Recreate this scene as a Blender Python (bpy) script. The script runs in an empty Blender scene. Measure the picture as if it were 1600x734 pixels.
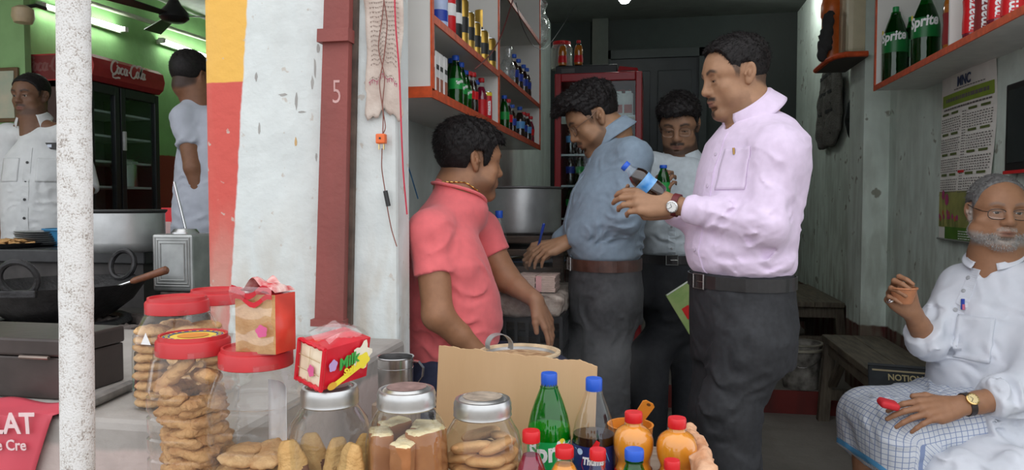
import bpy, bmesh, math, random, time
import numpy as np
from mathutils import Vector, Matrix

random.seed(7)
RNG = np.random.default_rng(7)
SC = bpy.context.scene
COL = SC.collection
T0 = time.time()

# ---------------------------------------------------------------- camera
F_PX = 1150.0
YAW, PITCH = math.radians(10.83), math.radians(2.34)
EYE = np.array([0.0, 0.0, 1.22])
cam_d = bpy.data.cameras.new('camera')
cam = bpy.data.objects.new('camera', cam_d)
COL.objects.link(cam)
cam.location = EYE
cam.rotation_euler = (math.radians(90) - PITCH, 0, YAW)
cam_d.sensor_width = 36.0
cam_d.lens = 36.0 * F_PX / 1600.0
cam_d.clip_start = 0.05
SC.camera = cam

# ---------------------------------------------------------------- world: overcast daylight
w = bpy.data.worlds.new('overcast')
SC.world = w
w.use_nodes = True
nt = w.node_tree
bg = nt.nodes['Background']
tc = nt.nodes.new('ShaderNodeTexCoord')
sep = nt.nodes.new('ShaderNodeSeparateXYZ')
mr = nt.nodes.new('ShaderNodeMapRange')
mr.inputs[1].default_value = -0.05
mr.inputs[2].default_value = 0.9
mixc = nt.nodes.new('ShaderNodeMix')
mixc.data_type = 'RGBA'
mixc.inputs[6].default_value = (0.90, 0.94, 1.0, 1)
mixc.inputs[7].default_value = (0.97, 0.98, 1.0, 1)
nt.links.new(tc.outputs['Generated'], sep.inputs[0])
nt.links.new(sep.outputs[2], mr.inputs[0])
nt.links.new(mr.outputs[0], mixc.inputs[0])
nt.links.new(mixc.outputs[2], bg.inputs[0])
bg.inputs[1].default_value = 1.5

# ---------------------------------------------------------------- exposure
SC.view_settings.view_transform = 'Standard'
SC.view_settings.look = 'None'
SC.view_settings.gamma = 1.0
SC.view_settings.use_curve_mapping = False
SC.view_settings.exposure = 0.28
SC.cycles.use_denoising = True
SC.cycles.max_bounces = 8
SC.cycles.transparent_max_bounces = 32
SC.cycles.caustics_reflective = False
SC.cycles.caustics_refractive = False

# ---------------------------------------------------------------- picture -> place
_cy, _sy, _cp, _sp = math.cos(YAW), math.sin(YAW), math.cos(PITCH), math.sin(PITCH)
FWD = np.array([-_sy * _cp, _cy * _cp, -_sp])
RGT = np.array([_cy, _sy, 0.0])
UPV = np.cross(RGT, FWD)
V = lambda *a: np.array(a, float)
def ray(px, py): return FWD + (px - 800) / F_PX * RGT - (py - 367) / F_PX * UPV
def P(px, py, d): return EYE + d * ray(px, py)
def onX(px, py, x):
    r = ray(px, py); return EYE + r * (x - EYE[0]) / r[0]
def onY(px, py, y):
    r = ray(px, py); return EYE + r * (y - EYE[1]) / r[1]
def onZ(px, py, z):
    r = ray(px, py); return EYE + r * (z - EYE[2]) / r[2]
def nrm(v):
    v = np.asarray(v, float); return v / (np.linalg.norm(v) + 1e-12)
LEFT, NEAR, UP = -RGT, -V(-_sy, _cy, 0), V(0, 0, 1)     # level directions as seen from the street
# ---------------------------------------------------------------- materials
MATS = {}
def mat(name, col=(.8, .8, .8), rough=.6, metal=0., var=.12, scale=18., bump=0., bscale=120., spec=.5, trans=0., alpha=1.,
        emit=None, estr=0., sss=0., coat=0., attr=None, col2=None, stretch=None, detail=5., ior=1.45, sheen=0.):
    if name in MATS: return MATS[name]
    m = bpy.data.materials.new(name); m.use_nodes = True
    n, l = m.node_tree.nodes, m.node_tree.links
    b = n['Principled BSDF']
    b.inputs['Roughness'].default_value = rough; b.inputs['Metallic'].default_value = metal
    b.inputs['Specular IOR Level'].default_value = spec; b.inputs['IOR'].default_value = ior
    b.inputs['Transmission Weight'].default_value = trans; b.inputs['Alpha'].default_value = alpha
    b.inputs['Coat Weight'].default_value = coat
    b.inputs['Sheen Weight'].default_value = sheen
    if sss:
        b.inputs['Subsurface Weight'].default_value = sss
        b.inputs['Subsurface Radius'].default_value = (.012, .005, .003)
        b.inputs['Subsurface Scale'].default_value = 1.0
    if emit:
        b.inputs['Emission Color'].default_value = (*emit, 1); b.inputs['Emission Strength'].default_value = estr
    tc = n.new('ShaderNodeTexCoord'); src = tc.outputs['Object']
    if stretch:
        mp = n.new('ShaderNodeMapping'); mp.inputs['Scale'].default_value = stretch
        l.new(src, mp.inputs[0]); src = mp.outputs[0]
    nz = n.new('ShaderNodeTexNoise'); nz.inputs['Scale'].default_value = scale; nz.inputs['Detail'].default_value = detail
    l.new(src, nz.inputs['Vector'])
    if attr:
        at = n.new('ShaderNodeAttribute'); at.attribute_name = attr
        mul = n.new('ShaderNodeMix'); mul.data_type = 'RGBA'; mul.blend_type = 'MULTIPLY'; mul.inputs[0].default_value = 1
        rp = n.new('ShaderNodeMapRange'); rp.inputs[3].default_value = 1 - var; rp.inputs[4].default_value = 1 + var
        rp.inputs[1].default_value = .3; rp.inputs[2].default_value = .7
        l.new(nz.outputs['Fac'], rp.inputs[0]); l.new(at.outputs['Color'], mul.inputs[6]); l.new(rp.outputs[0], mul.inputs[7])
        l.new(mul.outputs[2], b.inputs['Base Color'])
    else:
        rp = n.new('ShaderNodeValToRGB'); e = rp.color_ramp.elements
        e[0].position, e[1].position = .32, .68
        c2 = col2 or tuple(min(1, c * (1 + var)) for c in col)
        e[0].color = (*(c * (1 - var) for c in col), 1) if not col2 else (*col, 1); e[1].color = (*c2, 1)
        l.new(nz.outputs['Fac'], rp.inputs[0]); l.new(rp.outputs[0], b.inputs['Base Color'])
    if bump:
        n2 = n.new('ShaderNodeTexNoise'); n2.inputs['Scale'].default_value = bscale; n2.inputs['Detail'].default_value = 4
        l.new(src, n2.inputs['Vector'])
        bp = n.new('ShaderNodeBump'); bp.inputs['Strength'].default_value = bump; bp.inputs['Distance'].default_value = .01
        l.new(n2.outputs['Fac'], bp.inputs['Height']); l.new(bp.outputs[0], b.inputs['Normal'])
    MATS[name] = m
    return m

def clear(name, tint=(1, 1, 1), gloss=.06, rough=.03, density=0., edge=.5):
    """thin clear wall: see-through, a sheen that grows towards the rim"""
    if name in MATS: return MATS[name]
    m = bpy.data.materials.new(name); m.use_nodes = True
    n, l = m.node_tree.nodes, m.node_tree.links
    n.remove(n['Principled BSDF'])
    t = n.new('ShaderNodeBsdfTransparent'); t.inputs[0].default_value = (*tint, 1)
    g = n.new('ShaderNodeBsdfGlossy'); g.inputs['Roughness'].default_value = rough; g.inputs[0].default_value = (1, 1, 1, 1)
    lw = n.new('ShaderNodeLayerWeight'); lw.inputs[0].default_value = .5
    mr = n.new('ShaderNodeMapRange'); mr.inputs[3].default_value = gloss; mr.inputs[4].default_value = edge
    nz = n.new('ShaderNodeTexNoise'); nz.inputs['Scale'].default_value = 35
    tc = n.new('ShaderNodeTexCoord'); l.new(tc.outputs['Object'], nz.inputs['Vector'])
    bp = n.new('ShaderNodeBump'); bp.inputs['Strength'].default_value = .12; bp.inputs['Distance'].default_value = .01
    l.new(nz.outputs['Fac'], bp.inputs['Height']); l.new(bp.outputs[0], g.inputs['Normal'])
    mx = n.new('ShaderNodeMixShader')
    pw = n.new('ShaderNodeMath'); pw.operation = 'POWER'; pw.inputs[1].default_value = 2.6; l.new(lw.outputs['Facing'], pw.inputs[0]); l.new(pw.outputs[0], mr.inputs[0]); l.new(mr.outputs[0], mx.inputs[0])
    last = t
    if density:
        d = n.new('ShaderNodeBsdfDiffuse'); d.inputs[0].default_value = (*[c ** .5 for c in tint], 1)
        m2 = n.new('ShaderNodeMixShader'); m2.inputs[0].default_value = density
        l.new(t.outputs[0], m2.inputs[1]); l.new(d.outputs[0], m2.inputs[2]); last = m2
    l.new(last.outputs[0], mx.inputs[1]); l.new(g.outputs[0], mx.inputs[2])
    l.new(mx.outputs[0], n['Material Output'].inputs[0])
    MATS[name] = m
    return m

# ---------------------------------------------------------------- objects, parts
def tag(o, label=None, cat=None, group=None, kind=None):
    if label: o['label'] = label
    if cat: o['category'] = cat
    if group: o['group'] = group
    if kind: o['kind'] = kind
    return o
def thing(name, loc, label, cat, group=None, rz=0.):
    o = bpy.data.objects.new(name, None); COL.objects.link(o)
    o.location = Vector(loc); o.rotation_euler = (0, 0, rz); o.empty_display_size = .05
    return tag(o, label, cat, group)
def link(name, me, m=None, parent=None, loc=None, rz=0., smooth=False, world=False):
    o = bpy.data.objects.new(name, me); COL.objects.link(o)
    if m is not None:
        for x in (m if isinstance(m, (list, tuple)) else [m]): me.materials.append(x)
    if smooth: me.polygons.foreach_set('use_smooth', [True] * len(me.polygons))
    if parent is not None:
        o.parent = parent
        if world:        # geometry given in the place's own coordinates
            o.matrix_parent_inverse = wmat(parent).inverted()
    if loc is not None: o.location = Vector(loc)
    if rz: o.rotation_euler = (0, 0, rz)
    return o
def wmat(o):
    m = Matrix.LocRotScale(o.location, o.rotation_euler, o.scale)
    return wmat(o.parent) @ o.matrix_parent_inverse @ m if o.parent else m
def copy_tree(o, parent=None):
    c = o.copy(); COL.objects.link(c); c.parent = parent
    if parent is not None: c.matrix_parent_inverse = o.matrix_parent_inverse.copy()
    for ch in list(o.children): copy_tree(ch, c)
    return c

class MB:
    """collects plain shapes into one mesh"""
    def __init__(s): s.v, s.f, s.mi, s.sm = [], [], [], []
    def add(s, vs, fs, mi=0, sm=False):
        o = len(s.v); s.v += [tuple(float(c) for c in v) for v in vs]
        s.f += [tuple(o + i for i in f) for f in fs]; s.mi += [mi] * len(fs); s.sm += [sm] * len(fs); return s
    def box(s, lo, hi, mi=0, bev=0., M=None):
        lo, hi = np.minimum(lo, hi), np.maximum(lo, hi)
        if bev <= 0:
            vs = [(x, y, z) for x in (lo[0], hi[0]) for y in (lo[1], hi[1]) for z in (lo[2], hi[2])]
            fs = [(0, 1, 3, 2), (4, 6, 7, 5), (0, 4, 5, 1), (2, 3, 7, 6), (0, 2, 6, 4), (1, 5, 7, 3)]
        else:
            b = min(bev, *(.45 * (hi - lo)))
            bm = bmesh.new(); bmesh.ops.create_cube(bm, size=1)
            for v in bm.verts: v.co = Vector([lo[i] + (v.co[i] + .5) * (hi[i] - lo[i]) for i in range(3)])
            bmesh.ops.bevel(bm, geom=bm.edges[:] + bm.verts[:], offset=b, segments=2, profile=.5, affect='EDGES')
            bm.verts.index_update()
            vs = [tuple(v.co) for v in bm.verts]; fs = [tuple(v.index for v in f.verts) for f in bm.faces]; bm.free()
        if M is not None: vs = [tuple(M @ Vector(v)) for v in vs]
        return s.add(vs, fs, mi)
    def hexa(s, pts, mi=0):
        """8 corners: bottom 4 (ccw from above) then top 4"""
        return s.add(pts, [(3, 2, 1, 0), (4, 5, 6, 7), (0, 1, 5, 4), (1, 2, 6, 5), (2, 3, 7, 6), (3, 0, 4, 7)], mi)
    def lathe(s, prof, n=32, mi=0, c=(0, 0, 0), sm=True, M=None, sq=None, twist=None):
        vs, fs = [], []
        for (r, z) in prof:
            for k in range(n):
                a = 2 * math.pi * k / n
                x, y = math.cos(a), math.sin(a)
                q = 1.
                if sq: q = 1 / max(abs(x) ** sq + abs(y) ** sq, 1e-9) ** (1 / sq)
                vs.append((c[0] + r * q * x, c[1] + r * q * y, c[2] + z))
        for i in range(len(prof) - 1):
            for k in range(n):
                a, b = i * n + k, i * n + (k + 1) % n
                fs.append((a, b, b + n, a + n))
        if prof[0][0] > 1e-5: pass
        if M is not None: vs = [tuple(M @ Vector(v)) for v in vs]
        return s.add(vs, fs, mi, sm)
    def disc(s, r, z, n=32, mi=0, c=(0, 0, 0), up=True, sq=None):
        vs = []
        for k in range(n):
            a = 2 * math.pi * k / n; x, y = math.cos(a), math.sin(a)
            q = 1 / max(abs(x) ** sq + abs(y) ** sq, 1e-9) ** (1 / sq) if sq else 1
            vs.append((c[0] + r * q * x, c[1] + r * q * y, c[2] + z))
        return s.add(vs, [tuple(range(n)) if up else tuple(range(n))[::-1]], mi)
    def tube(s, pts, r, n=8, mi=0, cap=True, sm=True, closed=False):
        pts = [np.asarray(p, float) for p in pts]; m = len(pts)
        rs = r if isinstance(r, (list, tuple)) else [r] * m
        vs, fs = [], []; prev = None
        for i, p in enumerate(pts):
            t = nrm(pts[(i + 1) % m] - pts[i - 1]) if closed else nrm(pts[min(i + 1, m - 1)] - pts[max(i - 1, 0)])
            if prev is None:
                a = np.cross(t, V(0, 0, 1)); a = nrm(a) if np.linalg.norm(a) > .05 else nrm(np.cross(t, V(1, 0, 0)))
            else: a = nrm(prev - t * np.dot(prev, t))
            prev = a; b = np.cross(t, a)
            for k in range(n):
                q = 2 * math.pi * k / n
                vs.append(p + rs[i] * (math.cos(q) * a + math.sin(q) * b))
        for i in range(m if closed else m - 1):
            for k in range(n):
                j = (i + 1) % m
                fs.append((i * n + k, i * n + (k + 1) % n, j * n + (k + 1) % n, j * n + k))
        if cap and not closed: fs += [tuple(range(n))[::-1], tuple((m - 1) * n + k for k in range(n))]
        return s.add(vs, fs, mi, sm)
    def ribbon(s, pts, wv, th=0., mi=0, nv=None):
        """strip along pts; wv = half width vector (one or per point); th thickness along nv"""
        pts = [np.asarray(p, float) for p in pts]
        W = [np.asarray(x, float) for x in wv] if isinstance(wv, list) else [np.asarray(wv, float)] * len(pts)
        if th:
            N = [np.asarray(x, float) for x in nv] if isinstance(nv, list) else [np.asarray(nv, float)] * len(pts)
            vs, fs = [], []
            for p, ww, nn in zip(pts, W, N): vs += [p - ww, p + ww, p + ww + nn * th, p - ww + nn * th]
            for i in range(len(pts) - 1):
                for k in range(4):
                    fs.append((i * 4 + k, i * 4 + (k + 1) % 4, i * 4 + 4 + (k + 1) % 4, i * 4 + 4 + k))
            fs += [(3, 2, 1, 0), tuple(4 * (len(pts) - 1) + k for k in range(4))]
            return s.add(vs, fs, mi, False)
        vs, fs = [], []
        for p, ww in zip(pts, W): vs += [p - ww, p + ww]
        for i in range(len(pts) - 1): fs.append((2 * i, 2 * i + 1, 2 * i + 3, 2 * i + 2))
        return s.add(vs, fs, mi, True)
    def grid(s, fn, nu, nv, mi=0, sm=True):
        vs = [fn(i / nu, j / nv) for j in range(nv + 1) for i in range(nu + 1)]
        fs = [(j * (nu + 1) + i, j * (nu + 1) + i + 1, (j + 1) * (nu + 1) + i + 1, (j + 1) * (nu + 1) + i) for j in range(nv) for i in range(nu)]
        return s.add(vs, fs, mi, sm)
    def mesh(s, name='m'):
        me = bpy.data.meshes.new(name); me.from_pydata(s.v, [], s.f)
        me.polygons.foreach_set('material_index', s.mi); me.polygons.foreach_set('use_smooth', s.sm)
        me.update()
        if any(s.sm): me.set_sharp_from_angle(angle=math.radians(36))
        return me
    def build(s, name, m, parent=None, loc=None, rz=0., world=False):
        return link(name, s.mesh(name), m, parent, loc, rz, world=world)

def text_mesh(txt, size, M, name='lettering', m=None, parent=None, extrude=.0006, shear=0., bold=0., world=False, sx=1., align='CENTER', spacing=1.):
    cu = bpy.data.curves.new(name, 'FONT'); cu.body = txt; cu.size = size; cu.shear = shear; cu.extrude = extrude; cu.offset = bold
    cu.align_x = align; cu.align_y = 'CENTER'; cu.resolution_u = 3; cu.space_character = spacing
    t = bpy.data.objects.new('t', cu); COL.objects.link(t)
    bpy.context.view_layer.update()
    me = bpy.data.meshes.new_from_object(t.evaluated_get(bpy.context.evaluated_depsgraph_get()))
    bpy.data.objects.remove(t); bpy.data.curves.remove(cu)
    if sx != 1.: me.transform(Matrix.Diagonal((sx, 1, 1, 1)))
    me.transform(M)
    return link(name, me, m, parent, world=world)
def frame(o, x, y):
    """matrix with origin o, x axis (reading direction) and y axis (letter up)"""
    x = nrm(x); z = nrm(np.cross(x, y)); y = np.cross(z, x)
    return Matrix(((x[0], y[0], z[0], o[0]), (x[1], y[1], z[1], o[1]), (x[2], y[2], z[2], o[2]), (0, 0, 0, 1)))
def wrap_mesh(me, r, a0=0., sq=None):
    """bend a flat mesh (x = arc length, y = height, z = out) round the z axis at radius r; a0 = facing angle"""
    for v in me.vertices:
        a = a0 + v.co.x / r; q = r + v.co.z
        v.co = Vector((q * math.cos(a), q * math.sin(a), v.co.y))
def wrapped_text(txt, size, r, z, a0, m, parent, name='lettering', shear=.0, bold=0., sx=1., rot=0., loc=None):
    M = Matrix.Rotation(rot, 4, 'Z')
    o = text_mesh(txt, size, M, name, m, parent, extrude=.0004, shear=shear, bold=bold, sx=sx)
    for v in o.data.vertices: v.co.y += z
    wrap_mesh(o.data, r + .0007, a0)
    return o

# ---------------------------------------------------------------- sculpting: smooth unions of solids, meshed by surface nets
def cap(a, b, ra, rb=None, k=.012, op='u', sq=None):
    a, b = np.asarray(a, float), np.asarray(b, float); rb = ra if rb is None else rb
    ba = b - a; L2 = max(ba @ ba, 1e-9); R = max(ra, rb) * (1 if not sq else max(1, sq[1]))
    def f(p):
        q = p - a; h = np.clip(q @ ba / L2, 0, 1); q = q - h[:, None] * ba
        if sq:
            c = q @ sq[0]; q = q + np.outer(c * (1 / sq[1] - 1), sq[0])
        return (np.linalg.norm(q, axis=1) - (ra + (rb - ra) * h)) * (min(1, sq[1]) if sq else 1)
    return dict(f=f, lo=np.minimum(a, b) - R, hi=np.maximum(a, b) + R, k=k, op=op)
def ell(c, r, R=None, k=.012, op='u'):
    c = np.asarray(c, float); r = np.asarray(r if np.ndim(r) else [r] * 3, float); R = np.eye(3) if R is None else np.asarray(R)
    def f(p):
        q = (p - c) @ R; k0 = np.linalg.norm(q / r, axis=1); k1 = np.linalg.norm(q / r ** 2, axis=1) + 1e-9
        return np.where(k0 < 1e-4, -r.min(), k0 * (k0 - 1) / k1)
    e = np.sqrt(((R * r) ** 2).sum(1))
    return dict(f=f, lo=c - e, hi=c + e, k=k, op=op)
def rbox(c, half, R=None, rad=.005, k=.004, op='u'):
    c = np.asarray(c, float); half = np.asarray(half, float); R = np.eye(3) if R is None else np.asarray(R)
    def f(p):
        q = np.abs((p - c) @ R) - (half - rad)
        return np.linalg.norm(np.maximum(q, 0), axis=1) + np.minimum(q.max(1), 0) - rad
    e = np.abs(R) @ half
    return dict(f=f, lo=c - e, hi=c + e, k=k, op=op)
def loft(o, R, secs, k=.03, op='u', rnd=.02, pw=2.):
    """secs: (z, cx, cy, rx, ry) in the frame R (columns right, forward, up) at o"""
    o = np.asarray(o, float); R = np.asarray(R); S = np.array(sorted(secs), float)
    def f(p):
        q = (p - o) @ R; z = np.clip(q[:, 2], S[0, 0], S[-1, 0])
        cx, cy, rx, ry = (np.interp(z, S[:, 0], S[:, i]) for i in (1, 2, 3, 4))
        u, v = (q[:, 0] - cx) / rx, (q[:, 1] - cy) / ry
        if pw == 2.: k0 = np.sqrt(u * u + v * v)
        else: k0 = (np.abs(u) ** pw + np.abs(v) ** pw) ** (1 / pw)
        k1 = np.sqrt((u / rx) ** 2 + (v / ry) ** 2) + 1e-9
        kk = np.sqrt(u * u + v * v)
        d2 = np.where(k0 < 1e-3, -np.minimum(rx, ry), kk * (k0 - 1) / k1)
        dz = np.maximum(S[0, 0] - q[:, 2], q[:, 2] - S[-1, 0])
        h = np.maximum(rnd - np.abs(d2 - dz), 0) / rnd
        return np.maximum(d2, dz) + h * h * rnd / 4
    m = np.abs(S[:, 1:]).max(0)
    e = np.array([[sx * (m[0] + m[2]), sy * (m[1] + m[3]), z] for sx in (-1, 1) for sy in (-1, 1) for z in (S[0, 0], S[-1, 0])]) @ R.T + o
    return dict(f=f, lo=e.min(0), hi=e.max(0), k=k, op=op, t='loft')
def cyl(a, ax, ln, r, k=.003, op='s'):
    a, ax = np.asarray(a, float), nrm(ax)
    def f(p):
        q = p - a; t = q @ ax
        return np.maximum(np.linalg.norm(q - np.outer(t, ax), axis=1) - r, np.abs(t - ln / 2) - ln / 2)
    b = a + ax * ln
    return dict(f=f, lo=np.minimum(a, b) - r, hi=np.maximum(a, b) + r, k=k, op=op)
def hem(e, ax, r_arm, r_out=.10, ln=.16, depth=0.):
    """cut a sleeve square at e"""
    q = cyl(e, nrm(ax), ln, r_out); q['t'] = 'hem'; return [q]
def order(top):
    """sleeves, then their hems, then the trunk, then the neck opening"""
    t = lambda q: q.get('t')
    return [q for q in top if q['op'] == 'u' and not t(q)] + [q for q in top if t(q) == 'hem'] + [q for q in top if t(q) == 'loft'] + [q for q in top if q['op'] == 's' and not t(q)]
def half(o, n, k=.004, op='s'):
    """half space on the n side of o"""
    o, n = np.asarray(o, float), nrm(n)
    return dict(f=lambda p: -((p - o) @ n), lo=V(-9, -9, -9), hi=V(9, 9, 9), k=k, op=op)
def smin(a, b, k):
    h = np.maximum(k - np.abs(a - b), 0) / k
    return np.minimum(a, b) - h * h * k / 4
def evalsdf(prims, p, disp=None):
    d = np.full(len(p), .2)
    for q in prims:
        m = q['k'] + .03
        ix = np.nonzero(((p > q['lo'] - m) & (p < q['hi'] + m)).all(1))[0]
        if not len(ix): continue
        b = q['f'](p[ix]); a = d[ix]; k = max(q['k'], 1e-5)
        d[ix] = smin(a, b, k) if q['op'] == 'u' else -smin(-a, b, k)
    if disp is not None: d = d + disp(p)
    return d
def surface(prims, h, disp=None, pad=.02, slack=.012, clip=None):
    us = [q for q in prims if q['op'] == 'u']
    lo = np.min([q['lo'] for q in us], 0) - pad; hi = np.max([q['hi'] for q in us], 0) + pad
    if clip is not None: lo, hi = np.maximum(lo, clip[0]), np.minimum(hi, clip[1])
    n = 4; H = n * h
    C = np.ceil((hi - lo) / H).astype(int) + 1
    g = np.stack(np.meshgrid(*[np.arange(c) for c in C], indexing='ij'), -1).reshape(-1, 3)
    dc = evalsdf(prims, lo + (g + .5) * H, disp)
    act = g[np.abs(dc) < H * .9 + slack]
    o = np.stack(np.meshgrid(*[np.arange(n)] * 3, indexing='ij'), -1).reshape(-1, 3)
    cells = (act[:, None] * n + o[None]).reshape(-1, 3)
    D = C * n + 1; st = np.array([D[1] * D[2], D[2], 1])
    oc = np.stack(np.meshgrid(*[np.arange(n + 1)] * 3, indexing='ij'), -1).reshape(-1, 3)
    mask = np.zeros(int(np.prod(D)), bool)
    mask[((act[:, None] * n + oc[None]).reshape(-1, 3) @ st)] = True
    ids = np.nonzero(mask)[0]
    pc = np.stack([ids // st[0], (ids // st[1]) % D[1], ids % D[2]], 1)
    val = np.zeros(len(mask), np.float32); val[ids] = evalsdf(prims, lo + pc * h, disp)
    cid = cells @ st
    cor = np.stack(np.meshgrid([0, 1], [0, 1], [0, 1], indexing='ij'), -1).reshape(-1, 3)
    cv = np.stack([val[cid + c @ st] for c in cor], 1)
    s = cv < 0; hit = s.any(1) & ~s.all(1)
    cid, cells, cv = cid[hit], cells[hit], cv[hit]
    acc = np.zeros((len(cid), 3)); cnt = np.zeros(len(cid))
    for i in range(8):
        for j in range(i + 1, 8):
            if abs(cor[i] - cor[j]).sum() != 1: continue
            a, b = cv[:, i], cv[:, j]; x = (a < 0) != (b < 0)
            t = np.where(x, a / np.where(x, a - b, 1), 0)
            acc += np.where(x[:, None], cor[i] + t[:, None] * (cor[j] - cor[i]), 0); cnt += x
    vs = lo + (cells + acc / cnt[:, None]) * h
    vi = np.full(len(mask), -1, np.int32); vi[cid] = np.arange(len(cid))
    fs = []
    for ax in range(3):
        e = np.eye(3, dtype=int)[ax]; u, v = np.eye(3, dtype=int)[(ax + 1) % 3], np.eye(3, dtype=int)[(ax + 2) % 3]
        a = cv[:, 0]; b = cv[:, {0: 4, 1: 2, 2: 1}[ax]]
        x = ((a < 0) != (b < 0)) & (cells[:, (ax + 1) % 3] > 0) & (cells[:, (ax + 2) % 3] > 0)
        ci = cid[x]
        q = np.stack([vi[ci], vi[ci - u @ st], vi[ci - u @ st - v @ st], vi[ci - v @ st]], 1)
        fl = a[x] < 0
        q[~fl] = q[~fl][:, ::-1]
        fs.append(q[(q >= 0).all(1)])
    return vs, np.concatenate(fs)
def np_mesh(name, vs, fs, col=None, smooth=True):
    me = bpy.data.meshes.new(name)
    me.vertices.add(len(vs)); me.vertices.foreach_set('co', np.asarray(vs, np.float32).ravel())
    me.loops.add(fs.size); me.loops.foreach_set('vertex_index', fs.ravel().astype(np.int32))
    me.polygons.add(len(fs)); me.polygons.foreach_set('loop_start', np.arange(0, fs.size, fs.shape[1], dtype=np.int32))
    me.polygons.foreach_set('loop_total', np.full(len(fs), fs.shape[1], np.int32))
    me.update(calc_edges=True); me.validate()
    if smooth: me.polygons.foreach_set('use_smooth', np.ones(len(me.polygons), bool))
    if col is not None and len(me.vertices) == len(col):
        a = me.color_attributes.new('Col', 'FLOAT_COLOR', 'POINT')
        a.data.foreach_set('color', np.concatenate([col, np.ones((len(col), 1))], 1).astype(np.float32).ravel())
    return me
def grad(prims, p, disp=None, e=.002):
    g = np.stack([evalsdf(prims, p + e * a, disp) - evalsdf(prims, p - e * a, disp) for a in np.eye(3)], 1)
    return g / (np.linalg.norm(g, axis=1)[:, None] + 1e-9)
def project(prims, pts, dirv=None, disp=None, off=0., it=30):
    """march points on to the surface, along dirv or along the gradient; returns points, normals"""
    p = np.array(pts, float)
    for _ in range(it):
        d = evalsdf(prims, p, disp) - off
        p = p + (np.clip(d, -.05, .05)[:, None] * np.asarray(dirv) * .8 if dirv is not None else -np.clip(d, -.05, .05)[:, None] * grad(prims, p, disp) * .8)
    return p, grad(prims, p, disp)
def wob(seed, freq, n=7):
    """smooth noise: a sum of waves in random directions"""
    r = np.random.default_rng(seed); kk = r.normal(size=(n, 3)); kk = kk / np.linalg.norm(kk, axis=1)[:, None] * freq * r.uniform(.6, 1.6, (n, 1)) * 6.283
    ph = r.uniform(0, 6.28, n)
    return lambda p: np.sin(p @ kk.T + ph).sum(1) / n ** .5 * .7
def folds(lst, seed=0, base=.0, bfreq=7.):
    """cloth creases: each (centre, across direction, wavelength, height, reach)"""
    w1, w2, w3 = wob(seed, 5.), wob(seed + 1, bfreq), wob(seed + 2, 9.)
    def f(p):
        d = base * w2(p) if base else np.zeros(len(p))
        for c, n, lam, amp, rad in lst:
            q = p - np.asarray(c); r2 = (q * q).sum(1) / rad ** 2
            ix = np.nonzero(r2 < 4)[0]
            if not len(ix): continue
            pp = p[ix]; s = np.sin(q[ix] @ nrm(n) * 6.283 / (lam * 1.7) + 2.0 * w1(pp) + .9 * w3(pp))
            d[ix] += .9 * amp * (np.abs(s) ** .8 * 2 - 1) * np.exp(-r2[ix] * 1.2) * (.55 + .6 * np.sin(2.2 * w3(pp) + 1.5 * w2(pp)))
        return d
    return f
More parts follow.
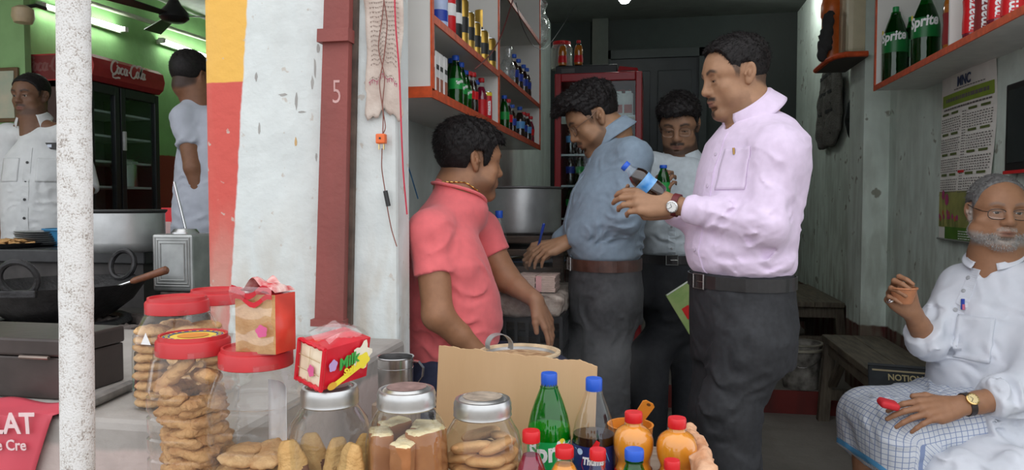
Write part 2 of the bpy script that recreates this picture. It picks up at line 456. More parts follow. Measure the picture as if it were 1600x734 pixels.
# ---------------------------------------------------------------- figures
def basis(F, U):
    F = nrm(F); R = nrm(np.cross(F, U)); U = np.cross(R, F)
    return np.stack([R, F, U], 1)
def skin(name, base, var=.07):
    return mat(name, base, rough=.5, var=var, scale=60, bump=.09, bscale=500, sss=.0, attr='Col', spec=.4)
class Head:
    def __init__(s, c, F, U=(0, 0, 1), sc=1., tone=(.30, .16, .09), hair=(.012, .010, .010), lid=.5, jaw=0., fat=0., lip=(.25, .10, .08),
                 beard=0., moust=0., beardc=None, brow=.85, nose=1., zl=None, chin=0., fade=.6):
        s.c, s.R, s.sc = np.asarray(c, float), basis(F, U), sc
        s.tone, s.hairc, s.lipc = np.array(tone), np.array(hair), np.array(lip)
        s.beard, s.moust, s.beardc, s.brow, s.fade = beard, moust, np.array(beardc if beardc is not None else hair), brow, fade
        s.lid, s.jaw, s.fat, s.nose, s.chin = lid, jaw, fat, nose, chin
        s.zl = zl or [(-.13, -.075), (-.07, -.068), (-.035, -.04), (-.022, .025), (.012, .03), (.022, -.012), (.034, -.005), (.046, .05), (.07, .076), (.1, .083)]
    def L(s, x, y, z): return s.c + s.R @ (s.sc * V(x, y, z))
    def loc(s, p): return (p - s.c) @ s.R / s.sc
    def prims(s):
        L, k, R = s.L, s.sc, s.R
        def e(x, y, z, r, kk=.012, op='u', rot=None): return ell(L(x, y, z), np.array(r) * k, R if rot is None else R @ rot, kk * k, op)
        def c(a, b, ra, rb=None, kk=.012, op='u'): return cap(L(*a), L(*b), ra * k, (ra if rb is None else rb) * k, kk * k, op)
        f = s.fat
        out = [e(0, -.018, .036, (.074, .094, .084)), e(0, .03, .03, (.066, .062, .062), .03),
               e(0, .022, -.035, (.058 + f, .066, .08), .03),
               c((.046 + f + s.jaw, .004, -.066), (.018, .066, -.103), .022, .02, .025), c((-.046 - f - s.jaw, .004, -.066), (-.018, .066, -.103), .022, .02, .025),
               e(0, .076 + s.chin, -.1, (.022, .018, .018), .02), e(0, .072, -.06, (.036, .025, .03), .02),
               c((-.036, .074, .024), (.036, .074, .024), .0145, kk=.02),
               c((-.048, .056, .02), (-.06, .03, .015), .014, kk=.02), c((.048, .056, .02), (.06, .03, .015), .014, kk=.02),
               e(.042, .058, -.028, (.024 + f, .022, .02), .02), e(-.042, .058, -.028, (.024 + f, .022, .02), .02),
               e(.046 + f, .04, -.06, (.018 + f, .026, .026), .025), e(-.046 - f, .04, -.06, (.018 + f, .026, .026), .025)]
        for m in (-1, 1):
            out += [e(m * .032, .094, .002, (.020, .018, .013), .014, 's'),
                    e(m * .0315, .0715, .0, (.0165, .0165, .0145), .006)]
            lo = -.0045 - .0015 * s.lid; hi = .0055 - .0095 * s.lid
            out += [e(m * .0315, .088, (lo + hi) / 2, (.0125, .012, max(.0016, (hi - lo) / 2)), .002, 's')]
            out += [c((m * .0195, .083, .007), (m * .044, .08, .008), .0036, kk=.006), c((m * .02, .0835, -.009), (m * .043, .078, -.01), .003, kk=.008)]
        n = s.nose
        out += [c((0, .085, .016), (0, .104 * (1 + .06 * (n - 1)), -.026), .008, .0105 * n, .014), e(0, .1035, -.031, (.0125 * n, .0115, .010), .01),
                e(.0125 * n, .095, -.034, (.0082, .0105, .008), .008), e(-.0125 * n, .095, -.034, (.0082, .0105, .008), .008),
                e(.0065, .1, -.0415, (.004, .005, .004), .003, 's'), e(-.0065, .1, -.0415, (.004, .005, .004), .003, 's'),
                c((-.019, .0875, -.062), (0, .0965, -.0585), .0058, .0066, .008), c((.019, .0875, -.062), (0, .0965, -.0585), .0058, .0066, .008),
                c((-.016, .088, -.072), (.016, .088, -.072), .0062, kk=.008), e(0, .0905, -.0725, (.012, .0075, .006), .006),
                c((-.021, .0925, -.0665), (.021, .0925, -.0665), .0016, kk=.003, op='s'), e(0, .088, -.084, (.02, .008, .005), .01, 's')]
        for m in (-1, 1):
            a = math.radians(18) ; rt = np.array([[1, 0, 0], [0, math.cos(a), -math.sin(a)], [0, math.sin(a), math.cos(a)]])
            b = math.radians(24) * m; rz = np.array([[math.cos(b), -math.sin(b), 0], [math.sin(b), math.cos(b), 0], [0, 0, 1]])
            Q = rz @ rt
            out += [e(m * .0775, -.014, -.001, (.0085, .0180, .031), .005, rot=Q), e(m * .0745, -.006, -.027, (.0065, .0090, .010), .006, rot=Q),
                    e(m * .0880, -.011, .004, (.0085, .0110, .0215), .003, 's', rot=Q), e(m * .0845, -.009, -.003, (.0048, .0058, .0115), .003, rot=Q), e(m * .0790, .003, -.004, (.0042, .0042, .0070), .003, rot=Q)]
        return out
    def neck(s, base, r0=.054, r1=.06):
        return [cap(s.L(0, -.03, -.05), base, r0 * s.sc, r1, .03), cap(s.L(0, .012, -.095), np.asarray(base) + s.R[:, 1] * .02 - V(0, 0, .01), .026, .03, .03)]
    def colour(s, p):
        q = s.loc(p); near = np.linalg.norm(q, axis=1) < .165; x, y, z = np.abs(q[:, 0]), q[:, 1], q[:, 2]
        col = np.tile(s.tone, (len(p), 1))
        def mixin(m, c): m = m * near; np.copyto(col, col * (1 - m[:, None]) + np.asarray(c) * m[:, None])
        g = lambda v, a, b: np.clip((v - a) / (b - a), 0, 1)
        n1 = wob(3, 14)(p)
        mixin(.25 * np.exp(-(((x - .032) / .02) ** 2 + ((z + .0) / .016) ** 2)) * g(y, .03, .05), s.tone * .55)
        lipm = np.exp(-((x / .021) ** 4 + ((z + .0665) / .0095) ** 4)) * g(y, .07, .08)
        mixin(.75 * lipm, s.lipc)
        mixin(.9 * np.exp(-((z + .0668) / .0018) ** 2 - (x / .022) ** 6) * g(y, .07, .08), s.lipc * .35)
        zb = .0235 + .006 * np.exp(-((x - .036) / .014) ** 2) - .13 * np.clip(x - .045, 0, 1)
        mixin(s.brow * np.exp(-((z - zb) / .0052) ** 4) * g(x, .011, .017) * (1 - g(x, .05, .058)) * g(y, .03, .045), s.hairc * 1.3)
        mixin(.97 * np.exp(-((z - .0058 + .0095 * s.lid) / .0021) ** 2 - ((x - .0315) / .013) ** 6) * g(y, .06, .07), s.hairc)
        if s.beard:
            edge = -.045 - .018 * g(y, .02, .07) + .004 * n1
            m = g(edge - z, 0, .014) * g(y, -.022, -.008) * (1 - .9 * np.exp(-((x / .024) ** 4 + ((z + .068) / .013) ** 4)))
            m = np.maximum(m, g(.02 - y, 0, .012) * g(y, -.012, 0.) * g(.03 - z, 0, .01) * g(x, .04, .05) * (z > -.09))
            m *= 1 - g(-z, .098, .114)
            mixin(np.clip(s.beard * m, 0, 1), s.beardc)
        if s.moust:
            zz = -.0525 - .25 * np.clip(x - .014, 0, 1)
            m = np.exp(-((z - zz) / .0068) ** 4) * (1 - g(x, .026, .033)) * g(y, .07, .078) * (1 - .3 * np.exp(-(x / .003) ** 2))
            mixin(np.clip(s.moust * m, 0, 1), s.beardc)
        zl = np.interp(y, *zip(*s.zl))
        mixin(s.fade * g(z - zl, -.006, .012) * (1 - np.exp(-((y + .012) / .022) ** 4) * (z < .028) * (x > .06)), s.hairc * 1.5)
        return col
    def hair_prims(s, top=.016, side=.006, front=0., quiff=0., extra=()):
        k = s.sc
        ez = np.array(s.zl)
        def f(p):
            q = s.loc(p); z = q[:, 2]
            t = side + (top - side) * np.clip((z - .02) / .07, 0, 1) + quiff * np.clip((q[:, 1] - .02) / .06, 0, 1) * np.clip((z - .05) / .04, 0, 1)
            c = V(0, -.018, .036); r = np.stack([.0755 + t, .0945 + t, .085 + t], 1)
            v = q - c; k0 = np.linalg.norm(v / r, axis=1); k1 = np.linalg.norm(v / r ** 2, axis=1) + 1e-9
            d = k0 * (k0 - 1) / k1
            c2 = V(0, .03, .03); r2 = np.stack([.067 + t, .063 + t, .063 + t], 1); v = q - c2
            j0 = np.linalg.norm(v / r2, axis=1); j1 = np.linalg.norm(v / r2 ** 2, axis=1) + 1e-9
            d = smin(d, j0 * (j0 - 1) / j1, .03)
            zz = np.interp(q[:, 1], ez[:, 0], ez[:, 1]) - front * np.clip((q[:, 1] - .04) / .04, 0, 1)
            h = (zz - z) * .7
            return -smin(-d, -h, .006) * k
        return [dict(f=f, lo=s.c - .16 * k, hi=s.c + .16 * k, k=.01, op='u')] + list(extra)
    def hair(s, parent, m, top=.016, side=.006, front=0., quiff=0., amp=.004, freq=26., h=.0032, spikes=2500, slen=.012, comb=(0, .5, .3), seed=5, extra=(), name='hair', up=.8, sw=.0009):
        pr = s.hair_prims(top, side, front, quiff, extra)
        w1, w2 = wob(seed, freq), wob(seed + 1, freq * 2.6)
        def disp(p):
            q = s.loc(p); a = np.clip((q[:, 2] - .0) / .08, .15, 1)
            return amp * a * (w1(p) * .8 + w2(p) * .45)
        vs, fs = surface(pr, h * s.sc, disp)
        mb = MB(); mb.v = [tuple(v) for v in vs]; mb.f = [tuple(f) for f in fs]; mb.mi = [0] * len(fs); mb.sm = [True] * len(fs)
        if spikes:
            r = np.random.default_rng(seed); ix = r.integers(0, len(vs), spikes); p = vs[ix]; n = grad(pr, p, disp)
            q = s.loc(p); cd = s.R @ V(*comb)
            ln = slen * s.sc * r.uniform(.5, 1.2, spikes) * np.clip((q[:, 2] + .05) / .1, .2, 1)
            for i in range(spikes):
                dv = nrm(n[i] * up * .5 + nrm(cd - n[i] * np.dot(cd, n[i])) * .9 + r.normal(size=3) * .28); sd = nrm(np.cross(dv, r.normal(size=3))) * sw * s.sc
                b = p[i] - n[i] * .002; t = b + dv * (ln[i] + .002); mid = b + dv * ln[i] * .55 + n[i] * ln[i] * .08
                mb.add([b - sd, b + sd, mid + sd * .8, mid - sd * .8, t], [(0, 1, 2, 3), (3, 2, 4)], 0, False)
        return mb.build(name, m, parent, world=True)
    def eyes(s, parent, gaze=(0, 1, -.35), white=(.42, .37, .33)):
        wm = mat('eye_white', white, rough=.15, var=.05); im = mat('iris_brown', (.02, .011, .007), rough=.08)
        for m in (-1, 1):
            bm = bmesh.new(); bmesh.ops.create_uvsphere(bm, u_segments=20, v_segments=14, radius=.0142 * s.sc)
            g = Vector(s.R @ nrm(V(*gaze)))
            qt = Vector((0, 0, 1)).rotation_difference(g)
            for v in bm.verts: v.co = qt @ v.co
            for f in bm.faces:
                f.smooth = True; f.material_index = 1 if f.calc_center_median().normalized().dot(g) > .86 else 0
            c = s.L(m * .0315, .0725, 0)
            for v in bm.verts: v.co += Vector(c)
            me = bpy.data.meshes.new('eye'); bm.to_mesh(me); bm.free()
            link('eye', me, [wm, im], parent, world=True)
    def glasses(s, parent, m, w=.026, hgt=.017, lens=True, drop=-.004, lens_m=None, th=.0013):
        g = MB(); y0 = .0975
        def rim(mx):
            return [s.L(mx * .034 + w * math.copysign(abs(math.cos(a)) ** .75, math.cos(a)), y0 - .006 * abs(math.cos(a)) * (1 if math.cos(a) * mx > 0 else .2), drop + hgt * math.copysign(abs(math.sin(a)) ** .75, math.sin(a))) for a in np.linspace(0, 6.283, 25)[:-1]]
        for mx in (-1, 1):
            g.tube(rim(mx), th, 6, closed=True)
            g.tube([s.L(mx * .0595, y0 - .006, drop + .007), s.L(mx * .071, y0 - .018, drop + .008), s.L(mx * .079, .02, .012), s.L(mx * .082, -.015, .022), s.L(mx * .081, -.03, .005)], th, 6)
        g.tube([s.L(-.010, y0 - .001, drop + .004), s.L(0, y0 + .003, drop + .008), s.L(.010, y0 - .001, drop + .004)], th, 6)
        o = g.build('glasses', m, parent, world=True)
        if lens:
            for mx in (-1, 1):
                l = MB(); l.add(rim(mx), [tuple(range(24))]); l.build('lens', lens_m or clear('spectacle_lens', gloss=.05, edge=.3), o, world=True)
        return o

FING = [(.030, .091, (.040, .025, .021), .0094), (.010, .095, (.044, .028, .022), .0096), (-.0105, .090, (.041, .026, .021), .0092), (-.0295, .080, (.032, .020, .018), .0082)]
def hand(wr, fw, bn, side='R', s=1., curl=((.3, .4, .3),) * 4, spread=.05, thumb=((.7, .6, -.3), (.9, .3, -.3)), tips=None):
    wr = np.asarray(wr, float); fw = nrm(fw); bn = nrm(np.asarray(bn) - fw * np.dot(bn, fw))
    sd = np.cross(fw, bn) * (-1 if side == 'R' else 1)
    at = lambda a, b, c=0.: wr + s * (a * fw + b * sd + c * bn)
    out = [cap(at(-.01, 0), at(.03, 0), .026 * s, .027 * s, .012, sq=(bn, .72)), ell(at(.055, 0, -.004), np.array([.037, .046, .0145]) * s, np.stack([sd, fw, bn], 1), .012),
           cap(at(.015, .015, -.006), at(.045, .036, -.010), .016 * s, .013 * s, .014), cap(at(.015, -.018, -.006), at(.06, -.030, -.007), .014 * s, .012 * s, .014)]
    tipsout = []
    for i, (o, k, ls, r) in enumerate(FING):
        kn = at(k, o, 0)
        out.append(cap(at(.02, o * .6), kn, .0125 * s, .0112 * s, .008))
        a = spread * (1.5 - i); f2 = fw * math.cos(a) + sd * math.sin(a); p = kn; cum = 0.
        for j in range(3):
            cum += curl[i][j]; dv = f2 * math.cos(cum) - bn * math.sin(cum)
            q = p + dv * ls[j] * s; r0, r1 = r * s * (1 - .12 * j), r * s * (1 - .12 * (j + 1))
            out.append(cap(p, q, r0, r1, .003 if j else .006)); p = q
        tipsout.append(p)
    p = at(.028, .026, -.009)
    for (a, b, c), ln, r0, r1 in zip(thumb, (.040, .031, ), (.0125, .0105), (.0108, .0088)):
        dv = nrm(a * fw + b * sd + c * bn); q = p + dv * ln * s; out.append(cap(p, q, r0 * s, r1 * s, .004)); p = q
    tipsout.append(p)
    if tips is not None: tips.extend(tipsout)
    return out

def person(name, base, prims, h, label, m, colour, group=None, clip=None):
    vs, fs = surface(prims, h, clip=clip)
    me = np_mesh(name, vs - np.asarray(base), fs, colour(vs))
    o = link(name, me, m, loc=base)
    return tag(o, label, 'person', group)
def garment(name, prims, h, m, parent, disp=None, clip=None, smooth=True):
    vs, fs = surface(prims, h, disp, clip=clip)
    return link(name, np_mesh(name, vs, fs), m, parent, world=True)
def collar(parent, m, c, F, U, rx=.068, ry=.072, hgt=.032, leaf=.05, tilt=.35, gap=.35, tip=.018, name='collar', flare=.012):
    R = basis(F, U); ax = R[:, 2] * math.cos(tilt) + R[:, 1] * math.sin(tilt); fy = R[:, 1] * math.cos(tilt) - R[:, 2] * math.sin(tilt)
    mb = MB(); prof = 6
    def fn(u, v):
        a = (u - .5) * 2 * (math.pi - gap); fr = abs(u - .5) * 2
        rad = R[:, 0] * math.sin(a) * rx - fy * math.cos(a) * ry; rd = nrm(rad)
        if v < .34: t = v / .34; return c + rad * (1.02 - .03 * t) + ax * hgt * t
        t = (v - .34) / .66
        lf = leaf + tip * max(0, (fr - .55) / .45) ** 2
        return c + rad * .99 + rd * (.004 + flare * math.sin(t * 1.9)) + ax * (hgt + .003 * math.sin(min(1, t * 3) * 3.14) - lf * t) - fy * 0 + rd * .016 * t * t
    mb.grid(fn, 40, 9)
    o = mb.build(name, m, parent, world=True)
    md = o.modifiers.new('thick', 'SOLIDIFY'); md.thickness = .0025
    return o
def strip(parent, m, prims, pts, width, name, disp=None, th=.0025, off=.0, dirv=None, n=24, side=None):
    """a band of cloth laid along a path on a garment"""
    pts = np.asarray(pts, float); t = np.linspace(0, len(pts) - 1, n)
    pp = np.stack([np.interp(t, np.arange(len(pts)), pts[:, i]) for i in range(3)], 1)
    p, nn = project(prims, pp, dirv, disp, off)
    W = []
    for i in range(n):
        tg = nrm(p[min(i + 1, n - 1)] - p[max(i - 1, 0)]); W.append((nrm(np.cross(tg, nn[i])) if side is None else nrm(side)) * width / 2)
    mb = MB(); mb.ribbon([q - x * .002 for q, x in zip(p, nn)], W, th + .002, nv=list(nn))
    o = mb.build(name, m, parent, world=True)
    return o, p, nn
def buttons(parent, m, pts, nrms, r=.0055, name='button'):
    me = None
    for p, n in zip(pts, nrms):
        mb = MB(); mb.lathe([(0, .0022), (r * .6, .0022), (r, .0014), (r, 0)], 12)
        M = Matrix.Translation(Vector(p)) @ Vector((0, 0, 1)).rotation_difference(Vector(n)).to_matrix().to_4x4()
        mb.v = [tuple(M @ Vector(v)) for v in mb.v]
        mb.build(name, m, parent, world=True)
def patch(parent, m, prims, c, u, v, w, hgt, name, disp=None, th=.002, dirv=None, nu=10, nv=12, shape=None):
    """a flat piece (pocket) pressed on to a garment"""
    g = []
    for j in range(nv + 1):
        for i in range(nu + 1):
            a, b = i / nu - .5, j / nv - .5
            if shape: a = a * shape(b)
            g.append(np.asarray(c) + a * w * nrm(u) + b * hgt * nrm(v))
    p, n = project(prims, np.array(g), dirv, disp, .0)
    mb = MB(); k = 0
    fs = [(j * (nu + 1) + i, j * (nu + 1) + i + 1, (j + 1) * (nu + 1) + i + 1, (j + 1) * (nu + 1) + i) for j in range(nv) for i in range(nu)]
    mb.add(p + n * th, fs, 0, True)
    o = mb.build(name, m, parent, world=True)
    md = o.modifiers.new('thick', 'SOLIDIFY'); md.thickness = th + .001; md.offset = 0
    return o
def belt(parent, m, mb_m, prims, c, F, U, rx, ry, width, disp=None, name='belt', buckle_a=None, z=0.):
    R = basis(F, U); n = 56
    ang = np.linspace(0, 6.283, n + 1)
    ring = np.array([c + R[:, 0] * rx * math.cos(a) + R[:, 1] * ry * math.sin(a) for a in ang])
    p, nn = project(prims, ring, None, disp, .001)
    nn = nn - np.outer(nn @ R[:, 2], R[:, 2]); nn /= np.linalg.norm(nn, axis=1)[:, None]
    p = p - np.outer((p - c) @ R[:, 2], R[:, 2])
    p[-1], nn[-1] = p[0], nn[0]
    mb = MB(); mb.ribbon(list(p), R[:, 2] * width / 2, .004, nv=list(nn))
    o = mb.build(name, m, parent, world=True)
    if buckle_a is not None:
        b = MB(); i0 = int(np.argmin(np.abs(ang - buckle_a))); q = p[i0] + nn[i0] * .006; tg = nrm(np.cross(R[:, 2], nn[i0])); w2, h2 = .024, width * .56
        b.tube([q - tg * w2 - R[:, 2] * h2, q + tg * w2 - R[:, 2] * h2, q + tg * w2 + R[:, 2] * h2, q - tg * w2 + R[:, 2] * h2], .0025, 6, closed=True)
        b.tube([q - tg * w2 * .2 + nn[i0] * .002, q + tg * w2], .002, 6)
        b.build('buckle', mb_m, o, world=True)
    return o
def watch(parent, wrist, axis, face, r=.031, dial=.017, strap_m=None, case_m=None, dial_m=None, flat=.8):
    """a strap round the wrist (axis = forearm direction) with a dial on the face side"""
    ax = nrm(axis); f = nrm(np.asarray(face) - ax * np.dot(face, ax)); t = np.cross(ax, f)
    mb = MB(); n = 36
    pts = [wrist + f * r * flat * math.cos(a) + t * r * math.sin(a) for a in np.linspace(0, 6.283, n)]
    nv = [nrm(f * math.cos(a) / flat + t * math.sin(a)) for a in np.linspace(0, 6.283, n)]
    mb.ribbon(pts, ax * .009, .003, nv=nv)
    o = mb.build('wristwatch', strap_m, parent, world=True)
    M = frame(wrist + f * (r * flat + .003), ax, t) if np.dot(np.cross(ax, t), f) > 0 else frame(wrist + f * (r * flat + .003), t, ax)
    c = MB(); c.lathe([(dial, -.003), (dial + .001, .002), (dial + .001, .005), (dial - .002, .0065), (dial - .0025, .005)], 32, M=M); c.build('watch_case', case_m, o, world=True)
    d = MB(); d.disc(dial - .002, .0052, 32); d.v = [tuple(M @ Vector(v)) for v in d.v]; d.build('watch_dial', dial_m, o, world=True)
    h = MB()
    for a, ln in ((.6, .55), (2.3, .8)):
        h.ribbon([V(0, 0, .0058), V(math.cos(a), math.sin(a), 0) * dial * ln + V(0, 0, .0058)], V(-math.sin(a), math.cos(a), 0) * .0007)
    for k in range(12):
        a = k * math.pi / 6; h.ribbon([V(math.cos(a), math.sin(a), 0) * dial * .72 + V(0, 0, .0057), V(math.cos(a), math.sin(a), 0) * dial * .84 + V(0, 0, .0057)], V(-math.sin(a), math.cos(a), 0) * .0006)
    h.v = [tuple(M @ Vector(v)) for v in h.v]
    h.build('watch_marks', mat('watch_mark_dark', (.03, .03, .03)), o, world=True)
    return o
# ---------------------------------------------------------------- paints with wear
def paint(name, col, dirt=(.16, .13, .10), amt=.35, scale=2.2, bump=.25, bscale=28., rough=.8, below=None, belowc=None, above=None, abovec=None, speck=0., speckc=(.2, .16, .12), edge=None, streak=(1, 1, .25), low=None):
    """limewash: patches of dirt, fine relief; optional dado colour below a height and border stripe left of a slanting line"""
    if name in MATS: return MATS[name]
    m = bpy.data.materials.new(name); m.use_nodes = True
    n, l = m.node_tree.nodes, m.node_tree.links
    b = n['Principled BSDF']; b.inputs['Roughness'].default_value = rough; b.inputs['Specular IOR Level'].default_value = .3
    tc = n.new('ShaderNodeTexCoord'); geo = n.new('ShaderNodeNewGeometry')
    sp = n.new('ShaderNodeSeparateXYZ'); l.new(geo.outputs['Position'], sp.inputs[0])
    mp = n.new('ShaderNodeMapping'); mp.inputs['Scale'].default_value = streak; l.new(geo.outputs['Position'], mp.inputs[0])
    def noise(sc, det, src, dist=0.):
        z = n.new('ShaderNodeTexNoise'); z.inputs['Scale'].default_value = sc; z.inputs['Detail'].default_value = det; z.inputs['Distortion'].default_value = dist
        l.new(src, z.inputs['Vector']); return z.outputs['Fac']
    def ramp(src, a, bb):
        r = n.new('ShaderNodeMapRange'); r.inputs[1].default_value = a; r.inputs[2].default_value = bb; l.new(src, r.inputs[0]); return r.outputs[0]
    def mix(f, a, bb, fac=1.):
        x = n.new('ShaderNodeMix'); x.data_type = 'RGBA'
        if fac != 1.:
            q = n.new('ShaderNodeMath'); q.operation = 'MULTIPLY'; q.inputs[1].default_value = fac; l.new(f, q.inputs[0]); f = q.outputs[0]
        l.new(f, x.inputs[0])
        for s, i in ((a, 6), (bb, 7)):
            if isinstance(s, tuple): x.inputs[i].default_value = (*s, 1)
            else: l.new(s, x.inputs[i])
        return x.outputs[2]
    def lin(axis_terms, c):    # a*x + b*z + c
        q = n.new('ShaderNodeVectorMath'); q.operation = 'DOT_PRODUCT'; q.inputs[1].default_value = axis_terms; l.new(geo.outputs['Position'], q.inputs[0])
        r = n.new('ShaderNodeMath'); r.operation = 'ADD'; r.inputs[1].default_value = c; l.new(q.outputs['Value'], r.inputs[0]); return r.outputs[0]
    def wig(src, amt_):
        q = n.new('ShaderNodeMath'); q.operation = 'MULTIPLY_ADD'; q.inputs[1].default_value = amt_; l.new(noise(22., 3., geo.outputs['Position']), q.inputs[0]); l.new(src, q.inputs[2]); return q.outputs[0]
    base = mix(ramp(noise(9., 6., geo.outputs['Position']), .35, .65), tuple(c * .93 for c in col), tuple(min(1, c * 1.04) for c in col))
    if below is not None: base = mix(ramp(wig(lin((0, 0, 1), -below), .02), .004, .014), belowc, base)
    if edge is not None:    # stripe where x < e0 + e1*z
        e0, e1, zc, top, bot = edge
        st = mix(ramp(wig(lin((0, 0, 1), -zc), .006), 0., .004), bot, top)
        base = mix(ramp(wig(lin((1, 0, -e1), -e0), .012), .003, .008), st, base)
    d = ramp(noise(scale, 8., mp.outputs[0], .4), .48, .78)
    base = mix(d, base, dirt, amt)
    if low is not None:
        q = n.new('ShaderNodeMath'); q.operation = 'MULTIPLY'; l.new(ramp(sp.outputs[2], low[0], low[1]), q.inputs[0]); l.new(ramp(noise(14., 7., mp.outputs[0], .3), .42, .62), q.inputs[1])
        base = mix(q.outputs[0], base, dirt, low[2])
    if speck:
        base = mix(ramp(noise(speck, 3., geo.outputs['Position']), .66, .70), base, speckc, .8)
    l.new(base, b.inputs['Base Color'])
    bp = n.new('ShaderNodeBump'); bp.inputs['Strength'].default_value = bump; bp.inputs['Distance'].default_value = .01
    l.new(noise(bscale, 6., geo.outputs['Position']), bp.inputs['Height']); l.new(bp.outputs[0], b.inputs['Normal'])
    MATS[name] = m
    return m
def struct(name, mb, m, world=True):
    o = mb.build(name, m); o['kind'] = 'structure'; return o
def slabbox(name, lo, hi, m, bev=0.):
    return struct(name, MB().box(V(*lo), V(*hi), bev=bev), m)

XL, XR, YB, ZC = -1.0, 1.30, 7.25, 3.0
YF = 2.0
xa, xb = onY(324, 367, YF)[0], onY(620, 367, YF)[0]
conc = paint('dark_concrete', (.29, .265, .235), dirt=(.07, .062, .055), amt=.7, scale=1.6, bump=.3, bscale=40, streak=(1, 1, 1))
struct('floor', MB().box(V(-1.3, 1.6, -.1), V(2.2, 7.4, 0)), conc)
struct('ground', MB().box(V(-14, -14, -.12), V(14, 1.6, -.02)), paint('road_dust', (.34, .31, .28), amt=.5, streak=(1, 1, 1)))
step = MB().box(V(XL, 4.5, 0), V(XR, YB, .14))
struct('floor_step', step, paint('step_concrete', (.19, .175, .155), dirt=(.07, .06, .05), amt=.7, scale=2., below=None, streak=(1, 1, 1)))
struct('trim_step', MB().box(V(XL, 4.488, 0), V(XR, 4.5, .136)), paint('step_red', (.20, .035, .03), dirt=(.05, .03, .028), amt=.8, scale=6.))
# front wall: border stripe, wash, damp foot
yel, red = (.80, .46, .10), (.60, .105, .085)
e = onY(387, 0, YF), onY(360, 470, YF)
e1 = (e[0][0] - e[1][0]) / (e[0][2] - e[1][2]); e0 = e[0][0] - e1 * e[0][2] + xa * 0
zc = onY(350, 128, YF)[2]
wallm = paint('limewash', (.66, .70, .685), dirt=(.50, .44, .36), amt=.45, scale=3., bump=.42, bscale=26., edge=(e0, e1, zc, yel, red), speck=24., speckc=(.52, .47, .41), low=(1.25, .84, .75))
struct('wall_front', MB().box(V(xa, YF, 0), V(xb, YF + .12, ZC + .6), bev=.012), wallm)
struct('wall_left', MB().box(V(xa - .0, YF + .12, 0), V(XL, YB + .15, ZC)), paint('mint_wash', (.72, .79, .75), dirt=(.26, .25, .2), amt=.5, scale=1.8))
greenw = paint('sage_wash', (.66, .74, .67), dirt=(.22, .22, .16), amt=.5, scale=2.6, below=.535, belowc=(.10, .025, .022), speck=9., speckc=(.2, .19, .14), low=(2.0, .5, .55))
struct('wall_right', MB().box(V(XR, 1.9, 0), V(XR + .15, YB + .15, ZC)), greenw)
struct('pillar_right', MB().box(V(XR - .135, 4.47, 0), V(XR, 4.78, ZC)), greenw)
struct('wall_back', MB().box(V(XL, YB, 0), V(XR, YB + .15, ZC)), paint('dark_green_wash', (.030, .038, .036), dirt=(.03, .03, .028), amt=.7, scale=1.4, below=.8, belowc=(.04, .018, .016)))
dm = mat('unlit_doorway_dark', (.008, .011, .014), rough=.5, var=.3, scale=6)  # near-black sheet stands in for the unlit room beyond the doorway
d = MB(); x0, x1 = onY(955, 100, YB)[0], onY(1092, 100, YB)[0]
d.box(V(x0, YB - .03, .14), V(x1, YB, 2.62)); dr = struct('doorway_sheet', d, dm)
for k in range(2):
    for z0, z1 in ((.3, 1.15), (1.3, 2.5)):
        xx = x0 + .06 + k * (x1 - x0 - .06) / 2; MB().box(V(xx, YB - .045, z0), V(xx + (x1 - x0) / 2 - .1, YB - .03, z1), bev=.008).build('sheet_panel', dm, dr, world=True)
f = MB()
for xx in (x0 - .07, x1): f.box(V(xx, YB - .06, .14), V(xx + .07, YB, 2.7))
f.box(V(x0 - .07, YB - .06, 2.62), V(x1 + .07, YB, 2.7)); f.build('door_frame', mat('dark_green_frame', (.018, .025, .024), rough=.55), dr, world=True)
px = onY(938, 60, YB)[0]
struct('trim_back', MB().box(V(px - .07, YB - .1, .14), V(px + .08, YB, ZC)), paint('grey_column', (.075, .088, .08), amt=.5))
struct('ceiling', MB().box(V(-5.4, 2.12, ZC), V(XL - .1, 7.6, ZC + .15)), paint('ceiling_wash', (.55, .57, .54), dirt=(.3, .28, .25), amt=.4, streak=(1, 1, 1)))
struct('ceiling', MB().box(V(XL - .1, 2.12, ZC), V(XR + .15, 7.6, ZC + .15)), paint('ceiling_shade_dark', (.12, .13, .12), dirt=(.06, .06, .055), amt=.5, streak=(1, 1, 1)))  # main room ceiling: deep shade of the back room put into its colour
struct('ceiling_beam', MB().box(V(XL, 5.0, ZC - .14), V(XR, 5.18, ZC)), paint('ceiling_shade_dark', (.12, .13, .12)))
# left shop
XG = -4.25
gw = paint('leaf_green_wash', (.30, .58, .23), dirt=(.16, .24, .10), amt=.3, scale=1.2, below=1.66, belowc=(.36, .075, .05))
struct('wall_green_side', MB().box(V(XG - .15, 4.3, 0), V(XG, 7.2, ZC)), gw)
struct('wall_green_back', MB().box(V(XG - .15, 7.0, 0), V(xa, 7.15, ZC)), gw)
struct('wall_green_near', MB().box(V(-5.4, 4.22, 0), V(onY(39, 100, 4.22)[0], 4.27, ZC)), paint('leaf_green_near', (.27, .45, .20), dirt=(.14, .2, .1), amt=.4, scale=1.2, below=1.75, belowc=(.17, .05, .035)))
struct('floor_kitchen', MB().box(V(-5.4, 3.3, 0), V(xa, 7.0, .25)), conc)
struct('wall_kitchen_side', MB().box(V(-5.55, 1.4, 0), V(-5.4, 7.2, ZC)), gw)
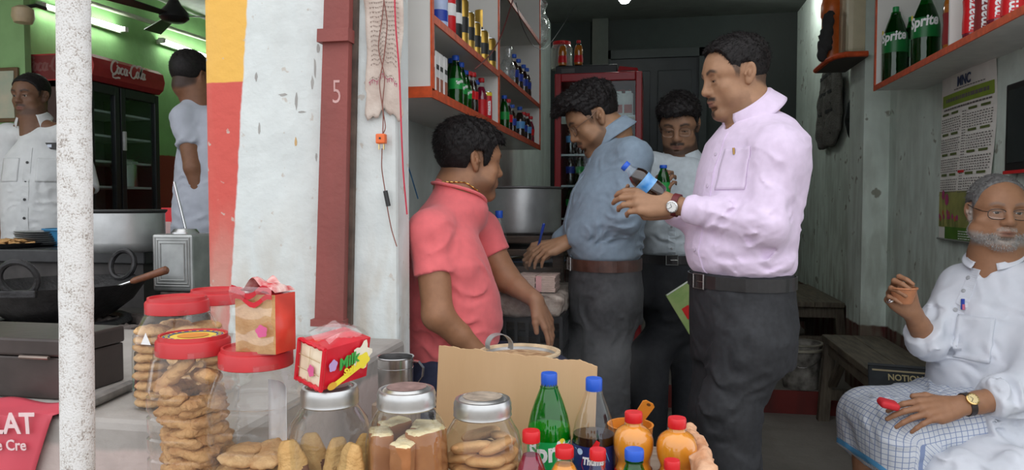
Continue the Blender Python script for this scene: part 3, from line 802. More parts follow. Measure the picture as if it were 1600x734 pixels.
# stone ledge the left stall stands on
stone = paint('worn_stone', (.36, .335, .31), dirt=(.15, .13, .115), amt=.6, scale=5., bump=.35, bscale=35, below=.79, belowc=(.52, .43, .40), streak=(1, 1, .4))
YS = onZ(130, 655, .84)[1]
ledge = MB().box(V(-4.2, YS, 0), V(onY(634, 585, 1.99)[0], 1.99, .84), bev=.015)
struct('stone_ledge', ledge, stone)
struct('stove_base', MB().box(V(-4.2, 1.99, 0), V(xa - .02, 3.25, .80), bev=.01), paint('sooty_cement', (.085, .078, .072), dirt=(.025, .023, .022), amt=.8, scale=4., streak=(1, 1, 1)))
# ---------------------------------------------------------------- lamps
def bulb(px, py, d, pw, r=.05, label=''):
    c = P(px, py, d); t = thing('bulb_lamp', c, label, 'lamp', 'bulbs under the dark ceiling')
    MB().lathe([(0, -r), (r * .6, -r * .8), (r, -.2 * r), (r * .95, .3 * r), (r * .5, r), (r * .35, 1.3 * r)], 20).build('bulb', mat('lit_glass', (1, 1, 1), emit=(.95, 1, .96), estr=60), t)
    MB().lathe([(r * .42, r * 1.1), (r * .45, r * 2.2), (.0, r * 2.3)], 16).build('lamp_holder', mat('black_plastic', (.02, .02, .02), rough=.4), t)
    MB().tube([V(0, 0, r * 2.2), V(0, 0, ZC - c[2])], .004, 6).build('cord', mat('black_plastic'), t)
    li = bpy.data.lights.new('bulb_light', 'POINT'); li.energy = pw; li.shadow_soft_size = r; li.color = (.92, 1, .93)
    lo = bpy.data.objects.new('bulb_light', li); COL.objects.link(lo); lo.location = Vector(c - V(0, 0, r * 1.4)); 
bulb(976, -4, 5.6, 1.3, .05, 'bare lit bulb hanging above the red fridge')
bulb(1236, -12, 5.9, 1.0, .05, 'lit bulb above the far benches, right of the dark doorway')
tubem = mat('lit_tube', (1, 1, 1), emit=(.97, 1, .97), estr=16)
def tube_light(p0, p1, label):
    c = (p0 + p1) / 2; t = thing('tube_light', c, label, 'lamp', None)
    MB().tube([p0 - c, p1 - c], .016, 12).build('tube', tubem, t)
    for q in (p0, p1): MB().box(q - c - V(.03, .02, .02), q - c + V(.02, .02, .02), bev=.005).build('tube_holder', mat('lamp_holder_white', (.7, .7, .68), rough=.4), t)
    MB().box(V(-.062, -np.linalg.norm(p1 - p0) / 2, -.02), V(-.03, np.linalg.norm(p1 - p0) / 2, .02), bev=.004).build('batten', mat('lamp_batten', (.55, .6, .5), rough=.5), t)
xt = XG + .07
tube_light(onX(66, 8, xt), onX(195, 46, xt), 'lit tube light on the green wall behind the top of the white post')
tube_light(onX(254, 63, xt), onX(345, 96, xt), 'lit tube light on the green wall beside the yellow painted wall edge')
# conduit along the green wall
c0, c1 = onX(140, 4, xt), onX(335, 66, xt)
tag(MB().tube([c0, (c0 + c1) / 2, c1], .018, 10).build('conduit_pipe', mat('conduit', (.5, .55, .42), rough=.5)), 'pale conduit pipe running above the tube lights on the green wall', 'pipe')
# ceiling fan
fc = P(272, 24, 5.2); t = thing('ceiling_fan', fc, 'dark ceiling fan above the drinks coolers in the green shop', 'fan')
fm = mat('fan_dark', (.012, .012, .013), rough=.4)
MB().lathe([(0, -.05), (.07, -.045), (.10, -.02), (.095, .02), (.05, .07), (.03, .11), (.02, .13)], 24).build('motor', fm, t)
MB().tube([V(0, 0, .1), V(0, 0, ZC - fc[2])], .013, 8).build('rod', fm, t)
for k in range(3):
    a = .35 + k * 2.094; u, v = V(math.cos(a), math.sin(a), 0), V(-math.sin(a), math.cos(a), 0)
    MB().hexa([u * .08 - v * .03 - V(0, 0, .012), u * .6 - v * .06 - V(0, 0, .02), u * .6 + v * .06 + V(0, 0, 0), u * .08 + v * .03 + V(0, 0, .0), u * .08 - v * .03 - V(0, 0, .006), u * .6 - v * .06 - V(0, 0, .014), u * .6 + v * .06 + V(0, 0, .006), u * .08 + v * .03 + V(0, 0, .006)]).build('blade', fm, t)
# bracket lamp top left
c = P(36, 22, 4.6); t = thing('wall_lamp', c, 'small beige wall lamp high on the near green wall', 'lamp')
MB().lathe([(0, -.06), (.05, -.055), (.065, -.02), (.06, .03), (.03, .05), (0, .052)], 20).build('shade', mat('beige_plastic', (.5, .38, .24), rough=.4), t)
MB().tube([V(0, 0, .04), V(0, .1, .08), V(0, .18, .08)], .012, 8).build('bracket', fm, t)
# map-like framed print on the near green wall
a, b_ = onY(-12, 106, 4.2), onY(29, 190, 4.2); t = thing('framed_print', V((a[0] + b_[0]) / 2, 4.22, b_[2]), 'framed faded map print on the near green wall', 'picture')
w2, hh = (b_[0] - a[0]) / 2, a[2] - b_[2]
MB().box(V(-w2, -.02, 0), V(w2, .0, hh), bev=.006).build('frame', mat('dark_wood_frame', (.14, .08, .04), rough=.5), t)
MB().box(V(-w2 + .025, -.026, .025), V(w2 - .025, -.02, hh - .025)).build('print', mat('faded_print', (.52, .47, .36), col2=(.36, .42, .33), scale=9, rough=.6), t)
# ---------------------------------------------------------------- rough white post
pm = bpy.data.materials.new('flaking_white_paint'); pm.use_nodes = True
n_, l_ = pm.node_tree.nodes, pm.node_tree.links; b_ = n_['Principled BSDF']; b_.inputs['Roughness'].default_value = .75
tc_ = n_.new('ShaderNodeTexCoord'); z1 = n_.new('ShaderNodeTexNoise'); z1.inputs['Scale'].default_value = 380; z1.inputs['Detail'].default_value = 4; l_.new(tc_.outputs['Object'], z1.inputs['Vector'])
z2 = n_.new('ShaderNodeTexNoise'); z2.inputs['Scale'].default_value = 55; z2.inputs['Detail'].default_value = 6; l_.new(tc_.outputs['Object'], z2.inputs['Vector'])
ad = n_.new('ShaderNodeMath'); ad.operation = 'MULTIPLY_ADD'; ad.inputs[1].default_value = .6; l_.new(z2.outputs['Fac'], ad.inputs[0]); l_.new(z1.outputs['Fac'], ad.inputs[2])
rp = n_.new('ShaderNodeValToRGB'); e_ = rp.color_ramp.elements; e_[0].position = .56; e_[0].color = (.30, .26, .23, 1); e_[1].position = .80; e_[1].color = (.70, .69, .67, 1); x_ = e_.new(.66); x_.color = (.52, .485, .45, 1)
l_.new(ad.outputs[0], rp.inputs[0]); l_.new(rp.outputs[0], b_.inputs['Base Color'])
bp_ = n_.new('ShaderNodeBump'); bp_.inputs['Strength'].default_value = .4; bp_.inputs['Distance'].default_value = .006; l_.new(ad.outputs[0], bp_.inputs['Height']); l_.new(bp_.outputs[0], b_.inputs['Normal'])
dp = 1.08
pt, pb = P(114, -60, dp), P(122, 760, dp); dirp = (pb - pt); t0 = pt - dirp * .6; t1 = pt + dirp * ((pt[2] - 0) / (pt[2] - pb[2]))
mb = MB(); N = 60; wq = wob(4, 9.)
pts = [t0 + (t1 - t0) * k / N for k in range(N + 1)]
mb.tube(pts, [.0228 + .0005 * float(wq(p[None])[0]) for p in pts], 28)
mb.v = [tuple(np.array(v) - t1) for v in mb.v]
tag(mb.build('support_post', pm, loc=t1), 'rough white painted round post standing before the stone ledge', 'post')
# ---------------------------------------------------------------- maroon gate channel
mar = paint('maroon_oxide', (.27, .075, .065), dirt=(.12, .06, .05), amt=.55, scale=5., bump=.2, bscale=60, rough=.6)
TL, TR, BL, BR = onY(515, 0, YF), onY(562, 0, YF), onY(500, 505, YF), onY(552, 505, YF)
zb = BL[2]; zt = 2.9
xl = lambda z: BL[0] + (TL[0] - BL[0]) * (z - zb) / (TL[2] - zb)
xr = lambda z: BR[0] + (TR[0] - BR[0]) * (z - zb) / (TR[2] - zb)
t = thing('gate_channel', V(xl(zb), YF, zb), 'maroon painted steel gate channel fixed upright on the white wall', 'channel')
o_ = np.array(t.location)
def chan(za, zz, l0, r0, y0, y1): 
    return [V(xl(za) + l0, y0, za) - o_, V(xr(za) + r0, y0, za) - o_, V(xr(za) + r0, y1, za) - o_, V(xl(za) + l0, y1, za) - o_, V(xl(zz) + l0, y0, zz) - o_, V(xr(zz) + r0, y0, zz) - o_, V(xr(zz) + r0, y1, zz) - o_, V(xl(zz) + l0, y1, zz) - o_]
MB().hexa(chan(zb, zt, .004, -.012, YF - .045, YF + .01)).build('channel_body', mar, t)
MB().hexa(chan(zb, zt, .075, .0, YF - .018, YF + .01)).build('channel_lip', mat('rust_dark', (.10, .07, .055), rough=.8, var=.4), t)
zk = onY(535, 55, YF - .05)[2]
MB().hexa(chan(zk - .018, zk + .018, -.006, -.006, YF - .062, YF)).build('collar_band', mar, t)
MB().hexa(chan(zb, zb + .02, -.004, -.008, YF - .055, YF)).build('foot_plate', mar, t)
text_mesh('5', .095, frame(onY(526, 145, YF - .0456) - o_, V(1, 0, 0), V(-.05, 0, 1)), 'chalk_mark', mat('chalk', (.55, .33, .31), rough=.9), t, extrude=.0004, bold=-.0008, sx=.66)
# ---------------------------------------------------------------- torn poster, wires and plug on the front wall
yp = YF - .004
def wp(px, py, off=0.): return onY(px, py, YF - off)
wn = wob(31, 9.); rr_ = random.Random(21)
nu, nv = 14, 30; g = MB()
def poster(u, v):
    l = 568 + 6 * math.sin(v * 3) + (3 if v > .8 else 0); r_ = 629 + 3 * math.sin(v * 7)
    py = -20 + v * (200 + 7 * math.sin(u * 9) + 5 * math.sin(u * 23))
    p = wp(l + (r_ - l) * u, py, .004); p[1] -= .004 * (1 + float(wn(p[None])[0])) + .006 * max(0, .15 - u) * 4; return p
g.grid(poster, nu, nv)
po = g.build('torn_poster', mat('old_paper', (.50, .40, .34), col2=(.62, .54, .47), scale=14, rough=.85, bump=.3, bscale=60)); po.modifiers.new('thick', 'SOLIDIFY').thickness = .0008
tag(po, 'torn yellowed printed poster pasted beside the maroon gate channel', 'poster')
def glyph_rows(rows, m, nm):
    g = MB()
    for (v, u0, u1, h) in rows:
        u = u0
        while u < u1:
            wd = rr_.uniform(.03, .07); a = poster(u, v); b = poster(min(u + wd, u1), v); a[1] -= .0022; b[1] -= .0022
            g.add([a, b, b + V(0, 0, -h * .22), a + V(0, 0, -h * .22)], [(0, 1, 2, 3)])
            for k in range(2):
                c = a + (b - a) * rr_.uniform(.1, .8); g.add([c, c + (b - a) * .18, c + (b - a) * .18 + V(0, 0, -h), c + V(0, 0, -h)], [(0, 1, 2, 3)])
            u += wd + .012
    o = g.build(nm, m, po, world=True); o['kind'] = 'stuff'
glyph_rows([(.12 + .036 * k, .12, .88, .004) for k in range(17) if k not in (14, 15)], mat('faded_ink', (.27, .20, .17), rough=.9), 'printed_rows')
glyph_rows([(.715, .10, .92, .011)], mat('magenta_ink', (.45, .08, .16), rough=.9), 'headline_print')
def wire(pts, r, m, label, off=.014):
    P_ = [wp(x, y, off + .004 * (i % 2)) for i, (x, y) in enumerate(pts)]; t_ = np.linspace(0, len(P_) - 1, 8 * len(P_)); A = np.array(P_)
    q = np.stack([np.interp(t_, range(len(P_)), A[:, i]) for i in range(3)], 1)
    for _ in range(6): q[1:-1] = (q[:-2] + q[2:] + 2 * q[1:-1]) / 4
    o = MB().tube(list(q - q[0]), r, 6).build('wire', m, loc=q[0]); return tag(o, label, 'wire')
wr_ = mat('wire_red', (.50, .02, .05), rough=.45); wbn = mat('wire_brown', (.22, .08, .06), rough=.5); wbl = mat('wire_blue', (.04, .20, .42), rough=.5); bp_k = mat('black_plastic', (.02, .02, .02), rough=.4)
wire([(616, -20), (618, 40), (624, 110), (627, 200), (630, 270), (636, 335)], .0026, wr_, 'red wire hanging down the right edge of the torn poster', .020)
wire([(602, -20), (597, 30), (590, 75), (602, 120), (597, 165), (603, 200), (597, 212)], .0016, wbn, 'thin brown wire looping over the poster to the orange plug')
wire([(596, -20), (606, 35), (600, 90), (592, 130), (599, 175), (598, 212)], .0016, wbn, 'second thin brown wire crossing the poster above the orange plug', .018)
wire([(597, 232), (596, 262), (602, 300), (606, 330), (612, 360), (620, 385)], .0018, wbn, 'brown wire running down from the orange plug through a black inline piece')
q0, q1 = onX(626, 226, XL + .02), onX(653, 310, XL + .02); tag(MB().tube([V(0, 0, 0), (q1 - q0) * .5 + V(.004, 0, -.004), q1 - q0], .003, 6).build('wire', wbl, loc=q0), 'blue wire on the inner wall under the white shelf', 'wire')
c = wp(596, 218, .022); t = thing('orange_plug', c, 'orange two pin plug hanging on wires below the poster', 'plug')
g = MB().box(V(-.014, -.012, -.012), V(.014, .010, .016), bev=.004); g.build('plug_body', mat('plug_orange', (.72, .14, .03), rough=.4), t)
for s_ in (-1, 1): MB().tube([V(s_ * .007, 0, -.012), V(s_ * .007, 0, -.028)], .0022, 8).build('pin', mat('brass_pin', (.6, .45, .2), rough=.3, metal=1), t)
MB().tube([V(0, -.012, .003), V(0, -.0135, .003)], .003, 10).build('screw', bp_k, t)
a, b = wp(602, 298, .018), wp(607, 322, .018); tag(MB().tube([V(0, 0, 0), (b - a)], .0065, 10).build('inline_joint', bp_k, loc=a), 'black taped joint on the brown wire below the orange plug', 'joint')
# loose wires on the shelf unit
def wire3(pts, r, m, label):
    q = np.array(pts); t_ = np.linspace(0, len(q) - 1, 30); q = np.stack([np.interp(t_, range(len(pts)), q[:, i]) for i in range(3)], 1)
    for _ in range(5): q[1:-1] = (q[:-2] + q[2:] + 2 * q[1:-1]) / 4
    tag(MB().tube(list(q - q[0]), r, 6).build('wire', m, loc=q[0]), label, 'wire')
xw_ = -.71 + .02
wire3([onX(x, y, xw_) for x, y in ((806, -15), (795, 20), (782, 60), (765, 88), (742, 108))], .003, mat('wire_maroon', (.16, .03, .03), rough=.5), 'dark red wire drooping across the front of the white shelf')
wire3([onX(x, y, xw_) for x, y in ((806, 4), (815, 40), (830, 70), (852, 82), (905, 0))], .002, bp_k, 'black wire sagging over the far bay of the white shelf')
# marks on the whitewash
for i, (x, y, w_, h_) in enumerate(((497, 75, 3, 10), (492, 105, 3, 22), (488, 130, 3, 14), (442, 148, 9, 3), (463, 158, 3, 16), (472, 175, 9, 2), (405, 200, 3, 12), (494, 245, 2, 8), (462, 222, 2.5, 10), (400, 120, 3, 9))):
    g = MB(); c = wp(x, y, .0006); s_ = 2.1 / 1150; vs_ = [c + V(w_ * s_ * math.cos(a) * rr_.uniform(.5, 1), 0, h_ * s_ * math.sin(a) * rr_.uniform(.5, 1)) for a in np.linspace(0, 6.283, 12)[:-1]]; g.add(vs_, [tuple(range(11))])
    o = g.build('trim_scuff', mat('scuff_grey', (.36, .35, .33), rough=.9) if i != 8 else mat('scuff_ochre', (.6, .38, .16))); o['kind'] = 'structure'
# ---------------------------------------------------------------- bottle kinds
def bottle_profile(kind):
    """(radius, z) outer wall; z fractions of 1"""
    if kind == 'waist':   # cola style
        return [(.0, 0), (.78, .0), (.95, .03), (1, .08), (1, .26), (.93, .33), (.93, .40), (1, .50), (1, .56), (.93, .64), (.75, .72), (.52, .80), (.38, .87), (.34, .90), (.34, .93)]
    if kind == 'cone':
        return [(.0, 0), (.82, .0), (.97, .03), (1, .07), (1, .52), (.98, .58), (.86, .68), (.66, .78), (.47, .86), (.38, .90), (.36, .93)]
    if kind == 'round':
        return [(0, 0), (.85, 0), (.97, .03), (1, .08), (.98, .28), (.90, .34), (.90, .38), (.98, .46), (1., .56), (.95, .66), (.80, .76), (.58, .83), (.40, .87), (.38, .92)]
    if kind == 'square':
        return [(0, 0), (.9, 0), (1, .04), (1, .66), (.96, .72), (.8, .79), (.5, .86), (.36, .89), (.36, .93)]
CAPC = {'red': (.62, .015, .02), 'blue': (.02, .10, .55), 'green': (.02, .3, .08), 'yellow': (.8, .5, .03), 'white': (.8, .8, .8)}
def capm(c): return mat('cap_' + c, CAPC[c], rough=.35, var=.05)
def bottle(name, loc, r, h, kind, liquid, wall, fill, capc, label, group=None, lab=None, n=24, cat='bottle', rz=0., capr=None, parts=True, mouth=None, writing=None):
    t = thing(name, loc, label, cat, group, rz)
    pr = [(a * r, b * h) for a, b in bottle_profile(kind)]
    cr = capr or .0145
    neck = max(pr[-1][0], cr * .82); pr = [(max(a, neck) if b > .3 * h else a, b) for a, b in pr]
    MB().lathe(pr, n).build('bottle_wall', wall, t)
    if liquid is not None:
        zf = fill * h; inn = [(max(0, a - .0012), max(b, .002)) for a, b in pr if b < zf]
        ra = np.interp(zf, [b for a, b in pr], [a for a, b in pr]) - .0012
        MB().lathe(inn + [(ra, zf), (0, zf)], n).build('drink', liquid, t)
    c = MB(); z0 = h * .905; z1 = h
    cp = []
    nk = 36 if parts and n >= 24 else 16
    c.lathe([(cr * .96, z0), (cr, z0 + .001), (cr, z1 - .0025), (cr * .93, z1), (0, z1)], nk)
    if nk == 36:
        for i, v in enumerate(c.v):
            x, y, z = v
            if i % 2 and z < z1 - .003: c.v[i] = (x * .955, y * .955, z)
    c.build('bottle_cap', capm(capc), t)
    if n >= 24:
        MB().lathe([(neck, z0 - .004), (neck + .0022, z0 - .0035), (neck + .0022, z0 - .002), (neck, z0 - .0015)], n).build('neck_ring', wall, t)
    if lab:
        lm, za, zb = lab[:3]
        zz = np.linspace(za, zb, 7)
        MB().lathe([(np.interp(z * h, [b for a, b in pr], [a for a, b in pr]) + .0006, z * h) for z in zz], n).build('paper_label', lm, t)
    if writing: writing(t, r, h)
    return t
SHELF_N = {}
orange = mat('orange_edge', (.62, .085, .02), rough=.5, var=.2, scale=30)
def strip_prism(mb, pts, mi=0): pass
# liquids and walls
W_CLEAR = clear('clear_plastic', gloss=.05, edge=.45)
W_GREEN = clear('green_plastic', (.03, .42, .10), gloss=.05, edge=.4)
D_COLA = mat('cola', (.016, .006, .004), rough=.08, var=.1)
D_GREEN = mat('green_drink', (.008, .26, .045), rough=.1, var=.1)
D_DKGREEN = mat('dark_green_drink', (.006, .10, .03), rough=.08, var=.1)
D_ORANGE = mat('orange_drink', (.72, .27, .02), rough=.25, var=.08, scale=30)
D_RED = mat('red_drink', (.20, .006, .03), rough=.1)
D_AMBER = mat('amber_drink', (.42, .13, .01), rough=.12)
L_RED = mat('label_red', (.62, .01, .015), rough=.4, var=.05); L_BLUE = mat('label_blue', (.02, .05, .35), rough=.4, var=.05); L_LBLUE = mat('label_sky', (.12, .35, .7), rough=.4)
L_GREEN = mat('label_green', (.01, .30, .05), rough=.4, var=.05); L_WHITE = mat('label_white', (.8, .8, .78), rough=.45); L_GOLD = mat('gold_tin', (.55, .34, .07), rough=.3, metal=.8, var=.2)
L_YEL = mat('label_yellow', (.8, .62, .03), rough=.4); L_BLACK = mat('label_black', (.02, .02, .02), rough=.4); T_SILVER = mat('tin_silver', (.6, .62, .63), rough=.25, metal=1)
INK_W = mat('ink_white', (.85, .85, .85), rough=.5, var=.02); INK_K = mat('ink_dark', (.03, .03, .03), rough=.5); INK_R = mat('ink_red', (.6, .02, .02), rough=.5, var=.05); INK_G = mat('ink_green', (.04, .3, .06), rough=.5, var=.05); INK_Y = mat('ink_yellow', (.85, .7, .05), rough=.5, var=.05); INK_B = mat('ink_blue', (.03, .08, .4), rough=.5, var=.05)
def can(name, loc, r, h, body, label, group, band=None, rz=0., writing=None):
    t = thing(name, loc, label, 'can', group, rz)
    MB().lathe([(0, .0), (r * .8, 0), (r, .008), (r, h - .012), (r * .82, h - .002)], 20).build('can_body', body, t)
    MB().lathe([(r * .84, h - .003), (r * .84, h), (r * .76, h), (r * .74, h - .004), (0, h - .004)], 20).build('can_top', T_SILVER, t)
    if band: MB().lathe([(r + .0004, h * band[1]), (r + .0004, h * band[2])], 20).build('can_band', band[0], t)
    if writing: writing(t, r, h)
    return t
AF = math.radians(-90)     # faces the street
# ---------------------------------------------------------------- left wall shelf unit
xs = -.71; y0, y1 = 2.31, 4.65
zs = onX(668, 138, xs)[2]; lam = mat('white_laminate', (.74, .72, .68), rough=.35, var=.06, scale=3); lamd = mat('shelf_inner', (.60, .60, .56), rough=.5, var=.08, scale=3)
yd = onX(778, 160, xs)[1]; t = thing('wall_shelf', V(XL, y0, zs), 'white wall shelf with orange edges full of bottles over the seated man', 'shelf')
O = V(XL, y0, zs)
def sb(name, lo, hi, m=lam, bev=0., par=t, O=O): return MB().box(V(*lo) - O, V(*hi) - O, bev=bev).build(name, m, par)
ztop = 2.75
zu1 = onX(672, 22, xs)[2] - .0; zu1b = onX(775, 108, xs)[2]
sb('bottom_board', (XL, y0, zs - .02), (xs, y1, zs)); sb('end_panel', (XL, y0, zs), (xs, y0 + .02, ztop)); sb('divider', (XL, yd, zs), (xs, yd + .02, ztop)); sb('end_panel', (XL, y1 - .02, zs), (xs, y1, ztop))
sb('back_board', (XL, y0, zs), (XL + .01, y1, ztop), lamd); sb('shelf_board', (XL, y0 + .02, zu1 - .018), (xs, yd, zu1), lamd)
zu2 = onX(790, 118, xs)[2]; zu3 = onX(800, 4, xs)[2]
sb('shelf_board', (XL, yd + .02, zu2 - .018), (xs, y1 - .02, zu2), lamd); sb('shelf_board', (XL, yd + .02, zu3 - .018), (xs, y1 - .02, zu3), lamd)
ed = xs + .006
for (ya, yb_, za, zb_) in ((y0, y1, zs - .024, zs + .006), (y0 + .02, yd, zu1 - .022, zu1 + .004), (yd + .02, y1, zu2 - .02, zu2 + .003), (yd + .02, y1, zu3 - .02, zu3 + .003)): sb('edge_strip', (xs, ya, za), (ed, yb_, zb_), orange)
for (ya, yb_) in ((y0 - .002, y0 + .022), (yd, yd + .02), (y1 - .02, y1)): sb('edge_strip', (xs, ya, zs), (ed, yb_, ztop), orange)
sb('edge_strip', (XL, y0 - .006, zs - .024), (ed, y0, zs + .012), orange)
def on_shelf(px, py, z, dx=.0):        # spot on a shelf: depth from the picture column on the plane a little behind its edge
    return onX(px, py, xs - .05 - dx)[1]
def sy(px, x, zref=None):              # y on the plane x under picture column px
    return onX(px, 150, x)[1]
def w_text(txt, size, zf, m, rot=0., sx=1., bold=.0, a=AF, shear=0.):
    return lambda t, r, h: wrapped_text(txt, size, r, zf * h, a, m, t, rot=rot, sx=sx, bold=bold, shear=shear)
FL = math.radians(-35)     # faces the aisle
# bottom bay, front to back
def cigbox(y, k):
    t = thing('carton', V(xs - .085, y, zs), 'white paper carton on the white shelf, %s of the upright row' % k, 'box', 'white cartons on the lower shelf')
    hgt = .165 if k != 'first' else .23
    MB().box(V(-.05, -.021, 0), V(.05, .021, hgt), bev=.002).build('box_body', L_WHITE, t)
    MB().box(V(.0505, -.016, hgt * .12), V(.0512, .016, hgt * .45)).build('printed_band', mat('print_brown', (.38, .13, .08), var=.3, scale=60), t)
    MB().box(V(.0505, -.016, hgt * .62), V(.0512, .016, hgt * .72)).build('printed_band', INK_K, t)
    MB().box(V(-.045, -.0222, hgt * .15), V(.045, -.0212, hgt * .5)).build('printed_band', mat('print_brown'), t)
for i, (pxx, k) in enumerate(((677, 'first'), (684, 'second'), (690, 'third'), (697, 'last'))): cigbox(sy(pxx, xs - .035), k)
NTH = ['nearest', 'second', 'third', 'fourth', 'fifth', 'sixth', 'seventh', 'eighth', 'ninth', 'tenth', 'eleventh', 'twelfth', 'thirteenth', 'fourteenth', 'fifteenth']
spr = lambda t, r, h: wrapped_text('Sprite', .018, r, .50 * h, FL, INK_W, t, rot=.3, bold=.0006, sx=.85)
for i, (pxx, dx, hh) in enumerate(((706, .075, .205), (712, .045, .205), (720, .055, .20), (727, .06, .185))):
    bottle('soda_bottle', V(xs - dx, sy(pxx, xs - dx), zs), .028, hh, 'cone', D_GREEN, W_GREEN, .8, 'blue', 'green lemon soda bottle with blue cap on the white shelf, %s of four' % NTH[i], 'green bottles on the lower shelf', (L_GREEN, .36, .56), 16, writing=spr)
for i, (pxx, cc, dx) in enumerate(((733, 'red', .05), (739, 'red', .04), (745, 'blue', .07))):
    bottle('soda_bottle', V(xs - dx, sy(pxx, xs - dx), zs), .024, .185, 'waist', D_COLA, W_CLEAR, .82, cc, 'small cola bottle with red label, %s cola on the lower shelf' % NTH[i], 'cola bottles on the lower shelf', (L_RED, .38, .56), 16, writing=w_text('Cola', .022, .47, INK_W, .2, a=FL, shear=.3) if 0 else None)
bottle('soda_bottle', V(xs - .05, sy(752, xs - .05), zs), .027, .195, 'waist', D_RED, W_CLEAR, .8, 'red', 'red drink bottle with red label beside the mango bottles on shelf', None, (L_RED, .12, .5), 16)
bottle('juice_bottle', V(xs - .09, sy(757, xs - .09), zs), .036, .215, 'round', D_AMBER, W_CLEAR, .8, 'red', 'large amber juice bottle, nearer of two on lower shelf', None, (mat('label_orange', (.6, .2, .03)), .15, .3), 16)
bottle('juice_bottle', V(xs - .09, sy(767, xs - .09), zs), .036, .205, 'round', D_AMBER, W_CLEAR, .8, 'red', 'large amber juice bottle, farther of two on lower shelf', None, (mat('label_orange'), .15, .3), 16)
for i, pxx in enumerate((762, 771)):
    t_ = can('juice_pack', V(xs - .03, sy(pxx, xs - .03), zs), .020, .14, L_RED, 'slim red mango drink with yellow top, %s of two before the shelf divider' % ('nearer', 'farther')[i], 'slim red mango drinks', (L_YEL, .86, .97))
    wrapped_text('maaza', .026, .020, .065, math.radians(-60), INK_W, t_, rot=math.pi / 2, bold=.001)
# bottom bay beyond the divider
far = [(788, 'blue', 'g', .026, .19), (794, 'red', 'a', .025, .185), (800, 'blue', 'c', .025, .17), (812, 'blue', 'b', .031, .19), (818, 'red', 'c', .025, .175), (824, 'red', 'b', .027, .185), (829, 'red', 'r', .025, .18), (833, 'red', 'r', .024, .175)]
DESC = {'g': ('green lemon soda bottle', D_GREEN, W_GREEN, L_GREEN), 'a': ('brown soda bottle with red label', D_COLA, W_CLEAR, L_RED), 'c': ('cola bottle with blue band', D_COLA, W_CLEAR, L_BLUE), 'b': ('dark cola bottle with sky blue label', D_COLA, W_CLEAR, L_LBLUE), 'r': ('red drink bottle with dark red label', D_RED, W_CLEAR, L_RED)}
for i, (pxx, cc, kd, rr, hh) in enumerate(far):
    dsc, dd, ww, ll = DESC[kd]
    bottle('soda_bottle', V(xs - .045, sy(pxx, xs - .045), zs), rr, hh, 'waist' if kd != 'g' else 'cone', dd, ww, .82, cc, '%s with %s cap, %s along the far bay bottom' % (dsc, cc, NTH[i]), 'bottles in the far lower bay', (ll, .34, .55), 16)
for i, pxx in enumerate((803, 810, 818, 823)):
    bottle('soda_bottle', V(xs - .05, sy(pxx, xs - .05), zu2), .029, .20, 'waist', D_COLA, W_CLEAR, .8, 'blue', 'large dark cola bottle with blue label, %s on the far middle shelf' % NTH[i], 'bottles on the far middle shelf', (L_BLUE, .36, .56), 16)
# clear plastic bags
def poly_bag(c, sx_, sy_, sz_, label, seed, m=None):
    pr = [ell((0, 0, sz_ * .45), (sx_, sy_, sz_ * .45), k=.02), cap((0, 0, sz_ * .8), (sx_ * .2, 0, sz_ * 1.1), sx_ * .35, sx_ * .6, .03)]
    vs, fs = surface(pr, .009, folds([((0, 0, sz_ * .5), (1, .3, .2), .05, .008, .3), ((0, 0, sz_ * .7), (.2, 1, .3), .04, .007, .3)], seed, .004, 12.))
    tag(link('plastic_bag', np_mesh('bag', vs, fs), m or clear('bag_film', (.9, .92, .92), gloss=.22, rough=.12, density=.14, edge=.6), loc=c), label, 'bag')
poly_bag(V(xs - .05, sy(793, xs - .05), zu2), .04, .07, .17, 'crumpled clear plastic bag beside the bottles on far middle shelf', 3)
poly_bag(V(xs - .02, sy(844, xs - .02), zu3 - .0), .06, .07, .26, 'shiny clear plastic bag hanging at top end of the white shelf', 8)
MB_ = MB(); 
tj = thing('storage_jar', V(xs - .14, sy(815, xs - .14), zu3), 'brown filled jar on the top far shelf beside plastic bag', 'jar')
MB().lathe([(0, 0), (.075, 0), (.08, .01), (.08, .2), (.06, .23), (.06, .25)], 20).build('jar_body', mat('brown_contents', (.16, .05, .02), var=.4, scale=50, rough=.3), tj)
MB().lathe([(.065, .24), (.065, .28), (0, .28)], 20).build('jar_lid', capm('red'), tj)
# upper shelf: tins and gold cans
top = [(686, 'S', .033, .13), (697, 'W', .03, .20), (701, 'R', .028, .22), (706, 'R', .028, .23), (711, 'K', .028, .2), (716, 'R', .03, .17), (721, 'G', .03, .19), (726, 'K', .027, .18), (731, 'G', .03, .165), (736, 'G', .028, .15), (741, 'G', .03, .15), (747, 'G', .03, .15), (753, 'G', .031, .15), (759, 'G', .031, .15), (765, 'G', .03, .15)]
TC = {'S': (mat('tin_blue_white', (.42, .5, .7), rough=.3), 'blue and white tin'), 'W': (L_WHITE, 'white and dark drink can'), 'R': (L_RED, 'tall red drink can'), 'K': (L_BLACK, 'black drink can'), 'G': (L_GOLD, 'gold drink can')}
for i, (pxx, kd, rr, hh) in enumerate(top):
    mt, dsc = TC[kd]; dx = .035 + .055 * (i % 2)
    can('drink_can', V(xs - dx, sy(pxx, xs - dx), zu1), rr, hh, mt, '%s, %s from the near end of the top shelf' % (dsc, NTH[i]), 'cans on the top shelf', (L_BLACK, .3, .62) if kd == 'G' else ((L_WHITE, .35, .55) if kd in 'RK' else (L_BLUE, .2, .5)))
for i, pxx in enumerate((752, 764)):
    can('drink_can', V(xs - .09, sy(pxx, xs - .09), zu1), .05, .30, L_GOLD, 'tall gold canister at the back of the top shelf, %s' % ('nearer', 'farther')[i], 'gold canisters', (L_BLACK, .45, .7))
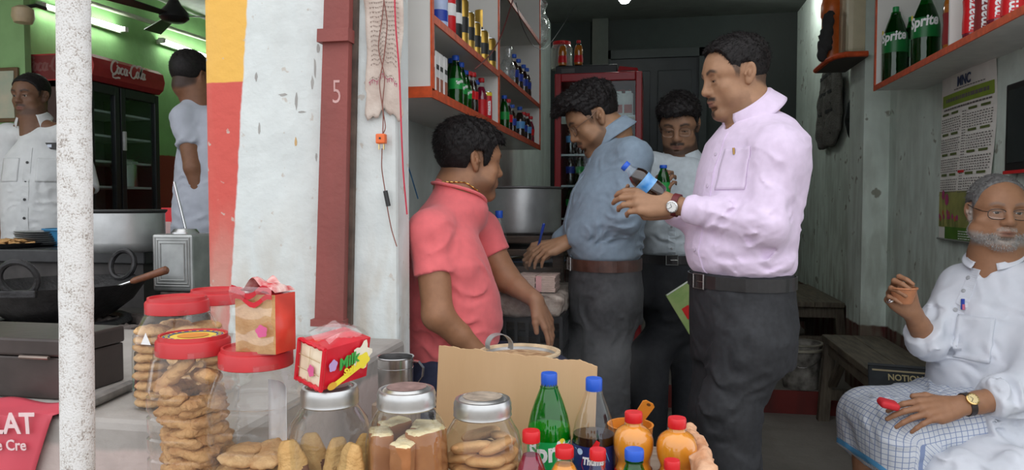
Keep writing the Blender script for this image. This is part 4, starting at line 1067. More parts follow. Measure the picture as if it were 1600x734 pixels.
# ---------------------------------------------------------------- right wall shelf, calendar, hung things
xs2 = 1.075; zr = onX(1367, 136, xs2)[2]; yfar = onX(1367, 137, xs2)[1]; ynear = 1.95
t = thing('wall_shelf', V(XR, ynear, zr), 'pale wall shelf with orange edge over the calendar, full of big green bottles', 'shelf')
O2 = V(XR, ynear, zr)
sb('bottom_board', (xs2, ynear, zr - .018), (XR, yfar, zr), mat('grey_laminate', (.62, .63, .61), rough=.4, var=.06), par=t, O=O2)
sb('end_panel', (xs2, yfar - .015, zr), (XR, yfar, 2.7), lam, par=t, O=O2)
ydv = onX(1477, 60, xs2)[1]
sb('divider', (xs2 + .01, ydv - .012, zr), (XR, ydv, 2.7), lam, par=t, O=O2)
sb('edge_strip', (xs2 - .006, ynear, zr - .02), (xs2, yfar + .004, zr + .006), orange, par=t, O=O2)
sb('edge_strip', (xs2 - .006, yfar - .016, zr), (xs2, yfar + .004, 2.7), orange, par=t, O=O2)
sb('top_board', (xs2, ynear, 2.68), (XR, yfar, 2.7), lam, par=t, O=O2)
WR = math.radians(198)
def big_sprite(t, r, h):
    wrapped_text('Sprite', .062, r, .60 * h, math.radians(240), INK_W, t, rot=.10, bold=.002, sx=.85, shear=.2)
    c = MB(); c.disc(.012, 0, 16); o = c.build('emblem', INK_Y, t)
    for v in o.data.vertices: v.co = Vector((v.co.x - .055, v.co.y + .62 * h + .018, 0))
    wrap_mesh(o.data, r + .0008, math.radians(238))
for i, (pxx, dx, hh, rr) in enumerate(((1399, .075, .375, .058), (1446, .075, .33, .056), (1424, .155, .33, .045))):
    yy = onX(pxx, 60, xs2 + dx)[1]
    bottle('soda_bottle', V(xs2 + dx, yy, zr), rr, hh, 'cone', D_DKGREEN, W_GREEN, .84, 'green' if i else 'green', ['large green lemon soda bottle at the far end of right shelf', 'large green lemon soda bottle beside the shelf divider on right', 'green bottle half hidden behind two large green soda bottles'][i], 'large green bottles on the right shelf', (mat('label_deep_green', (.006, .15, .03), rough=.35), .40, .66), 24, writing=big_sprite if i < 2 else None)
for i, pxx in enumerate((1489, 1504, 1521, 1540, 1561, 1583)):
    dx = .05 + .02 * (i % 2); yy = onX(pxx, 60, xs2 + dx)[1]
    am = i in (0, 1, 3)
    tb = bottle('juice_bottle', V(xs2 + dx, yy, zr), .036, .30, 'waist', D_AMBER if am else D_RED, W_CLEAR, .82, 'red', '%s drink bottle, %s from the divider on the right shelf' % ('amber' if am else 'red', ['first', 'second', 'third', 'fourth', 'fifth', 'sixth'][i]), 'amber and red bottles on the right shelf', (L_RED if not am else mat('label_maroon', (.25, .02, .02)), .1, .5), 20)
    wrapped_text('maaza', .05, .036, .095, math.radians(240), INK_W, tb, rot=math.pi / 2, bold=.0012)
for i, pxx in enumerate((1498, 1530, 1560)):
    yy = onX(pxx, 60, xs2 + .14)[1]
    bottle('juice_bottle', V(xs2 + .14, yy, zr), .034, .31, 'round', D_AMBER, W_CLEAR, .82, 'yellow', 'amber bottle in back row behind the red drink bottles, %s from divider' % NTH[i], 'back row bottles on the right shelf', (L_RED, .2, .45), 16)
# calendar
xc_ = XR - .012
cy0, cy1 = onX(1470, 240, xc_)[1], onX(1551, 240, xc_)[1]; ct = onX(1478, 113, xc_)[2] - .015; cb = onX(1466, 372, xc_)[2]
t = thing('wall_calendar', V(XR, (cy0 + cy1) / 2, cb), 'long paper wall calendar with tulips hanging under the right shelf', 'calendar')
CO = V(XR, (cy0 + cy1) / 2, cb); cw, chh = cy0 - cy1, ct - cb
def cq(u, v, off): return V(xc_ - off - .010 * math.sin(u * 3.1) - .012 * math.sin(v * 5 + 1) * u, cy0 - u * cw, cb + v * chh) - CO   # u from the far edge to the near edge
def cquad(mb, u0, v0, u1, v1, off, nu=6, nv=6): mb.grid(lambda a, b: cq(u0 + (u1 - u0) * a, v0 + (v1 - v0) * b, off), nu, nv)
m_ = MB(); cquad(m_, 0, 0, 1, 1, 0, 10, 24); m_.build('sheet', mat('calendar_paper', (.80, .76, .70), rough=.7, var=.05), t)
for v in (0, 1):
    m_ = MB(); m_.tube([cq(-.02, v, .003), cq(.5, v, .003), cq(1.02, v, .003)], .005, 8); m_.build('hanging_strip', mat('strip_tin', (.35, .35, .33), rough=.4, metal=.6), t)
m_ = MB(); cquad(m_, .04, .80, .97, .872, .002); m_.build('green_band', mat('calendar_green', (.24, .34, .04), rough=.6), t)
rr_ = random.Random(3)
dash = MB()
def dashes(u0, u1, v, hgt, gap=.012, lo=.01, hi=.04):
    u = u0
    while u < u1 - lo:
        w_ = min(rr_.uniform(lo, hi), u1 - u); cquad(dash, u, v, u + w_, v + hgt, .0028, 1, 1); u += w_ + gap
dashes(.12, .9, .825, .022, .01, .02, .07); dashes(.08, .95, .778, .010, .008, .02, .05); dashes(.3, .85, .885, .006, .008, .02, .05)
for bi in range(4):
    for bj in range(2):
        U0 = .03 + bj * .53; V1 = .752 - bi * .122
        for k in range(6): dashes(U0, U0 + .41, V1 - .03 - k * .0145, .006, .018, .014, .034)
dashes(.455, .55, .28, .005); 
for k in range(30): dashes(.47, .54, .745 - k * .0155, .005, .01, .02, .04)
o = dash.build('printed_dates', mat('calendar_ink', (.16, .14, .13), rough=.7), t); o['kind'] = 'stuff'
for bi in range(4):
    for bj in range(2):
        for k in range(2):
            m_ = MB(); U0 = .05 + bj * .53 + k * .2; cquad(m_, U0, .748 - bi * .122, U0 + .14, .762 - bi * .122, .003, 1, 1); m_.build('month_tab', mat('calendar_olive', (.10, .13, .03), rough=.6), t)
M_ = frame(cq(.5, .925, .004), cq(.8, .925, .004) - cq(.2, .925, .004), V(0, 0, 1)); text_mesh('MNC', .058, M_, 'lettering', mat('calendar_navy', (.06, .08, .16), rough=.6), t, bold=.0015)
m_ = MB(); cquad(m_, .44, .395, .56, .41, .003, 1, 1); m_.build('red_tab', INK_R, t)
pic = MB(); cquad(pic, .0, .075, 1, .29, .002, 8, 8)
pm_ = mat('meadow_print', (.10, .13, .04), col2=(.45, .42, .12), scale=5, rough=.6); pic.build('tulip_picture', pm_, t)
tul = mat('tulip_pink', (.42, .05, .17), rough=.6); stm = mat('tulip_stem', (.07, .14, .03), rough=.6)
for k in range(14):
    u, v, r_ = rr_.uniform(.03, .6), rr_.uniform(.12, .2), .028
    if k == 0: u, v, r_ = .12, .265, .05
    if k == 1: u, v, r_ = .22, .235, .06
    m_ = MB(); vs = [cq(u + r_ * math.cos(a) * .8, v + r_ * .55 * math.sin(a) * (1.25 if math.sin(a) > 0 else .9), .0035) for a in np.linspace(0, 6.283, 13)[:-1]]; m_.add(vs, [tuple(range(12))]); m_.build('tulip', tul if k < 9 else mat('tulip_orange', (.5, .12, .06)), t)
    m_ = MB(); m_.ribbon([cq(u, v - r_ * .4, .003), cq(u + .01, max(.08, v - .14), .003)], V(0, .0015, 0)); m_.build('tulip_stem', stm, t)
m_ = MB(); cquad(m_, 0.18, 0, 1, .078, .0028); m_.build('green_panel', mat('calendar_grass', (.07, .17, .015), rough=.6), t)
dash = MB()
for k in range(4): dashes(.5, .95, .012 + k * .014, .005, .01, .02, .06)
o = dash.build('panel_print', INK_W, t); o['kind'] = 'stuff'
# dark framed glass at the picture's right border
a, b_ = onX(1586, 150, XR), onX(1586, 272, XR)
MB().box(V(XR - .03, a[1] - .5, b_[2]), V(XR, a[1], a[2] + .05), bev=.004)
t = thing('framed_picture', V(XR, a[1] - .25, b_[2]), 'black glazed picture frame on the wall behind the old man', 'picture')
MB().box(V(-.03, -.25, 0), V(0, .25, a[2] - b_[2] + .04), bev=.005).build('frame', mat('frame_black', (.02, .02, .02), rough=.3), t)
MB().box(V(-.033, -.225, .04), V(-.029, .225, a[2] - b_[2] + .015)).build('glazing', mat('dark_print', (.03, .035, .035), rough=.08), t)
MB().box(V(-.034, -.25, 0), V(-.03, .25, .012)).build('red_border', INK_R, t)
# far bracket shelf with containers
zb_ = onX(1352, 100, XR)[2]
xb0 = onY(1287, 92, 4.7)[0]; zb_ = onY(1290, 92, 4.6)[2]
t = thing('bracket_shelf', V(XR - .135, 4.66, zb_), 'small dark bracket shelf with orange rounded edge beyond the pillar', 'shelf')
pts = [V(0, .25, 0), V(0, -.25, 0), V(xb0 - XR + .135 + .06, -.25, 0), V(xb0 - XR + .135 + .015, -.2, 0), V(xb0 - XR + .135, -.1, 0), V(xb0 - XR + .135, .25, 0)]
MB().add(pts + [p - V(0, 0, .03) for p in pts], [tuple(range(6)), tuple(range(11, 5, -1))] + [(i, i + 6, (i + 1) % 6 + 6, (i + 1) % 6) for i in range(6)]).build('board', mat('dark_board', (.06, .05, .045), rough=.6), t)
MB().ribbon([p + V(0, 0, -.034) for p in pts[1:]], V(0, 0, 0.0001)).build('edge_strip', orange, t) if 0 else None
MB().tube([p + V(-.002, 0, -.014) for p in pts[1:]], .016, 8).build('edge_strip', orange, t)
c1 = onY(1340, 60, 4.6); hc = .42
t = thing('jerrycan', V(c1[0], 4.6, zb_), 'cream plastic jerrycan on the dark bracket shelf', 'can')
MB().box(V(-.085, -.12, 0.001), V(.085, .12, hc), bev=.03).build('can_body', mat('cream_plastic', (.60, .53, .36), rough=.4, var=.05), t)
MB().lathe([(.03, hc), (.03, hc + .03), (0, hc + .03)], 16).build('can_cap', capm('red'), t)
c1 = onY(1299, 60, 4.72)
t = thing('orange_flask', V(c1[0], 4.72, zb_), 'orange insulated flask with dark cloth beside the cream jerrycan', 'flask')
MB().lathe([(0, .001), (.055, .001), (.055, .26), (.062, .27), (.062, .34), (.05, .38), (.045, .42), (0, .43)], 24).build('flask_body', mat('orange_plastic', (.60, .13, .02), rough=.35), t)
pr = [cap((-.03, -.06, .08), (-.02, -.07, .25), .035, .03, .02), cap((-.05, -.05, .02), (-.04, -.06, .15), .03, .03, .02)]
vs, fs = surface(pr, .008, folds([((-.03, -.06, .15), (1, 0, 1), .04, .008, .2)], 3, .004, 14)); tag(link('dark_rag', np_mesh('rag', vs, fs), mat('rag_dark', (.04, .04, .04), rough=.9), loc=(c1[0] - .02, 4.68, zb_)), 'dark bunched rag hanging before the orange flask', 'cloth')
# hung jacket and bag on the far right wall
g0, g1 = onX(1278, 170, XR - .05), onX(1318, 170, XR - .05); zt_, zb2 = onX(1300, 106, XR - .05)[2], onX(1290, 232, XR - .05)[2]
yy = (g0[1] + g1[1]) / 2; hw = abs(g0[1] - g1[1]) / 2
pr = [loft((XR - .05, yy, zb2), np.eye(3), [(0, 0, .1, .03, hw * .6), (.1, 0, .05, .045, hw * .9), (.4, 0, 0, .045, hw * .85), (zt_ - zb2, 0, -.03, .03, hw * .6)], rnd=.03)]
dsp = folds([((XR - .05, yy + k * .1, zb2 + .3), (0, 1, .1), .09, .012, .5) for k in (-1, 1)], 9, .006, 6)
vs, fs = surface(pr, .009, dsp); mjk = mat('jacket_weave', (.085, .08, .07), col2=(.16, .155, .14), scale=40, stretch=(1, 1, 6), rough=.9)
tj = link('hanging_jacket', np_mesh('jacket', vs - V(XR, yy, zb2), fs), mjk, loc=(XR, yy, zb2)); tag(tj, 'grey patterned jacket hanging on the far right wall below bracket shelf', 'jacket')
for k in range(3):
    q, n_q = project(pr, np.array([[XR - .12, yy + hw * .5 * math.cos(a), zb2 + .25 + k * .13] for a in np.linspace(0, 3.1, 8)]), V(1, 0, 0), dsp)
    mb = MB(); mb.ribbon(list(q), V(0, 0, .012), .004, nv=list(n_q)); mb.build('jacket_band', mat('jacket_band_dark', (.03, .03, .03)), tj, world=True)
c1 = onX(1336, 185, XR - .06)
pr = [ell(c1 - V(0, 0, .0), (.05, .11, .14), k=.02), cap(c1 + V(0, .0, .1), c1 + V(.03, .0, .34), .022, .012, .03), cap(c1 + V(0, -.06, .08), c1 + V(.03, -.01, .34), .016, .01, .02)]
vs, fs = surface(pr, .009, folds([(c1, (0, 1, .6), .06, .008, .2)], 5, .004, 10)); tag(link('black_bag', np_mesh('bag', vs - c1, fs), mat('black_polythene', (.012, .013, .014), rough=.25), loc=c1), 'black bag hanging on the wall between jacket and pillar', 'bag')
# ---------------------------------------------------------------- script logo, drawn with a broad pen
def coke(M, w, m, parent, name='logo_lettering', world=False):
    L = []
    arc = lambda cx, cy, rx, ry, a0, a1, n=18: [(cx + rx * math.cos(math.radians(a)), cy + ry * math.sin(math.radians(a))) for a in np.linspace(a0, a1, n)]
    C1 = arc(.62, .62, .42, .60, 42, 330, 26)
    L.append([(.95, .72), (.86, .86)][::-1] + [] ); L.append(C1)
    L.append([(.92, .26), (.80, .06), (.5, -.12), (.55, -.3), (.9, -.34), (1.25, -.24), (1.5, -.27)])
    L.append(arc(1.15, .40, .17, .28, 90, 450, 20)); L.append(arc(1.6, .40, .18, .28, 45, 320, 18)); L.append(arc(2.03, .40, .17, .28, 60, 400, 20)); L.append([(2.2, .68), (2.18, .3), (2.24, .12), (2.4, .2)])
    L.append([(2.42, .42), (2.62, .46)])
    L.append(arc(3.08, .62, .42, .60, 42, 330, 26)); L.append([(3.36, 1.0), (3.5, 1.22), (3.85, 1.28), (4.2, 1.12), (4.5, 1.2)])
    L.append(arc(3.62, .40, .17, .28, 90, 450, 20)); L.append([(3.86, .3), (4.05, .75), (4.12, 1.1), (4.03, 1.14), (3.97, .8), (3.97, .25), (4.08, .12), (4.2, .25)])
    L.append(arc(4.38, .40, .17, .28, 60, 400, 20)); L.append([(4.55, .68), (4.53, .3), (4.6, .12), (4.78, .24)])
    mb = MB(); s = w / 4.9
    for st in L:
        p = np.array(st); n = len(p)
        tg = np.gradient(p, axis=0); tg /= np.linalg.norm(tg, axis=1)[:, None] + 1e-9
        pen = np.array([.94, -.34]); wd = .05 + .075 * np.abs(tg[:, 0] * pen[1] - tg[:, 1] * pen[0])
        nr = np.stack([-tg[:, 1], tg[:, 0]], 1)
        sh = lambda q: q + np.stack([.22 * q[:, 1], 0 * q[:, 1]], 1)
        A, B = sh(p + nr * wd[:, None]), sh(p - nr * wd[:, None])
        vs = []
        zo = .0005 * len(mb.f) / 40
        for a, b in zip(A, B): vs += [tuple(M @ Vector(((a[0] - 2.6) * s, (a[1] - .4) * s, zo))), tuple(M @ Vector(((b[0] - 2.6) * s, (b[1] - .4) * s, zo)))]
        mb.add(vs, [(2 * i, 2 * i + 1, 2 * i + 3, 2 * i + 2) for i in range(n - 1)])
    return mb.build(name, m, parent, world=world)
# ---------------------------------------------------------------- red drinks cooler in the main room
YR = 4.82; fx0, fx1 = onY(866, 300, YR)[0], onY(1003, 200, YR)[0]; fz1 = onY(935, 113, YR)[2]; fz0 = .14
t = thing('drinks_cooler', V((fx0 + fx1) / 2, YR, fz0), 'red framed glass door drinks cooler at the back of the shop', 'cooler')
FO = V((fx0 + fx1) / 2, YR, fz0); hw = (fx1 - fx0) / 2; fh = fz1 - fz0
rf = mat('cooler_red', (.34, .012, .018), rough=.35, var=.06); ib = mat('cooler_dark', (.03, .032, .034), rough=.5); sh_ = mat('cooler_wire', (.45, .47, .48), rough=.4, metal=.4)
c = MB(); c.box(V(-hw, .04, 0), V(-hw + .03, .62, fh)); c.build('side_panel', rf, t); MB().box(V(hw - .03, .04, 0), V(hw, .62, fh)).build('side_panel', rf, t)
MB().box(V(-hw, .59, 0), V(hw, .62, fh)).build('back_panel', mat('cooler_back_dark', (.03, .034, .036), rough=.5), t); MB().box(V(-hw, .04, fh - .05), V(hw, .62, fh)).build('top_panel', rf, t); MB().box(V(-hw, .0, 0), V(hw, .62, .18)).build('base_panel', ib, t)
fw_ = .042
for nm, lo, hi in (('door_stile', (-hw, 0, .18), (-hw + fw_, .035, fh)), ('door_stile', (hw - fw_, 0, .18), (hw, .035, fh)), ('door_rail', (-hw + fw_, 0, fh - .055), (hw - fw_, .035, fh)), ('door_rail', (-hw + fw_, 0, .18), (hw - fw_, .035, .23))):
    MB().box(V(*lo), V(*hi), bev=.006).build(nm, rf, t)
MB().box(V(-hw + fw_, .014, .23), V(hw - fw_, .018, fh - .055)).build('door_glass', clear('cooler_glass', (.9, .95, .95), gloss=.015, edge=.3), t)
MB().box(V(-hw - .001 + .008, -.006, .85), V(-hw + .03, 0, 1.15), bev=.003).build('handle', mat('handle_grey', (.4, .4, .4), rough=.4), t)
shz = [onY(935, y, YR + .25)[2] - fz0 for y in (186, 243, 290, 340, 400)]
for z in shz: MB().box(V(-hw + .035, .06, z - .012), V(hw - .035, .56, z)).build('wire_shelf', sh_, t)
MB().box(V(-hw + .04, .05, shz[0] - .05), V(hw - .04, .062, shz[0] - .01)).build('price_strip', mat('price_strip', (.5, .5, .42), rough=.4), t)
MB().box(V(-hw + fw_ + .01, .50, shz[0] + .01), V(hw - fw_ - .01, .52, fh - .07)).build('sign_panel', mat('sign_dark', (.02, .016, .016)), t)
coke(frame(V(.03, .30, (shz[0] + fh) / 2 - .02), V(1, 0, .10), V(0, 0, 1)), .40, mat('logo_red', (.42, .02, .02), rough=.5), t)
# stock inside
rr_ = random.Random(11)
def stock(kind, x, y, z, i, lab):
    loc = FO + V(x, y, z)
    if kind == 'carton':
        q = thing('drink_carton', loc, lab, 'carton', 'cartons in the red cooler'); MB().box(V(-.033, -.03, .0005), V(.033, .03, .15), bev=.003).build('carton_body', L_WHITE, q)
        MB().box(V(-.026, -.0312, .02), V(.026, -.0302, .075)).build('printed_band', mat('carton_pink', (.55, .16, .14)), q); MB().box(V(-.02, -.02, .15), V(.02, .02, .165)).build('carton_top', L_WHITE, q)
    elif kind == 'can': can('drink_can', loc, .028, .125, [L_RED, L_GREEN, mat('can_amber', (.45, .22, .04))][i % 3], lab, 'cans in the red cooler')
    else:
        kd = 'bcgb'[i % 4]; dsc, dd, ww, ll = dict(DESC, g=('green soda bottle', D_DKGREEN, W_GREEN, L_GREEN))[kd]
        bottle('soda_bottle', loc, .031, .225, 'waist', dd, ww, .82, 'red' if kd == 'c' else 'blue', lab, 'bottles in the red cooler', (ll, .36, .56), 12)
ORD = ['first', 'second', 'third', 'fourth', 'fifth', 'sixth', 'seventh', 'eighth']
for i in range(7):
    x = -hw + .09 + i * .064
    (stock if i > 2 else lambda *a: 0)('can' if i < 5 else 'carton', x, .14, shz[0], i, 'drink %s on the cooler top shelf, %s from the left' % ('can' if i < 5 else 'carton', ORD[i]))
for r, z in enumerate(shz[1:]):
    for i in range(7): stock('bottle', -hw + .09 + i * .064, .14, z, i + r, 'bottle on cooler shelf %s, %s from the left' % (['below the white tray', 'at the men\'s waist height', 'near the big pot rim', 'low behind the pot'][r], ORD[i]))
tray = thing('white_tray', FO + V(.06, .2, shz[1] + .24), 'pale folded tray standing on cooler middle shelf', 'tray') if 0 else None
# things on top of the cooler
tp = FO + V(0, 0, fh)
t2 = thing('stabiliser', tp + V(-.10, .2, 0), 'black flat stabiliser box on top of the red cooler', 'box'); MB().box(V(-.19, -.1, .0), V(.22, .12, .07), bev=.008).build('case', mat('stabiliser_black', (.02, .022, .024), rough=.5), t2); MB().box(V(-.15, -.103, .02), V(-.06, -.1, .05)).build('dial', mat('dial_grey', (.1, .1, .1)), t2)
t2 = thing('red_box', tp + V(.19, .1, 0), 'small red tilted box on the cooler beside the stabiliser', 'box'); MB().hexa([V(-.07, -.06, 0), V(.07, -.06, 0), V(.07, .06, 0), V(-.07, .06, 0), V(-.055, -.05, .045), V(.06, -.05, .03), V(.06, .05, .03), V(-.055, .05, .045)]).build('box_body', rf, t2); MB().box(V(-.05, -.062, .01), V(.05, -.0605, .013)).build('box_seam', ib, t2)
bx = onY(880, 80, YR + .2)[0] - FO[0]; zt2 = fh + .07
t2 = thing('storage_jar', FO + V(bx - .015, .24, zt2), 'clear plastic jar with red lid standing on the stabiliser', 'jar'); MB().lathe([(0, .001), (.07, .001), (.074, .02), (.074, .14), (.06, .165), (.055, .17)], 24).build('jar_body', clear('grimy_plastic', (.8, .82, .75), gloss=.06, density=.25), t2); MB().lathe([(.062, .155), (.062, .185), (0, .188)], 24).build('jar_lid', capm('red'), t2)
for i, pxx in enumerate((879, 904)):
    bx = onY(pxx, 85, YR + .12)[0]
    bottle('juice_bottle', V(bx, YR + .12, fz0 + zt2), .030, .165, 'round', D_AMBER, W_CLEAR, .8, 'red', 'small amber juice bottle on the stabiliser, %s' % ('before the red lidded jar', 'standing apart from the jar')[i], 'amber bottles on the cooler', (L_RED, .12, .4), 16)
# ---------------------------------------------------------------- double door cooler in the green shop
xf = -3.69; yc0 = onX(139, 200, xf)[1]; yc1 = onX(250, 200, xf)[1]
zt_ = onX(139, 82, xf)[2]; zh = onX(139, 124, xf)[2]; z0 = .25
xw = onY(40, 200, yc0)[0]
t = thing('double_cooler', V((xf + xw) / 2, yc0, z0), 'tall black two door glass cooler with a red curved sign on top', 'cooler')
GO = V((xf + xw) / 2, yc0, z0)
bk = mat('cooler_black', (.022, .024, .026), rough=.35); dr_ = mat('cooler_maroon', (.16, .02, .022), rough=.45, var=.1); sred = mat('sign_red', (.42, .035, .04), rough=.35, var=.08)
def gb(nm, lo, hi, m, bev=0.): return MB().box(V(*lo) - GO, V(*hi) - GO, bev=bev).build(nm, m, t)
gb('side_panel', (xw, yc0, z0), (xf - .05, yc0 + .03, zh), mat('side_dark_maroon', (.06, .03, .028), rough=.5)); gb('side_panel', (xw, yc1 - .03, z0), (xf - .05, yc1, zh), bk); gb('back_panel', (xw, yc0, z0), (xw + .03, yc1, zh), mat('cooler_back', (.1, .11, .115)))
gb('base_panel', (xw, yc0, z0), (xf, yc1, z0 + .16), bk); gb('top_panel', (xw, yc0, zh - .04), (xf - .04, yc1, zh), bk)
# curved sign: bulges outwards at the top
hd_ = MB(); sec = [(xf - .0, zh), (xf + .035, zh + .03), (xf + .05, zh + .5 * (zt_ - zh)), (xf + .035, zt_ - .03), (xf - .01, zt_), (xw, zt_), (xw, zh)]
hd_.add([V(x, yc0, z) - GO for x, z in sec] + [V(x, yc1, z) - GO for x, z in sec], [tuple(range(7)), tuple(range(13, 6, -1))] + [(i, i + 7, (i + 1) % 7 + 7, (i + 1) % 7) for i in range(7)])
hd_.build('sign_box', sred, t); gb('sign_side', (xw + .01, yc0 - .004, zh + .01), (xf - .01, yc0, zt_ - .01), dr_)
ink = mat('logo_cream', (.72, .62, .6), rough=.5)
cL, cR = onX(170, 120, xf + .05), onX(228, 120, xf + .05)
coke(frame(V(xf + .060, (cL[1] + cR[1]) / 2, zh + .52 * (zt_ - zh)) - GO, V(0, 1, 0), V(0, 0, 1)), abs(cR[1] - cL[1]), ink, t)
coke(frame(V(xw + .21, yc0 - .0052, zh + .52 * (zt_ - zh)) - GO, V(1, 0, 0), V(0, 0, 1)), .42, mat('logo_dull', (.20, .07, .065), rough=.6), t, name='side_lettering')
ym = [yc0, onX(190, 250, xf)[1], yc1]
for k in range(2):
    a, b_ = ym[k] + .008, ym[k + 1] - .008
    d = MB().box(V(xf - .04, a, z0 + .17) - GO, V(xf, a + .045, zh - .01) - GO, bev=.004).build('door_stile', bk, t); gb('door_stile', (xf - .04, b_ - .045, z0 + .17), (xf, b_, zh - .01), bk, .004)
    gb('door_rail', (xf - .04, a + .045, zh - .07), (xf, b_ - .045, zh - .01), bk); gb('door_rail', (xf - .04, a + .045, z0 + .17), (xf, b_ - .045, z0 + .22), bk)
    gb('door_glass', (xf - .022, a + .045, z0 + .22), (xf - .018, b_ - .045, zh - .07), clear('cooler_glass'))
gb('handle', (xf, ym[1] + .012, onX(190, 235, xf)[2]), (xf + .02, ym[1] + .035, onX(190, 205, xf)[2]), mat('handle_pale', (.55, .56, .55), rough=.35), .004)
for y in (172, 210, 250, 290):
    z = onX(150, y, xf - .1)[2]; gb('wire_shelf', (xw + .03, yc0 + .03, z - .015), (xf - .06, yc1 - .03, z), mat('shelf_pale', (.6, .62, .6), rough=.4))
z = onX(205, 290, xf - .1)[2]
t2 = thing('steel_canister', V(xf - .15, (ym[1] + yc1) / 2, onX(150, 290, xf - .1)[2]), 'steel canister on a shelf inside the two door cooler', 'canister'); MB().lathe([(0, .001), (.09, .001), (.092, .17), (.08, .2), (0, .205)], 24).build('canister_body', mat('steel', (.6, .6, .6), rough=.25, metal=1, var=.05), t2); MB().lathe([(.094, .165), (.094, .185)], 24).build('canister_band', sh_, t2)
# ---------------------------------------------------------------- the sweet stall on the left
iron = mat('black_iron', (.022, .021, .022), rough=.42, var=.4, scale=25, bump=.25, bscale=90, metal=.3)
steel = mat('steel', (.6, .6, .6), rough=.25, metal=1, var=.05); alu = mat('aluminium', (.50, .51, .51), rough=.40, metal=.8, var=.12, scale=12, bump=.05, bscale=60)
wood_d = mat('dark_wood', (.07, .045, .032), rough=.6, var=.35, scale=14, stretch=(1, 1, 8), bump=.2, bscale=50)
ZS = .80
kc = P(95, 440, 2.5); kc[2] = .955
t = thing('iron_wok', V(kc[0], kc[1], ZS + .02), 'big black iron wok with two ring handles on the stove', 'wok')
KO = V(kc[0], kc[1], ZS + .02); hk = .135
prof = [(0, 0), (.09, .004), (.16, .028), (.22, .075), (.262, hk), (.268, hk + .004), (.262, hk + .002), (.217, .08), (.157, .034), (.09, .011), (0, .008)]
MB().lathe(prof, 48).build('wok_bowl', iron, t)
def ring(c, u, v, r, th, nm, m, par, n=28):
    MB().tube([c + r * (math.cos(a) * u + math.sin(a) * v) for a in np.linspace(0, 6.283, n + 1)[:-1]], th, 8, closed=True).build(nm, m, par)
for px, py in ((47, 440), (172, 411)):
    q = P(px, py, 2.3 if px < 100 else 2.7); dx = V(q[0] - kc[0], q[1] - kc[1], 0); dx = nrm(dx) * .268; tg = nrm(np.cross(dx, V(0, 0, 1)))
    ring(dx + V(0, 0, hk + .042), tg, nrm(V(0, 0, 1) + nrm(dx) * .25), .053, .010, 'ring_handle', iron, t)
    MB().box(V(-.05, -.008, -.012), V(.05, .012, .012), bev=.004, M=Matrix.Translation(Vector(dx + V(0, 0, hk - .006))) @ Matrix.Rotation(math.atan2(tg[1], tg[0]), 4, 'Z')).build('handle_plate', iron, t)
# burner under it
t = thing('stove_ring', V(kc[0], kc[1], ZS), 'sooty iron stove ring under the big wok', 'stove'); ring(V(0, 0, .02), V(1, 0, 0), V(0, 1, 0), .20, .018, 'ring', iron, t)
# turner lying in the wok
t0, t1 = P(181, 448, 2.42), P(262, 421, 2.40); t = thing('turner', t0, 'steel turner with brown wooden handle lying across the wok', 'utensil'); u = t1 - t0
MB().tube([V(0, 0, 0), u * .35], [.004, .005], 8).build('shaft', steel, t); MB().tube([u * .3, u * .36, u * .7, u * .97, u], [.007, .011, .012, .014, .009], 10).build('handle', mat('turner_wood', (.16, .06, .03), rough=.4, var=.3, scale=30), t)
MB().tube([V(0, 0, 0), u * -.45 - V(0, 0, .03)], [.004, .006], 8).build('blade', steel, t)
# dark counter behind
yk = 2.62; xk1 = onY(226, 400, yk)[0]
t = thing('black_counter', V(-2.6, yk, 0), 'black topped counter behind the wok carrying pot and plates', 'counter')
MB().box(V(-4.1 + 2.6, 0, .98 - 0), V(xk1 + 2.6, .42, 1.035), bev=.006).build('counter_top', mat('counter_black', (.02, .02, .021), rough=.35, var=.4), t)
MB().box(V(-4.1 + 2.6, .03, ZS), V(xk1 + 2.57, .4, .98)).build('counter_front', mat('counter_dark', (.045, .04, .038), rough=.6, var=.3), t)
ZK = 1.036
pc = P(192, 333, 2.92); t = thing('steel_pot', V(pc[0], pc[1], ZK), 'wide aluminium pot with dark rim on the black counter', 'pot')
r = 60 / 1150 * 2.92; hp_ = onY(192, 328, pc[1])[2] - ZK
MB().lathe([(0, .001), (r * .9, .001), (r * .97, .012), (r, .04), (r, hp_ - .006), (r + .006, hp_ - .002), (r + .006, hp_), (r - .003, hp_), (r - .004, .03), (0, .02)], 48).build('pot_body', alu, t)
MB().lathe([(r + .001, hp_ - .012), (r + .0085, hp_ - .004), (r + .0085, hp_ + .002), (r - .004, hp_ + .003)], 48).build('pot_rim', mat('rim_dark', (.05, .05, .05), rough=.5, metal=.5), t)
pc2 = onY(104, 388, 3.0); 
for i in range(7):
    q = MB().lathe([(0, .0), (.07, .0), (.115, .006), (.122, .011), (.119, .012), (.07, .004), (0, .003)], 36)
    o = q.build('steel_plate', mat('plate_steel', (.45, .46, .46), rough=.3, metal=.9), loc=(pc2[0] + .002 * math.sin(i * 2), 2.88 + .002 * math.cos(i * 3), ZK + .0005 + i * .009)); tag(o, 'grey steel plate in the stack behind the white post, ' + ['lowest', 'second from below', 'third from below', 'middle one', 'third from the top', 'second from the top', 'topmost'][i], 'plate', 'stacked steel plates')
b0 = P(14, 374, 3.0); t = thing('blue_basin', V(b0[0], 2.95, ZK), 'blue plastic basin on the black counter at far left', 'basin')
MB().lathe([(0, .001), (.12, .001), (.15, .07), (.158, .072), (.158, .078), (.146, .077), (.116, .008), (0, .006)], 40).build('basin_body', mat('blue_plastic', (.04, .22, .42), rough=.35), t)
